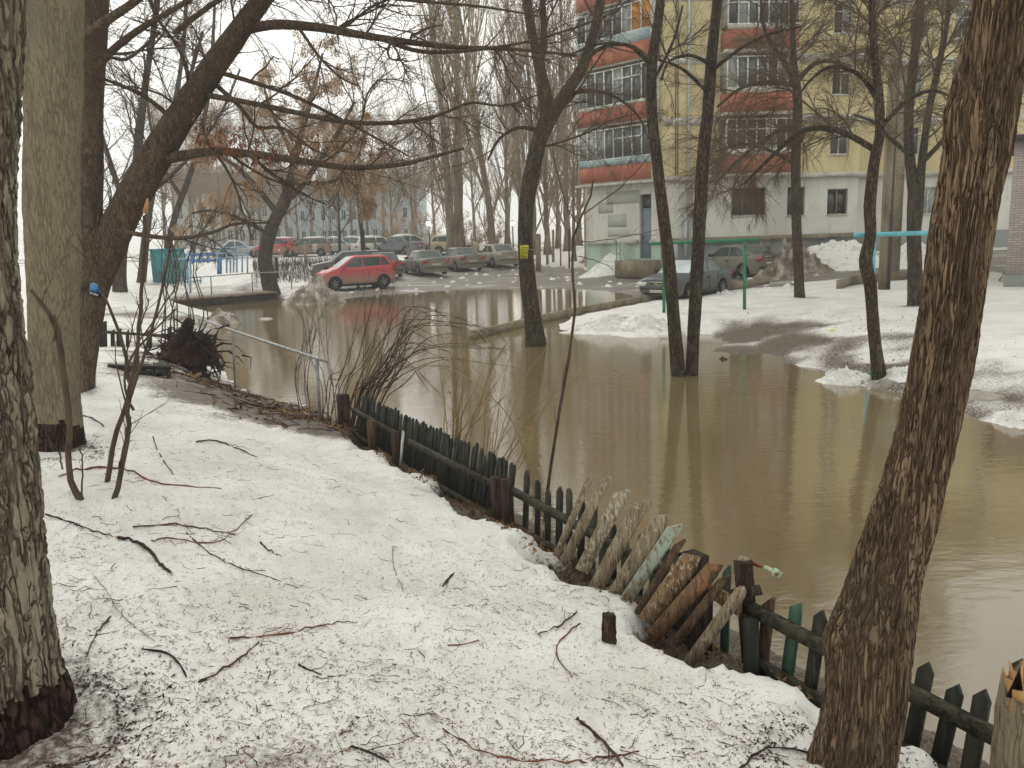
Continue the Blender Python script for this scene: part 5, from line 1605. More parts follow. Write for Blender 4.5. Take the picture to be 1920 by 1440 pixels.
# near steel handrail
p1, p2 = GT(441, 728), GT(600, 786)
z1 = D(437, 620, p1[1]); z2 = D(594, 672, p2[1])
far_ = nrm(p1 - p2); pf = p1 + far_ * 3.1; pf[2] = Hs(pf[0], pf[1]); zf_ = z1 + (z1 - z2) / np.linalg.norm(p1 - p2) * 3.1
zf_[2] = z1[2]
pf2 = pf + far_ * 3; pf2[2] = Hs(pf2[0], pf2[1]); zf2 = zf_ + far_ * 3; zf2[2] = z1[2]
endp = D(614, 678, z2[1] - .1); endq = D(621, 695, z2[1] - .15); endr = D(621, 712, z2[1] - .15)
rail_line('grey square steel handrail along the near edge of the flood', [zf2, zf_, z1, z2, endp, endq, endr],
          [(z1, p1 - (0, 0, .1)), (z2, p2 - (0, 0, .15)), (zf_, pf - (0, 0, .1)), (zf2, pf2 - (0, 0, .1))], 0, M_ZINC, .022)

# concrete posts along the far snow field and the wood
for k, (px, y0, y1, d, lb) in enumerate(((703, 450, 481, 58, 'grey concrete post above the dark sedan roof'), (765, 452, 478, 59, 'grey concrete post above the middle sedan'), (572, 454, 480, 62, 'dark post on the snow right of the bent tree'),
                                         (518, 484, 498, 50, 'short dark post in the dry grass by the bent tree'), (885, 447, 474, 60, 'grey concrete post between the sedans and the poplars'),
                                         (1009, 440, 492, 50, 'thick grey post right of the notice tree'), (1026, 440, 480, 54, 'grey post second right of the notice tree'), (1037, 432, 478, 57, 'grey post third right of the notice tree'),
                                         (1051, 425, 488, 52, 'slim pale post at the wood edge'), (1067, 430, 492, 50, 'slim dark post nearest the apartment block'))):
    a, b_ = D(px, y0, d), D(px, y1, d)
    b_[2] = min(b_[2], Hs(b_[0], b_[1])) - .05
    w = .16 if px != 1009 else .3
    t = thing('fence_post', lb, 'post', b_)
    m = MB(); m.bar(b_, a, w * (.6 if px in (1051, 1067) else 1), w * (.6 if px in (1051, 1067) else 1), (0, 1, 0)); m.build('shaft', M_CONC if px not in (1067, 518) else M_DARKWOOD, t)
    m = MB(); m.bar(a, a + np.array((0, 0, .05)), w * .7, w * .7, (0, 1, 0)); m.build('cap', M_CONC, t)

# dry grass stalks on the far snow
rng = np.random.default_rng(4)
n = 1500
px = rng.uniform(470, 640, n); dgr = rng.uniform(47, 60, n)
pp = np.array([D(a, 450, b_) for a, b_ in zip(px, dgr)]); pp[:, 2] = H(pp[:, 0], pp[:, 1])
hh = rng.uniform(.25, .75, n)
tip = pp + np.stack([rng.normal(0, .1, n), rng.normal(0, .1, n), hh], 1)
v, q = tube_geo(np.stack([pp, tip], 1), np.tile([.012, .006], (n, 1)), 3)
tag(mk('dry_stalks', v, [q], M_STEM, None), 'dry grey weed stalks sticking out of the far snow field', 'weeds', kind='stuff')

# lit lamps seen through the trees
def lamp(label, px, py, d, col, st):
    p = D(px, py, d); b_ = np.array((p[0] + .0, p[1] + .4, Hs(p[0], p[1]) - .1))
    t = thing('street_lamp', label, 'street lamp', b_)
    m = MB(); m.tube([b_, (b_[0], b_[1], p[2] + .25)], [.07, .04], 7); m.tube([(b_[0], b_[1], p[2] + .25), (p[0], p[1], p[2] + .2)], .025, 5); m.build('pole', M_IRON, t)
    me = bpy.data.meshes.new('bulb'); bm = bmesh.new(); bmesh.ops.create_icosphere(bm, subdivisions=2, radius=.17)
    bmesh.ops.translate(bm, verts=bm.verts, vec=Vector(p)); bm.to_mesh(me); bm.free()
    link('bulb', me, M('lit_lamp_' + str(px), col, .5, .2, emit=(*col, st)), t)
    m = MB(); m.tube([p + np.array((0, 0, .14)), p + np.array((0, 0, .24))], [.2, .06], 10); m.build('hood', M_IRON, t)
lamp('lit white lamp left of the poplar pair', 803, 419, 66, (1, .95, .8), 6)
lamp('small lit yellow lamp right of the leaning poplar', 961, 419, 70, (1, .8, .5), 4)

# ------------------------------------------------------------------ horizontal bars, power pole
def hbar(label, l, r, posts, mat, d, rad):
    a, c = D(*l, d), D(*r, d)
    t = thing('exercise_bar', label, 'bar', (posts[0][0] and D(posts[0][0], posts[0][2], d)))
    m = MB(); m.tube([a, c], rad, 9); m.build('bar', mat, t, True)
    for px0, y0, y1 in posts:
        p = D(px0, y0, d); q = D(px0, y1, d); q[2] = min(q[2], Hs(q[0], q[1])) - .1
        m = MB(); m.tube([q, p], rad * 1.05, 9); m.build('post', mat, t, True)
dg = GT(1300, 586)[1]
hbar('green painted pipe bar on two posts in the snow', (1217, 457), (1422, 449), [(1245, 456, 588), (1396, 450, 579)], M_GREEN, dg, .045)
hbar('turquoise pipe bar on posts behind the crooked trunk', (1602, 441), (1770, 436), [(1638, 440, 520), (1762, 437, 560)], M_CYAN, GT(1640, 600)[1], .055)
b = GT(1657, 543); d = b[1]
t = thing('power_pole', 'square grey concrete power pole with a black cable sleeve', 'pole', b)
m = MB(); top = D(1667, 0, d); top = np.array((b[0] + .02, d, 8.5)); m.bar(b - np.array((0, 0, .2)), top, .3, .26, (0, 1, 0)); m.build('shaft', M_CONC, t)
m = MB(); x_ = b[0] + .09; m.tube([(x_, d - .17, b[2] + .02), (x_, d - .17, D(1665, 405, d)[2])], .05, 8); m.build('cable_sleeve', M_IRON, t)
m = MB(); m.tube([(x_, d - .16, D(1665, 405, d)[2]), (x_ + .02, d - .15, 8.3)], .015, 5); m.build('cable', M_IRON, t)
b_ = D(1676, 470, d + 4); zz = Hs(b_[0], b_[1])
t = thing('power_pole', 'second concrete pole right behind the one with the black sleeve', 'pole', (b_[0], b_[1], zz))
m = MB(); m.bar((b_[0], b_[1], zz - .2), (b_[0] + .02, b_[1], 8.2), .36, .32, (0, 1, 0)); m.build('shaft', M_CONC, t)
m = MB(); m.box((b_[0] + .02, b_[1], 8.24), (.5, .4, .06)); m.build('cap', M_CONC, t)

# ------------------------------------------------------------------ kerbs
def kerb(label, pts, h, w, seg=1.0):
    P = np.array(pts)
    t = thing('kerb', label, 'kerb', P[0])
    for k in range(len(P) - 1):
        a, c = P[k], P[k + 1]
        n = max(1, int(np.linalg.norm(c - a) / seg))
        for i in range(n):
            p, q = a + (c - a) * (i + .02) / n, a + (c - a) * (i + .98) / n
            j = .012 * math.sin(i * 5.1 + k)
            m = MB(); m.bar(p + (0, 0, h / 2 - .05 + j), q + (0, 0, h / 2 - .05 + j * .4), w, h, (0, 0, 1)); m.build('kerb_stone', M_CONC, t)
kerb('half drowned kerb running out of the snow lawn into the flood', [G(882, 636, 0), G(1000, 607, 0), G(1060, 594, 0.02), G(1200, 567, .06)], .26, .16)
kerb('kerb between the snow lawn and the road by the grey blue sedan', [G(1202, 567, .06), G(1290, 553, .14), G(1400, 537, .28), G(1440, 530, .36)], .3, .16)
kerb('kerb of the lawn near the power pole', [G(1572, 541, .36), G(1600, 532, .42), G(1700, 522, .5)], .34, .18)

# ------------------------------------------------------------------ picket fence
M_PICK = M('blackened_green_paint', C8(50, 54, 46), .8, .25, [(7, C8(34, 34, 30), .38, .62, (1, 1, .25)), (24, C8(84, 86, 70), .6, .8, (1, 1, .15))], (60, .5, (1, 1, .12), .008))
M_PICKG = M('worn_green_paint', C8(60, 96, 76), .75, .25, [(6, C8(50, 56, 46), .42, .6, (1, 1, .3)), (26, C8(110, 112, 94), .6, .8, (1, 1, .15))], (60, .5, (1, 1, .12), .008))
M_RAILW = M('mossy_rail_wood', C8(74, 72, 60), .9, .12, [(16, C8(46, 44, 36), .42, .6, (1, 1, 1)), (60, C8(96, 93, 78), .56, .74, (.6, .6, 1.6))], (90, .5, (.6, .6, 1.6), .008))
M_POSTW = M('dark_brown_post', C8(66, 54, 45), .9, .12, [(22, C8(42, 34, 28), .42, .6, (1, 1, .15)), (80, C8(104, 88, 70), .58, .72, (1, 1, .12))], (70, .8, (1, 1, .12), .012))
def plank_mat(name, wood, wood2, paint, scale, lo, hi):
    m, nt, b = newmat(name)
    f, _ = noise_fac(nt, 34, 4, .36, .66, (1, 1, .12)); c = mixc(nt, f, wood, wood2)
    f2, _ = noise_fac(nt, 110, 3, .52, .66, (1, 1, .1)); c = mixc(nt, f2, c, tuple(x * .4 for x in wood2))
    f3, raw = noise_fac(nt, scale, 6, lo, hi, (1, 1, .4), rough=.7); c = mixc(nt, f3, c, paint)
    nt.links.new(c, b.inputs['Base Color']); b.inputs['Roughness'].default_value = .9; b.inputs['Specular IOR Level'].default_value = .12
    bp = nd(nt, 'ShaderNodeBump', Strength=.8, Distance=.008); nt.links.new(raw, bp.inputs['Height']); nt.links.new(bp.outputs[0], b.inputs['Normal'])
    return m
GW, GW2 = C8(160, 146, 122), C8(120, 106, 86)
M_GREYW = plank_mat('weathered_grey_plank', GW, GW2, C8(176, 167, 146), 60, .56, .62)
M_PEEL = plank_mat('peeling_white_plank', GW, GW2, C8(182, 175, 156), 60, .50, .56)
M_PALEG = plank_mat('pale_green_plank', GW, GW2, C8(156, 168, 154), 30, .44, .50)
M_TANP = plank_mat('tan_flaking_plank', C8(150, 122, 92), C8(112, 86, 62), C8(184, 170, 146), 60, .54, .60)
M_ORANP = plank_mat('orange_flaking_plank', C8(128, 104, 80), C8(96, 76, 58), C8(152, 108, 76), 14, .54, .58)
M_BRNP = plank_mat('brown_wet_plank', C8(104, 84, 66), C8(74, 58, 46), C8(134, 114, 92), 30, .6, .66)
M_WHITEP = M('white_flaked_strip', C8(196, 196, 186), .8, .2, [(12, C8(130, 122, 106), .52, .62, (1, 1, .3))])
M_RUSTP = M('rusty_flaked_pipe', C8(150, 172, 140), .6, .3, [(14, C8(110, 58, 40), .5, .6, (1, 1, 1)), (9, C8(206, 206, 190), .55, .65, (1, 1, 1))])

M_PICK2 = M('faded_green_black_paint', C8(70, 72, 60), .85, .2, [(9, C8(44, 44, 38), .4, .6, (1, 1, .25)), (40, C8(104, 104, 88), .57, .75, (1, 1, .15))], (60, .6, (1, 1, .12), .008))
FD3, FN3, Z3 = np.array((*FDIR, 0.)), np.array((*FN, 0.)), np.array((0., 0., 1.))

def picket(name, parent, base, along, up, w, h, th, mat, top='round', seed=0):
    r = np.random.default_rng(seed)
    along = nrm(np.asarray(along, float)); up = nrm(np.asarray(up, float))
    nn = nrm(np.cross(along, up))
    if top == 'round': prof = [(-.5, 0), (.5, 0), (.5, -.045), (.36, -.018), (.12, 0), (-.12, 0), (-.36, -.018), (-.5, -.045)]
    elif top == 'point': prof = [(-.5, 0), (.5, 0), (.5, -.055), (.05, 0.), (-.5, -.05)]
    elif top == 'slant': prof = [(-.5, 0), (.5, 0), (.5, -.005), (.3, 0), (-.5, -.07)]
    elif top == 'slantr': prof = [(-.5, 0), (.5, 0), (.5, -.09), (.32, -.004), (-.5, -.05)]
    else: prof = [(-.5, 0), (.5, 0), (.5, -.004), (0, -.01), (-.5, 0)]
    pts = [(prof[0][0], 0), (prof[1][0], 0)] + [(a, h + z) for a, z in prof[2:]]
    # a middle pair of points lets the board warp a little
    bow = r.normal(0, .006)
    P = np.array([np.asarray(base) + along * (a * w) + up * z for a, z in pts])
    P[2:] += nn * bow
    m = MB(); m.prism(P - nn * th / 2, nn * th)
    return m.build(name, mat, parent)

def on_fence(px, py, s=0.0):
    r = ray(px, py)
    k = (s - fence_s(0, 0)) / (r[0] * FN[0] + r[1] * FN[1])
    return CAMP + r * k

def rail(parent, pxa, pxb, za, zb, s, w=.065, th=.04, mat=None):
    a, b = fence_pt(fence_at(pxa, za), s, za), fence_pt(fence_at(pxb, zb), s, zb)
    m = MB(); m.bar(a, b, th, w, Z3); return m.build('rail', mat or M_RAILW, parent)
def post(parent, px, z1, w, s, mat, lean=0., th=None, z0=-.05, name='post'):
    u = fence_at(px, .3)
    a = fence_pt(u, s, z0); b = fence_pt(u + lean, s, z1)
    m = MB(); m.bar(a, b, w, th or w, FN3); return m.build(name, mat, parent)

rng = np.random.default_rng(12)
# far dense stretch
fence = thing('picket_fence', 'dark picket fence with close set boards at the far end of the bank', 'fence', fence_pt(fence_at(800), 0, .1))
u = fence_at(668); ue = fence_at(944); k = 0
tilt = nrm(Z3 * 1.0 - FN3 * .16)
while u < ue:
    w = rng.uniform(.052, .066)
    picket('picket', fence, fence_pt(u, -.03, .02), FD3, nrm(tilt + FD3 * rng.normal(0.02, .028) + FN3 * rng.normal(0, .02)), w, .66 + rng.normal(0, .018), .018, M_PICK2 if rng.random() < .35 else M_PICK, 'round', k)
    u += w + rng.uniform(.002, .010); k += 1
rail(fence, 664, 742, .50, .47, .02); rail(fence, 770, 946, .46, .46, .02); rail(fence, 664, 720, .17, .16, .04); rail(fence, 790, 946, .14, .15, .04)
post(fence, 651, .66, .14, .04, M_POSTW); post(fence, 712, .53, .085, .1, M_BRNP); post(fence, 752, .54, .2, .07, M_POSTW, .03, .03)
post(fence, 944, .58, .13, .07, M_POSTW, .01, .06); post(fence, 961, .6, .09, .05, M_POSTW, 0, .08)
post(fence, 764, .60, .045, .10, M_WHITEP, .16, .015, .1, 'white_strip')
# middle stretch
fence2 = thing('picket_fence', 'dark picket fence with gaps between boards, middle of the bank', 'fence', fence_pt(fence_at(1050), 0, .1))
for k, px in enumerate((977, 1000, 1020, 1040, 1061, 1081, 1100, 1121, 1143, 1166, 1190, 1212, 1236, 1262, 1284)):
    picket('picket', fence2, fence_pt(fence_at(px, .3), -.03, .02), FD3, nrm(Z3 + FD3 * rng.normal(.03, .04) - FN3 * .03), .072 + rng.normal(0, .007), (.66 if px < 1110 else .60) + rng.normal(0, .025), .02,
           (M_PICK if k % 2 else M_PICK2) if px < 1120 else (M_PICKG if k % 2 else M_PICK), 'round' if k % 3 else 'point', 100 + k)
rail(fence2, 966, 1290, .50, .46, .02); rail(fence2, 966, 1290, .17, .15, .02)
post(fence2, 1308, .70, .15, .03, M_POSTW, -.01, .13); post(fence2, 1330, .60, .13, .08, M_POSTW, .0, .1)
picket('picket', fence2, fence_pt(fence_at(1352, .4), -.03, .02), FD3, nrm(Z3 + FD3 * .02), .06, .68, .02, M_PICKG, 'slant', 190)
# near stretch
fence3 = thing('picket_fence', 'green black picket fence at the lower right beside the big leaning trunk', 'fence', fence_pt(fence_at(1600), 0, .1))
for k, (px, mt, hz) in enumerate(((1436, M_BRNP, .60), (1482, M_PICKG, .66), (1527, M_PICK2, .67), (1573, M_PICKG, .64), (1622, M_PICK, .64), (1672, M_PICK, .63), (1722, M_PICK2, .65), (1774, M_PICK, .61), (1836, M_PICK2, .64), (1900, M_PICK, .62), (1968, M_PICK, .62))):
    b_ = fence_pt(fence_at(px, .62), -.03, .0)
    picket('picket', fence3, b_ - FD3 * .06, FD3, nrm(Z3 + FD3 * (.10 + rng.normal(0, .03)) - FN3 * .02), .078, hz + .02, .024, mt, 'slantr' if k in (1, 3) else 'point' if k != 0 else 'slant', 200 + k)
rail(fence3, 1402, 1990, .52, .49, .02, .075, .045); rail(fence3, 1420, 1990, .20, .16, .02, .06, .045)
post(fence3, 1432, .5, .07, .09, M_PICK, -.02, .06)

# collapsed planks leaning on the middle stretch
broken = thing('collapsed_fence_planks', 'row of peeling old planks leaning askew on the fence above the snow edge', 'planks', GT(1200, 1120))
PL = [((1112, 884), (1046, 1034), 14, M_GREYW, 'slant'), ((1140, 890), (1062, 1046), 20, M_GREYW, 'slant'), ((1172, 914), (1095, 1062), 29, M_PEEL, 'slant'), ((1208, 934), (1120, 1098), 32, M_GREYW, 'slant'),
      ((1246, 960), (1148, 1128), 35, M_GREYW, 'slant'), ((1272, 978), (1168, 1134), 26, M_PALEG, 'slant'), ((1281, 1008), (1200, 1142), 15, M_BRNP, 'slant'), ((1304, 1036), (1218, 1160), 42, M_TANP, 'slantr'),
      ((1350, 1052), (1232, 1184), 32, M_ORANP, 'slantr'), ((1366, 1076), (1270, 1200), 17, M_BRNP, 'slant'), ((1396, 1100), (1288, 1248), 24, M_GREYW, 'round')]
for k, (tp, bt, wpx, mt, st) in enumerate(PL):
    T = on_fence(tp[0], tp[1], .07 + .012 * (k % 3)); B = on_fence(bt[0], bt[1], .36); B = B + (B - T) * .06
    ax = T - B
    view = nrm((T + B) / 2 - CAMP)
    al = np.cross(view, ax); al = nrm(al)
    if al[0] < 0: al = -al
    # lie a little turned so the board edge shows
    al = nrm(al + .25 * nrm(np.cross(nrm(ax), al)) * (1 if k % 2 else .6))
    picket('plank', broken, B, al, ax, wpx * .9 * pxm((T + B) / 2), np.linalg.norm(ax), .02 if k not in (6, 9, 10) else .04, mt, st, 300 + k)
T, B = on_fence(1393, 1052, .06), GT(1408, 1240)
picket('leaning_slab', broken, B, nrm(np.cross(nrm((T + B) / 2 - CAMP), T - B)), T - B, .11, np.linalg.norm(T - B), .05, M_POSTW, 'flat', 330)
m = MB(); m.bar(on_fence(1300, 1085, .03), on_fence(1388, 1142, .10), .03, .09, Z3); m.build('support_board', M_TANP, broken)
m = MB(); m.bar(on_fence(1370, 1115, .03), on_fence(1424, 1106, .04), .03, .06, Z3); m.build('support_board', M_POSTW, broken)
t = thing('old_pipe', 'short pipe with flaking green and white paint lying on the fence top', 'pipe', on_fence(1430, 1062, .0))
m = MB(); m.tube([on_fence(1400, 1052, .02), on_fence(1440, 1066, -.02), on_fence(1452, 1072, -.03)], .014, 8); m.build('pipe', M_RUSTP, t, True)
m = MB(); m.tube([on_fence(1450, 1071, -.03), on_fence(1466, 1080, -.05)], .024, 10); m.build('pipe_end', M_RUSTP, t, True)
m = MB(); m.tube([on_fence(1386, 1060, .03), on_fence(1390, 1048, .02), on_fence(1404, 1051, .02)], .02, 8); m.build('bent_end', M_GREYW, t, True)

def splinter_stump(name, label, px, py, wpx, hpx, mat, top_mat, seed, d=None):
    b = GT(px, py) if d is None else D(px, py, d)
    sc = pxm(b); r = wpx * sc / 2; h = hpx * sc
    if d is not None: h = h + max(0, b[2] - Hs(b[0], b[1])); b[2] = Hs(b[0], b[1])
    rg = np.random.default_rng(seed)
    t = thing(name, label, 'stump', b)
    S = 20; K = 9
    V = []
    for k in range(K):
        f = k / (K - 1)
        for s in range(S):
            a = 2 * math.pi * s / S
            rr = r * (1.08 - .18 * f) * (1 + .12 * math.sin(a * 3 + seed) + .06 * rg.normal())
            V.append((b[0] + rr * math.cos(a) + .1 * r * f, b[1] + rr * math.sin(a), b[2] - .04 + (h + .04) * f * (1 + (.05 * rg.normal() if k == K - 1 else 0))))
    Q = [(k * S + s, k * S + (s + 1) % S, (k + 1) * S + (s + 1) % S, (k + 1) * S + s) for k in range(K - 1) for s in range(S)]
    mk('wood', np.array(V), [np.array(Q), np.array([[(K - 1) * S + s for s in range(S)]])], mat, t, True)
    if top_mat:
        aa = np.arange(S) * 2 * math.pi / S
        m = MB(); m.prism(np.column_stack([b[0] + .1 * r + r * .93 * np.cos(aa), b[1] + r * .93 * np.sin(aa), np.full(S, b[2] + h * .97)]), (0, 0, h * .05)); m.build('broken_face', top_mat, t)
        for k in range(22):
            a = rg.uniform(0, 6.28); q = rg.uniform(.0, .8) * r
            p = np.array((b[0] + q * math.cos(a), b[1] + q * math.sin(a), b[2] + h * .9))
            m = MB(); m.tube([p, p + np.array((rg.normal(0, .25) * r, rg.normal(0, .15) * r, .06 + .12 * rg.random()))], [r * .2, r * .04], 5); m.build('splinter', top_mat, t)
    return t
splinter_stump('broken_stub', 'small dark broken stub standing in the snow before the planks', 1141, 1202, 27, 50, M_POSTW, None, 3)
splinter_stump('splintered_stump', 'broken trunk with orange splintered top at the lower right corner', 1908, 1440, 92, 165, M_BARK_SMOOTH, M_WOODCUT, 5, d=3.15)

# ------------------------------------------------------------------ shrubs and saplings
def shrub(label, stems, mat, seed, tw=6, ln=(.1, .35), name='shrub', thin=.8):
    """stems: (points, distance) in picture terms"""
    rg = np.random.default_rng(seed)
    d0 = stems[0][1]; b = D(stems[0][0][0][0], stems[0][0][0][1], d0[0] if isinstance(d0, tuple) else d0)
    t = thing(name, label, 'shrub', b)
    Ls = [limb([(a, b2, c * thin) for a, b2, c in p], d, 14) for p, d in stems]
    for P, R in Ls:
        ph = rg.uniform(0, 50); tt_ = np.linspace(0, 1, len(P)); L_ = np.linalg.norm(P[-1] - P[0])
        P += np.stack([vnoise(tt_ * 5 + ph, k3, 0, 5) for k3 in (0, 9, 21)], 1) * (.028 * L_ * np.sqrt(tt_))[:, None] + rg.normal(0, .003, P.shape)
        v, q = tube_geo(P[None], R[None], 6); mk('stem', v, [q], mat, t, True)
    A = stack(Ls, 12)
    p1, r1 = grow(rg, A[0], A[1], tw, t=(.35, 1.), ang=(.3, .9), absl=ln, K=5, rr=.6, up=.04, wig=.12, rmin=.0012)
    w = MB(); v, q = tube_geo(p1, r1, 3); w.add(v, q)
    p2, r2 = grow(rg, p1, r1, 2, t=(.3, 1.), ang=(.4, .9), ln=(.3, .6), K=3, rr=.8, rmin=.001); v, q = tube_geo(p2, r2, 3); w.add(v, q)
    # buds
    n = len(p1)
    w.build('twigs', mat, t)['kind'] = 'stuff'
    return t
rg = np.random.default_rng(31)
dA = GT(655, 803)[1]
stems = []
for k in range(25):            # arching over the water to the right
    bx = rg.uniform(640, 700); by = 800 + (bx - 640) * .35 + rg.uniform(-6, 8)
    rx_ = rg.uniform(790, 965); hy = rg.uniform(575, 690); ty = hy + rg.uniform(10, 70)
    stems.append(([(bx, by, 2.8), (bx + 22, by - 70, 2.4), (bx + 60, (by - 70) * .5 + hy * .5, 2.1), (bx * .5 + rx_ * .5, hy, 1.7), (rx_ - 30, hy + 6, 1.2), (rx_ + rg.uniform(-10, 30), ty, .7)], (dA + rg.uniform(-.2, .3), dA + rg.uniform(-.9, .9))))
for k in range(22):            # upright ones
    bx = rg.uniform(600, 690); by = 792 + (bx - 600) * .25
    tx = bx + rg.uniform(-40, 130); ty = rg.uniform(505, 660)
    stems.append(([(bx, by, 2.2), (bx + (tx - bx) * .2, by - 80, 1.9), (bx + (tx - bx) * .55, (by + ty) / 2, 1.5), (tx, ty, .7)], (dA + rg.uniform(-.3, .3), dA + rg.uniform(-.5, .5))))
for k in range(6):
    bx = rg.uniform(560, 590); tx = bx + rg.uniform(-10, 100)
    stems.append(([(bx, 772, 1.8), (bx + rg.uniform(-12, 4), 700, 1.5), (bx + 10, 620, 1.2), (tx, rg.uniform(560, 600), .7)], (dA + .4, dA + .6)))
shrub('bare dark shrub arching over the water behind the far end of the fence', stems, M_STEM, 32, 7, (.12, .45), thin=.42)
dB = GT(850, 912)[1] + .25
stems = []
for k in range(15):
    bx = rg.uniform(832, 862); tx = bx + rg.uniform(-20, 150); ty = rg.uniform(590, 720)
    stems.append(([(bx, 905 + (bx - 840) * .4, 2.6), (bx + (tx - bx) * .15, 840, 2.2), (bx + (tx - bx) * .5, (840 + ty) / 2, 1.6), (tx, ty, .7)], (dB, dB + rg.uniform(-.5, .6))))
for k in range(12):
    bx = rg.uniform(890, 950); tx = bx + rg.uniform(10, 130); ty = rg.uniform(620, 800)
    stems.append(([(bx, 935, 1.8), (bx + (tx - bx) * .3, 860, 1.6), (bx + (tx - bx) * .6, (840 + ty) / 2, 1.2), (tx, ty, .6)], (dB - .3, dB + rg.uniform(-.6, .5))))
stems.append(([(1010, 965, 2), (985, 850, 2), (930, 745, 1.8), (850, 700, 1.4), (760, 690, .8)], (dB - .5, dB)))
stems.append(([(905, 930, 2), (960, 840, 1.8), (1040, 735, 1.6), (1110, 697, 1.2), (1190, 697, .7)], (dB - .3, dB - .8)))
shrub('pale brown shrub rising through the middle of the fence', stems, M_STEM_PALE, 33, 6, (.12, .4), thin=.5)
dS = GT(1015, 975)[1]
shrub('single tall thin sapling in front of the fence gap', [([(1034, 1062, 3.5), (1018, 1010, 4), (1015, 960, 4), (1025, 860, 3.8), (1045, 720, 3.6), (1068, 580, 3.2), (1085, 470, 2.8), (1098, 400, 2.4), (1106, 345, 1.8)], dS),
      ([(1096, 402, 1.6), (1140, 370, 1.4), (1200, 310, 1.0), (1265, 215, .6)], dS), ([(1092, 430, 1.3), (1060, 380, 1.1), (1040, 300, .8), (1030, 250, .5)], dS), ([(1088, 452, 1.2), (1150, 450, 1), (1230, 430, .6)], dS), ([(1084, 480, 1.1), (1120, 490, .9), (1150, 505, .5)], dS)], M_STEM, 34, 5, (.15, .5), 'sapling')
dL = GT(214, 934)[1]
shrub('slim forked sapling in the snow right of the second trunk', [([(213, 936, 7), (222, 880, 6.5), (240, 800, 6), (252, 760, 5.5), (265, 690, 4), (285, 600, 3.5), (300, 520, 3), (318, 440, 2)], dL),
      ([(200, 918, 6.5), (212, 850, 6), (226, 790, 5.5), (238, 730, 5), (232, 700, 5), (225, 660, 4), (190, 560, 3), (150, 440, 2.2)], (dL + .3, dL + .4)),
      ([(240, 735, 5), (258, 660, 4.5), (268, 570, 4.5), (270, 480, 4.5), (272, 400, 4)], (dL + .3, dL + .3)), ([(250, 770, 4), (236, 740, 3), (240, 690, 3), (265, 640, 2.4), (330, 580, 1.5)], dL),
      ([(238, 760, 2.4), (255, 700, 2.2), (262, 640, 2), (275, 560, 1.4)], dL), ([(222, 880, 2.5), (232, 830, 2.2), (246, 780, 1.8)], dL), ([(262, 640, 2), (300, 580, 1.8), (330, 520, 1.6), (322, 440, 1)], dL)], M_STEM, 35, 6, (.15, .5), 'sapling')
m = MB(); a = D(272, 400, dL + .3); c = D(277, 372, dL + .3); m.tube([a, (a + c) / 2, c], [.02, .016, .006], 6)
o = m.build('broken_tip', M_WOODCUT, bpy.data.objects.get('sapling.001') or None)
dM = GT(150, 935)[1]
shrub('thick curved stem sprouting from the snow between the first two trunks', [([(152, 938, 10), (135, 905, 8), (128, 850, 7.5), (131, 800, 7.5), (118, 720, 8), (104, 650, 8), (80, 590, 6), (50, 545, 4)], dM), ([(154, 932, 2.5), (153, 880, 2), (150, 835, 1.6)], dM), ([(116, 880, 2), (112, 840, 1.6)], dM),
      ([(100, 640, 3), (104, 600, 2.5), (95, 590, 2)], dM)], M_STEM, 36, 2, (.1, .25), 'sapling')
shrub('tangle of thin saplings by the handrail and stump', [([(300 + k * 9, 672 - k * 5, 1.9), (298 + k * 11 + rg.uniform(-10, 10), 590, 1.6), (300 + k * 10 + rg.uniform(-25, 25), 500, 1.2), (300 + k * 14 + rg.uniform(-40, 40), 400, .7)], GT(300, 660)[1] + rg.uniform(-.5, 1.5)) for k in range(9)], M_STEM, 37, 6, (.2, .7))

# ------------------------------------------------------------------ uprooted stump, old fence bits
bS = GT(345, 690); dS2 = bS[1]
t = thing('uprooted_stump', 'uprooted stump with tangled dark roots hanging over the water', 'stump', bS)
n1, n2 = 40, 20; V = []
for i in range(n2 + 1):
    for j in range(n1):
        th, ph = 2 * math.pi * j / n1, math.pi * i / n2
        V.append((math.sin(ph) * math.cos(th), math.sin(ph) * math.sin(th), math.cos(ph)))
V = np.array(V); f = 1 + .5 * fbm(V[:, 0] * 3, V[:, 1] * 3, V[:, 2] * 3, 4, 5) + .3 * fbm(V[:, 0] * 12, V[:, 1] * 12, V[:, 2] * 12, 3, 6)
c = D(352, 662, dS2 + .5)
V = c + V * f[:, None] * np.array((.44, .46, .38))
Q = [(i * n1 + j, i * n1 + (j + 1) % n1, (i + 1) * n1 + (j + 1) % n1, (i + 1) * n1 + j) for i in range(n2) for j in range(n1)]
M_EARTH = M('root_earth', C8(58, 42, 32), .95, .1, [(8, C8(86, 62, 46), .42, .62, (1, 1, 1)), (40, C8(120, 96, 72), .6, .75, (1, 1, 1))], (25, .9, (1, 1, 1), .05))
mk('root_mass', V, [np.array(Q)], M_EARTH, t, False)
for k, pts in enumerate(([(330, 655, 11), (340, 630, 11), (356, 604, 10)], [(362, 632, 6), (385, 632, 7), (400, 655, 6.5), (409, 680, 6), (410, 690, 4)], [(355, 640, 4), (375, 650, 3.5), (390, 672, 3), (397, 692, 2)], [(370, 640, 4), (385, 655, 3), (402, 668, 2.5)],
                         [(340, 670, 4), (365, 690, 3), (392, 705, 2)], [(325, 660, 5), (312, 680, 4), (300, 700, 2.5)], [(352, 618, 4), (366, 628, 3.4), (380, 640, 3)], [(372, 676, 2.4), (384, 690, 2), (388, 702, 1.4)])):
    P, R = limb(pts, (dS2 + .3, dS2 - .1), 12); m = MB(); m.tube(P + np.random.default_rng(k).normal(0, .012, P.shape), R, 8); m.build('log' if k == 0 else 'root', M_BARK_WET, t, True)
rgx = np.random.default_rng(3)
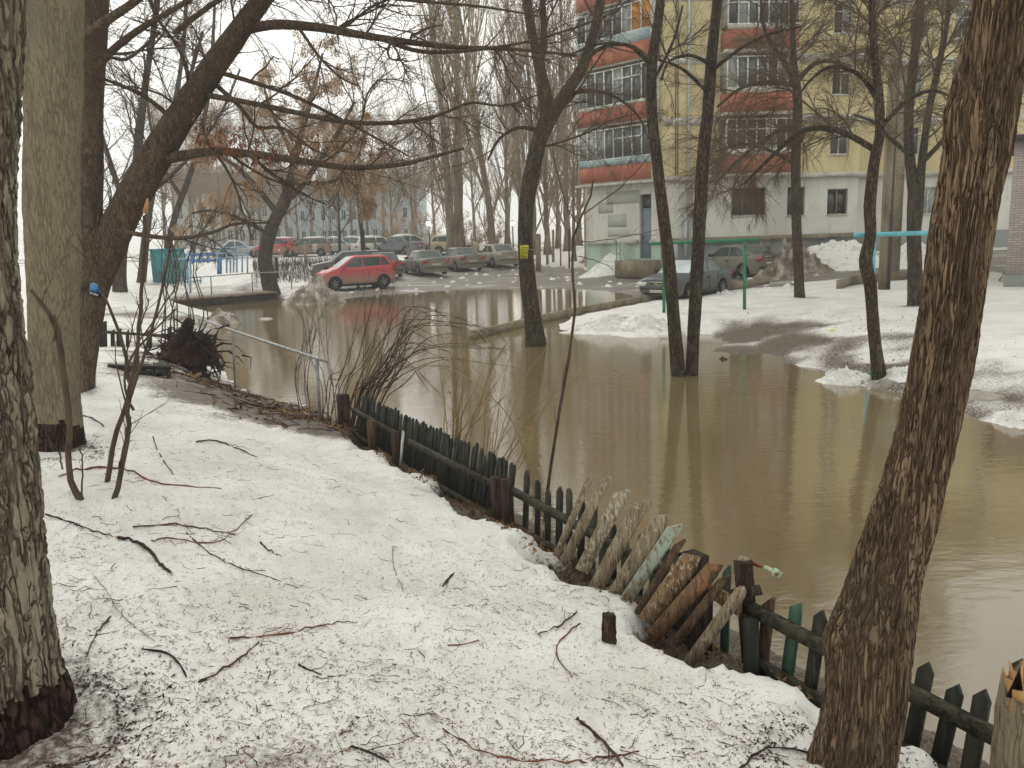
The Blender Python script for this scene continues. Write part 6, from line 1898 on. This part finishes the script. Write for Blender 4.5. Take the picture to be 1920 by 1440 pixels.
Pm = c + rgx.normal(0, .3, (260, 3)) * np.array((1, .6, .7)); Pe = Pm + rgx.normal(0, .28, (260, 3)) - np.array((0, .1, .12))
v, q = tube_geo(np.stack([Pm, (Pm + Pe) / 2 + rgx.normal(0, .05, (260, 3)), Pe], 1), np.tile([.02, .012, .005], (260, 1)), 4)
mk('root_hairs', v, [q], M_BARK_WET, t)['kind'] = 'stuff'

d = GT(215, 648)[1]
t = thing('old_fence_piece', 'remaining dark pickets of an old low fence left of the stump', 'fence', D(215, 648, d))
for k, (px, y0, y1, w) in enumerate(((193, 602, 642, 13), (211, 618, 648, 7), (223, 616, 656, 9), (239, 618, 650, 6), (280, 616, 664, 9), (318, 610, 680, 8), (340, 610, 680, 11))):
    a, b_ = D(px, y0, d), D(px, y1, d); b_[2] = min(b_[2], Hs(b_[0], b_[1])) - .05
    picket('picket', t, b_, (1, 0, 0), a - b_, w * pxm(a), np.linalg.norm(a - b_), .03, M_PICK, 'slant', 400 + k)
m = MB(); m.bar(D(188, 622, d - .03), D(345, 632, d - .03), .03, .06, Z3); m.build('rail', M_RAILW, t)
d = GT(262, 700)[1]
t = thing('fallen_fence_panel', 'black slatted fence panel lying on the snow left of the stump', 'fence panel', D(262, 695, d))
for k in range(13):
    a = D(206 + k * 8.6, 684 + 5 * math.sin(k), d + .25); b_ = D(214 + k * 8.6, 704 + 4 * math.sin(k * 1.7), d - .1)
    a[2] = max(a[2], Hs(a[0], a[1]) + .05)
    m = MB(); m.bar(b_, a, .06, .025, Z3); m.build('slat', M_PICK, t)
for yy in (687, 699):
    m = MB(); m.bar(D(203, yy, d + .12), D(320, yy + 3, d + .05), .05, .05, Z3); m.build('rail', M_PICK, t)
m = MB(); m.bar(D(345, 715, dS2 - .2), D(378, 700, dS2 - .1), .1, .05, Z3)
tag(m.build('old_board', M_GREYW), 'short tan board lying on the mud at the foot of the stump', 'board')

# blue feeder on the leaning tree
d = d3 - .32
t = thing('bird_feeder', 'blue cut out plastic feeder with black base hung on the leaning trunk', 'bird feeder', D(182, 560, d))
def quad(mb, pts, dd, th=.012):
    P = np.array([D(x, y, dd) for x, y in pts]); mb.prism(P, (0, th, 0)); return mb
quad(MB(), [(169, 530), (184, 537), (180, 549), (168, 544)], d).build('left_panel', M_BLUE, t)
quad(MB(), [(184, 538), (195, 540), (192, 555), (183, 551)], d + .03).build('right_panel', M_BLUE, t)
quad(MB(), [(174, 530), (187, 536), (183, 538), (173, 534)], d + .05).build('white_rim', M_WHITEP, t)
M_BLK = M('black_plastic_base', C8(22, 22, 24), .5, .4)
quad(MB(), [(166, 545), (187, 551), (185, 560), (165, 553)], d - .02, .16).build('base', M_BLK, t)
for k in range(4):
    x = 169 + k * 4
    quad(MB(), [(x, 547.5 + k * 1.2), (x + 2.4, 548.2 + k * 1.2), (x + 2.0, 551.5 + k * 1.2), (x - .3, 550.8 + k * 1.2)], d - .026, .004).build('white_mark', M_WHITEP, t)

# yellow notice tied to the tree in the water
M_YEL = M('yellow_notice', C8(196, 186, 40), .6, .3, [(14, C8(182, 172, 52), .45, .7, (1, 1, 1))])
M_INK = M('dark_olive_print', C8(92, 88, 14), .7, .2)
dN = d5 - .26
cs = np.array([D(975, 460.5, dN), D(991, 459, dN + .02), D(989.5, 485, dN + .02), D(975.5, 485, dN)])
t = thing('notice', 'small yellow printed notice tied to the trunk in the water', 'notice', cs[3])
m = MB(); m.prism(cs, (0, .012, 0)); sh = m.build('sheet', M_YEL, t)
rg = np.random.default_rng(2)
rows = [(.13, .24), (.31, .42), (.49, .60), (.68, .75), (.84, .92)]
for k, (v0, v1) in enumerate(rows):
    u = .1
    while u < (.92 if k != 3 else .45):
        w = rg.uniform(.05, .085); u2 = min(u + w, .93)
        def q(uu, vv): return (cs[0] * (1 - uu) + cs[1] * uu) * (1 - vv) + (cs[3] * (1 - uu) + cs[2] * uu) * vv + np.array((0, -.004, 0))
        # each letter as a stem and a cross stroke
        m = MB(); m.prism([q(u, v0), q(u + w * .35, v0), q(u + w * .35, v1), q(u, v1)], (0, .003, 0))
        vm = rg.uniform(v0, v1 - .03); m.prism([q(u, vm), q(u2, vm), q(u2, vm + .03), q(u, vm + .03)], (0, .0025, 0))
        if rg.random() < .6: m.prism([q(u2 - w * .3, v0), q(u2, v0), q(u2, v1), q(u2 - w * .3, v1)], (0, .0028, 0))
        m.build('letter', M_INK, sh)
        u = u2 + .03
m = MB(); a = D(990, 467, dN + .02); m.tube([a, D(997, 468, dN - .02), D(1001, 468, dN + .2)], .004, 4); m.build('string', M_WHITEP, t)

# ------------------------------------------------------------------ snow heaps and ice
def heap_mat(name, c1, c2, lo, hi):
    m = M(name, c1, .8, .2, [(2.2, c2, lo, hi, (1, 1, 1)), (9, tuple(x * .5 for x in c2), .58, .72, (1, 1, 1))], (14, .8, (1, 1, 1), .06))
    return m
M_HEAP = heap_mat('dirty_heap_snow', (.52, .49, .43), (.19, .155, .115), .36, .6)
M_RUBBLE = heap_mat('brown_rubble_snow', (.46, .41, .34), (.15, .12, .085), .36, .58)
M_CLEANHEAP = heap_mat('pushed_up_snow', (.80, .795, .765), (.58, .55, .49), .52, .72)
M_ICE = M('grey_ice', C8(150, 146, 134), .35, .4, [(3, C8(112, 104, 90), .42, .65, (1, 1, 1))], (10, .5, (1, 1, 1), .03))
def heap(label, px, py, wpx, hpx, depth, mat, seed, rough=.35, name='snow_heap', cat='snow heap', freq=2.2, base=None):
    b = GT(px, py) if base is None else base
    sc = pxm(b); rx_, h = wpx * sc / 2, hpx * sc
    n1, n2 = 96, 40; V = []
    rr, th = np.meshgrid(np.linspace(0, 1, n2), np.linspace(0, 2 * math.pi, n1, endpoint=False), indexing='ij')
    X = b[0] + rr * np.cos(th) * rx_ * (1 + .25 * vnoise(np.cos(th) * 2, np.sin(th) * 2, 0, seed)); Y = b[1] + depth * .4 + rr * np.sin(th) * depth * (1 + .25 * vnoise(np.cos(th) * 2, np.sin(th) * 2, 0, seed + 1))
    prof = np.clip(1 - rr ** 1.5, 0, 1) ** 1.25
    k = freq / max(rx_, .3)
    nz_ = 1 + rough * 2 * fbm(X * k, Y * k, 0, 4, seed + 2) + rough * .8 * fbm(X * k * 5, Y * k * 5, 0, 3, seed + 4)
    g = np.maximum(H(X, Y), -.03)
    Z = g - .08 + prof * h * nz_ + .08 * sm(0, .25, 1 - rr)
    V = np.stack([X, Y, Z], -1).reshape(-1, 3)
    Q = [(i * n1 + j, (i + 1) * n1 + j, (i + 1) * n1 + (j + 1) % n1, i * n1 + (j + 1) % n1) for i in range(n2 - 1) for j in range(n1)]
    return tag(mk(name, V, [np.array(Q)], mat, None, True), label, cat)
heap('dirty grey heap of shovelled snow at the water edge left of the red hatchback', 585, 569, 125, 40, 1.3, M_HEAP, 1, .45, freq=3)
heap('dirty ice heap on the bank edge at the left of the flood', 418, 604, 76, 20, .9, M_HEAP, 2, .4)
heap('low grey slush tongue below the dirty ice heap', 360, 612, 80, 12, .8, M_HEAP, 22, .3)
heap('small ice floe drifting left of the dirty shovelled heap', 495, 599, 46, 6, .3, M_HEAP, 3, .4, 'ice_floe', 'ice floe', base=G(495, 599, 0))
heap('white snow bank left of the apartment house door', 1165, 508, 165, 30, 1.8, M_CLEANHEAP, 4, .3)
heap('dark flat boulder lying in the snow bank by the house corner', 1110, 492, 62, 12, .5, M_CONC, 5, .15, 'boulder', 'boulder')
heap('brown rubble heap of old snow behind the upright lawn tree', 1490, 520, 150, 42, 1.4, M_RUBBLE, 6, .7, freq=6)
heap('brown rubble snow beside the old olive grey hatchback', 1440, 515, 70, 36, 1.0, M_RUBBLE, 16, .9, freq=5)
heap('large white snow bank under the ledge of the apartment house', 1575, 500, 210, 52, 2.2, M_CLEANHEAP, 7, .3)
heap('white snow bank behind the two concrete poles', 1730, 500, 150, 42, 2.0, M_CLEANHEAP, 8, .3)
heap('lumpy white snow edge of the lawn by the half drowned kerb', 1130, 620, 170, 12, .8, M_CLEANHEAP, 9, .6, freq=6)
heap('lumpy white snow ridge at the left foot of the green bar', 1215, 616, 120, 12, .8, M_CLEANHEAP, 19, .6, freq=6)
heap('icy snow patch left of the crooked trunk foot', 1585, 716, 125, 17, .45, M_CLEANHEAP, 10, .5, freq=5)
heap('lumpy snow rim right of the crooked trunk foot', 1700, 712, 90, 14, .6, M_CLEANHEAP, 20, .5, freq=5)
heap('flat grey ice slab at the water edge right of the crooked trunk', 1655, 727, 64, 9, .22, M_ICE, 11, .2, 'ice_slab', 'ice slab')
heap('grey ice slab lying right of the big leaning trunk', 1845, 750, 92, 12, .35, M_ICE, 12, .2, 'ice_slab', 'ice slab')
heap('ragged snow at the right edge of the flood', 1905, 800, 70, 12, .35, M_CLEANHEAP, 13, .5, freq=5)
heap('dark clod floating right of the twin trunks', 1358, 675, 28, 7, .15, M_EARTH, 14, .6, 'clod', 'clod', base=G(1358, 675, 0))
heap('rusty dry weed clump at the foot of the brick wall', 1906, 528, 50, 34, .5, M_RUBBLE, 15, .6, 'weed_clump', 'weeds')
M_RAG = M('bright_green_plastic', C8(44, 140, 62), .5, .3)
heap('bright green plastic bag at the foot of the crooked trunk', 1632, 706, 28, 8, .14, M_RAG, 17, .5, 'plastic_bag', 'bag')
M_YRAG = M('yellow_peel', C8(214, 190, 70), .6, .3)
heap('yellow scrap on the mud left of the crooked trunk', 1560, 621, 13, 3, .06, M_YRAG, 18, .5, 'yellow_scrap', 'scrap')

heap('thin oval ice floe on the water right of the big trunk', 1777, 993, 38, 2.5, .05, M_ICE, 41, .2, 'ice_floe', 'ice floe', base=G(1777, 993, 0))
heap('thin ice sliver floating left of the big trunk', 1640, 842, 34, 2, .05, M_ICE, 42, .2, 'ice_floe', 'ice floe', base=G(1625, 765, 0))

# ------------------------------------------------------------------ fallen branches on the near snow
def fallen(label, pts, mat, twn=0, seed=0, ends=None, name='fallen_branch', cat='branch', lift=1.0):
    S = spline(np.array(pts, float), max(10, len(pts) * 4))
    P = np.array([GT(x, y) for x, y, r in S]); R = np.array([.6 * r * pxm(p) for (x, y, r), p in zip(S, P)])
    rg = np.random.default_rng(seed)
    P[:, 2] += R * .75 * lift + .003
    P[1:-1, 2] = (P[:-2, 2] + P[1:-1, 2] * 2 + P[2:, 2]) / 4
    t = thing(name, label, cat, P[0])
    m = MB(); m.tube(P, R * (1 + .18 * rg.normal(size=len(R))), 7); m.build('stick', mat, t, True)
    if ends:
        for e, i in ((0, 1), (-1, -2)):
            m = MB(); d_ = nrm(P[e] - P[i]); m.tube([P[e] - d_ * .005, P[e] + d_ * ends], [R[e] * .95, R[e] * .35], 6); m.build('broken_end', M_WOODCUT, t, True)
    if twn:
        A = resamp(P, R, 10)
        p1, r1 = grow(rg, A[0][None], A[1][None], twn, t=(.15, .95), ang=(.4, .9), absl=(.06, .24), K=6, rr=.6, up=0, wig=.15, rmin=.0011)
        h = H(p1[:, :, 0], p1[:, :, 1]); p1[:, :, 2] = h + .006 + .012 * np.abs(rg.normal(size=h.shape))
        v, q = tube_geo(p1, r1, 4); mk('side_twigs', v, [q], mat, t)['kind'] = 'stuff'
    return t
M_STK = M('dead_branch', C8(92, 70, 54), .85, .2, [(9, C8(62, 48, 40), .4, .62, (1, 1, 1)), (30, C8(134, 108, 84), .58, .8, (1, 1, 1))])
M_STKD = M('dark_dead_branch', C8(64, 52, 46), .85, .2, [(9, C8(42, 34, 32), .4, .62, (1, 1, 1))])
M_STKR = M('reddish_dead_branch', C8(124, 84, 64), .85, .2, [(9, C8(92, 60, 48), .4, .62, (1, 1, 1))])
fallen('thick broken stick with raw orange ends on the snow', [(222, 1010, 4.5), (255, 1018, 5), (280, 1034, 5), (300, 1060, 5), (322, 1076, 4)], M_STKD, 0, 1, .03)
fallen('long straight twig above the thick broken stick', [(250, 990, 3), (330, 985, 2.4), (400, 996, 1.8), (442, 1003, 1.2)], M_STK, 4, 2)
fallen('branched twig rising right from the thick broken stick', [(285, 1016, 3), (320, 1010, 2.2), (385, 1020, 2), (425, 1008, 1.8), (472, 966, 1.5)], M_STKR, 5, 3)
fallen('long thin twig running down right of the broken stick', [(350, 1000, 2.2), (390, 1036, 2), (440, 1062, 1.8), (500, 1082, 1.5), (560, 1104, 1)], M_STK, 6, 4)
fallen('dark bow shaped stick on the snow near the left trunk', [(265, 1219, 3.2), (310, 1226, 3.4), (335, 1245, 3.2), (350, 1272, 3)], M_STKD, 0, 5)
fallen('slanting grey stick right of the bow shaped one', [(373, 1282, 4), (430, 1250, 3.2), (468, 1222, 2.6), (486, 1205, 2.6)], M_STK, 0, 6)
fallen('reddish knotty branch in the middle of the snow', [(431, 1198, 3.2), (500, 1195, 3), (580, 1180, 2.6), (625, 1170, 2), (670, 1168, 1.8)], M_STKR, 4, 7)
fallen('short knotty twig right beside the left trunk', [(163, 1232, 2.4), (180, 1192, 2.6), (208, 1158, 3)], M_STK, 0, 8)
fallen('dark twig reaching out from behind the left trunk', [(85, 966, 3), (130, 980, 2.6), (165, 993, 2.4), (212, 1008, 1.2)], M_STKD, 3, 9)
fallen('long curved branch lying at the foot of the saplings', [(110, 895, 2.4), (150, 882, 3), (225, 880, 3.2), (290, 905, 3), (340, 912, 2.4), (415, 917, 1.4)], M_STKR, 5, 10)
fallen('dark forked twig on the snow below the mud bank', [(368, 830, 2), (400, 827, 2.4), (440, 840, 2), (482, 858, 1.3)], M_STKD, 3, 11)
fallen('long branch along the bottom edge of the picture', [(830, 1368, 2.6), (880, 1400, 2.8), (960, 1425, 3), (1080, 1430, 3.2), (1150, 1420, 3), (1198, 1411, 3)], M_STKR, 5, 12)
fallen('thick short branch crossing the bottom branch', [(1082, 1350, 5.5), (1110, 1374, 5), (1140, 1402, 4.5), (1168, 1438, 4)], M_STK, 2, 13)
fallen('small forked twig left of the broken stub', [(1010, 1190, 2.4), (1050, 1174, 2.4), (1082, 1148, 2)], M_STKD, 2, 14)
fallen('hook shaped twig below the broken stub', [(1087, 1171, 3.2), (1050, 1203, 2.4), (1045, 1232, 2.2), (1072, 1270, 1.4)], M_STKR, 0, 15)
fallen('arched twig at the foot of the big leaning trunk', [(1385, 1445, 3.4), (1430, 1408, 3.2), (1475, 1405, 3.2), (1520, 1414, 3)], M_STKD, 0, 16)
fallen('thin dry stalk in the middle of the snow field', [(737, 1028, 1.4), (738, 1062, 1.6), (756, 1106, 1.4)], M_STEM_PALE, 2, 17)
fallen('dark feather lying on the snow', [(830, 1100, 1.5), (840, 1088, 4), (852, 1074, 1)], M_STKD, 0, 18, None, 'feather', 'feather', .3)
fallen('short dark twig at the left of the snow field', [(488, 1018, 2.6), (502, 1032, 2.4), (528, 1044, 1.2)], M_STKD, 0, 19)
fallen('reddish twig right of the knotty branch', [(840, 1212, 2.2), (868, 1210, 2.2), (898, 1202, 2)], M_STKR, 0, 20)
fallen('short black twig below the knotty branch', [(560, 1248, 3), (580, 1258, 2.6), (604, 1266, 1.4)], M_STKD, 0, 21)
fallen('dark bark stick right of the second trunk foot', [(135, 782, 2), (168, 783, 2), (195, 800, 1.6)], M_STKD, 0, 22)
fallen('upright thin twig stuck in the snow before the mud bank', [(287, 820, 2), (298, 850, 1.6), (332, 902, 1.2)], M_STK, 0, 23)
fallen('brown root creeping along the snow edge by the sapling', [(1020, 1000, 4.5), (1024, 1022, 4.5), (1042, 1040, 4), (1060, 1062, 3)], M_STK, 0, 24)
fallen('dark branch bundle at the lower left of the bottom branch', [(660, 1402, 4), (690, 1412, 3.4), (730, 1430, 2.2)], M_STKD, 5, 25)
fallen('thin straw coloured twig running from the left trunk down the snow', [(170, 1072, 1), (200, 1110, 1.2), (225, 1150, 1.2), (260, 1182, 1.2), (290, 1203, 1.4)], M_STEM_PALE, 0, 26)

# ------------------------------------------------------------------ litter melted out of the snow
rg = np.random.default_rng(99)
def scatter(n, reject=None, pw=1.0):
    """points on the near snow, denser where litter gathers"""
    out = []
    while sum(len(o) for o in out) < n:
        m = n * 3
        # even over the picture rather than over the ground: more of it near
        d = 2.2 + 11 * rg.random(m) ** 1.5
        x = (rg.random(m) * 1.5 - .78) * d * .95
        s = fence_s(x, d); u_ = fence_u(x, d)
        ok = (s > .45) & (s < 7) & (u_ > -4)
        x, y = x[ok], d[ok]
        dens = .5 + .9 * np.clip(fbm(x * 1.1, y * 1.1, 0, 3, 301) * 1.6 + .25, 0, 1) + .8 * sm(2.2, 0, np.hypot(x + 1.6, y - 2.9))
        k = rg.random(len(x)) < np.clip(dens, 0, 1) ** pw
        out.append(np.stack([x[k], y[k]], 1))
    p = np.concatenate(out)[:n]
    return np.column_stack([p, H(p[:, 0], p[:, 1])])
def flakes(n, l, w, tilt=.18, lift=.002, pw=1.0, pts=None, curl=0.):
    p = scatter(n, pw=pw) if pts is None else pts
    n = len(p)
    a = rg.uniform(0, 2 * math.pi, n)
    u = np.stack([np.cos(a), np.sin(a), rg.normal(0, tilt, n)], 1); v = np.stack([-np.sin(a), np.cos(a), rg.normal(0, tilt, n)], 1)
    L = rg.uniform(l[0], l[1], n)[:, None] * rg.uniform(.6, 1.2, (n, 1)); W = rg.uniform(w[0], w[1], n)[:, None]
    c = p + np.array((0, 0, lift))
    k = np.array((0, 0, 1.))[None] * L * curl
    mid = rg.uniform(-.2, .2, (n, 1))
    V = np.stack([c - u * L / 2 + k, c + u * L * mid - v * W / 2, c + u * L / 2 + k * rg.uniform(.2, 1, (n, 1)), c + u * L * mid + v * W / 2], 1).reshape(-1, 3)
    return V, np.arange(4 * n).reshape(-1, 4)
M_BITD = M('dark_bark_crumbs', C8(48, 42, 40), .9, .1, [(40, C8(70, 58, 50), .4, .6, (1, 1, 1))])
M_BITB = M('brown_scales', C8(120, 84, 60), .9, .1, [(30, C8(92, 62, 48), .4, .6, (1, 1, 1))])
M_BITT = M('straw_needles', C8(126, 104, 78), .9, .1, [(30, C8(122, 94, 64), .4, .6, (1, 1, 1))])
M_LEAF = M('rotten_brown_leaves', C8(112, 84, 56), .9, .1, [(14, C8(74, 54, 38), .38, .62, (1, 1, 1)), (5, C8(146, 116, 78), .52, .7, (1, 1, 1))])
v, q = flakes(34000, (.006, .02), (.002, .0055), pw=1.6)
tag(mk('bark_crumbs', v, [q], M_BITD), 'black bark crumbs strewn over the near snow', 'litter', kind='stuff')
v, q = flakes(9000, (.012, .036), (.003, .007), .2, .003, 1.2)
tag(mk('bud_scales', v, [q], M_BITB), 'reddish brown bud scales and seed wings strewn over the near snow', 'litter', kind='stuff')
v, q = flakes(12000, (.02, .07), (.002, .004), .12, .003, .8)
tag(mk('dry_needles', v, [q], M_BITT), 'straw coloured stalk bits strewn over the near snow', 'litter', kind='stuff')
# small twigs
p = scatter(900); n = len(p); a = rg.uniform(0, 6.28, n); L = rg.uniform(.04, .16, n)
K = 5; pts = [p[:, :2] + np.stack([np.cos(a), np.sin(a)], 1) * (L * (k / (K - 1) - .5))[:, None] + np.stack([-np.sin(a), np.cos(a)], 1) * (L * .12 * math.sin(k * 1.3))[:, None] * rg.normal(0, 1, (n, 1)) for k in range(K)]
P = np.stack([np.column_stack([q_, H(q_[:, 0], q_[:, 1]) + .004]) for q_ in pts], 1)
v, q = tube_geo(P, rg.uniform(.0009, .0024, n)[:, None] * np.linspace(1, .5, K)[None], 4)
tag(mk('small_twigs', v, [q], M_STKD), 'small dark twigs strewn over the near snow', 'litter', kind='stuff')
# leaves along the fence foot
n = 2600
uu = rg.uniform(-.4, FLEN - .9, n); ss = rg.uniform(-.05, .42, n)
xy = FA[None] + FDIR[None] * uu[:, None] + FN[None] * ss[:, None]
p = np.column_stack([xy, np.maximum(H(xy[:, 0], xy[:, 1]), .02) + rg.uniform(0, .05, n) * np.exp(-((ss - .2) / .14) ** 2)])
p = p[vnoise(uu * 1.3, ss * 2, 0, 77) > -.35]
v, q = flakes(0, (.025, .06), (.014, .03), .5, .006, pts=p, curl=.2)
tag(mk('leaf_litter', v, [q], M_LEAF), 'rotten brown leaves heaped along the foot of the fence', 'leaves', kind='stuff')
# sticks and leaves on the dark mud bank
n = 1500
c = [G(x, y, .25) for x, y in ((380, 712), (460, 745), (540, 772), (610, 797), (420, 728))]
ci = rg.integers(0, len(c), n); p = np.array([c[i] for i in ci]) + rg.normal(0, .55, (n, 3)); p[:, 2] = H(p[:, 0], p[:, 1])
p = p[p[:, 2] > .03]; n = len(p)
v, q = flakes(0, (.05, .14), (.02, .05), .4, .012, pts=p, curl=.15)
tag(mk('leaf_litter', v, [q], M_LEAF), 'wet leaves and bark on the dark mud bank by the handrail', 'leaves', kind='stuff')
a = rg.uniform(0, 6.28, n); L = rg.uniform(.1, .45, n)
e = p[:, :2] + np.stack([np.cos(a), np.sin(a)], 1) * L[:, None]
P = np.stack([p + (0, 0, .015), np.column_stack([e, np.maximum(H(e[:, 0], e[:, 1]), 0) + .02])], 1)[:500]
v, q = tube_geo(P, np.tile([.007, .003], (len(P), 1)), 4)
tag(mk('small_twigs', v, [q], M_STKD), 'dark sticks on the mud bank by the handrail', 'litter', kind='stuff')
# clods and grit on the far mud and road
n = 1100
px = rg.uniform(1300, 1760, n); py = rg.uniform(600, 730, n)
p = np.array([G(x, y, .12) for x, y in zip(px, py)]); p[:, 2] = H(p[:, 0], p[:, 1]); p = p[p[:, 2] > .03]
v, q = flakes(0, (.03, .08), (.015, .035), .3, .006, pts=p, curl=.12)
tag(mk('mud_crumbs', v, [q], M_BITD), 'dark crumbs of mud and leaves on the thawed patch of lawn', 'litter', kind='stuff')

n = 5200
px = rg.uniform(1040, 1990, n); py = rg.uniform(572, 770, n)
p = np.array([G(x, y, .35) for x, y in zip(px, py)]); p[:, 2] = H(p[:, 0], p[:, 1]); p = p[(p[:, 2] > .06) & (fbm(p[:, 0] * .5, p[:, 1] * .5, 0, 3, 88) > -.12)]
v, q = flakes(0, (.02, .07), (.008, .02), .2, .006, pts=p, curl=.05)
tag(mk('lawn_litter', v, [q], M_BITB), 'brown leaf and bark bits strewn over the snow lawn across the water', 'litter', kind='stuff')
n = 260
px = rg.uniform(600, 1500, n); py = rg.uniform(500, 556, n)
p = np.array([G(x, y, .2) for x, y in zip(px, py)]); p[:, 2] = H(p[:, 0], p[:, 1]); p = p[p[:, 2] > .03]; n = len(p)
n1 = 8; V = []
a = np.linspace(0, 2 * math.pi, 6, endpoint=False)
sz = rg.uniform(.05, .2, n)
ring = np.stack([np.cos(a), np.sin(a)], 1)
for k in range(n):
    jit = rg.uniform(.6, 1.3, (6, 1)); b_ = np.column_stack([p[k, :2] + ring * jit * sz[k], np.full(6, p[k, 2] - .02)]); t_ = np.column_stack([p[k, :2] + ring * jit * sz[k] * .6, p[k, 2] + sz[k] * rg.uniform(.3, .8, 6)])
    V.append(np.concatenate([b_, t_]))
Q = [(12 * k + i, 12 * k + (i + 1) % 6, 12 * k + 6 + (i + 1) % 6, 12 * k + 6 + i) for k in range(n) for i in range(6)]
C_ = [[12 * k + 6 + i for i in range(6)] for k in range(n)]
tag(mk('snow_lumps', np.concatenate(V), [np.array(Q), np.array(C_)], M_CLEANHEAP), 'lumps of broken snow and ice scattered over the wet road', 'snow lumps', kind='stuff')

P10 = BASE10
# litter gathered round the feet of the near trunks
pp = []
for (tx, ty, tr), nn_ in (((_t1[0], _t1[1], .33), 1500), ((_t2[0], _t2[1], .34), 900), ((P10[0], P10[1], .3), 900)):
    a = rg.uniform(0, 6.28, nn_); r_ = tr * (.85 + rg.exponential(.35, nn_))
    pp.append(np.column_stack([tx + r_ * np.cos(a), ty + r_ * np.sin(a)]))
pp = np.concatenate(pp); p = np.column_stack([pp, H(pp[:, 0], pp[:, 1])])
v, q = flakes(0, (.012, .035), (.004, .012), .3, .004, pts=p, curl=.08)
tag(mk('trunk_litter', v, [q], M_BITD), 'bark crumbs gathered round the feet of the near trunks', 'litter', kind='stuff')

# ------------------------------------------------------------------ damp air
hm = bpy.data.materials.new('damp_air'); hm.use_nodes = True
ht = hm.node_tree; ht.nodes.clear()
pv = ht.nodes.new('ShaderNodeVolumePrincipled')
pv.inputs['Color'].default_value = (.93, .95, .96, 1)
pv.inputs['Density'].default_value = .0021
pv.inputs['Anisotropy'].default_value = .2
ho = ht.nodes.new('ShaderNodeOutputMaterial')
ht.links.new(pv.outputs[0], ho.inputs['Volume'])
hb = MB(); hb.box((0, 95, 14.6), (260, 290, 31.6))
tag(hb.build('haze', hm), None, None, kind='stuff')
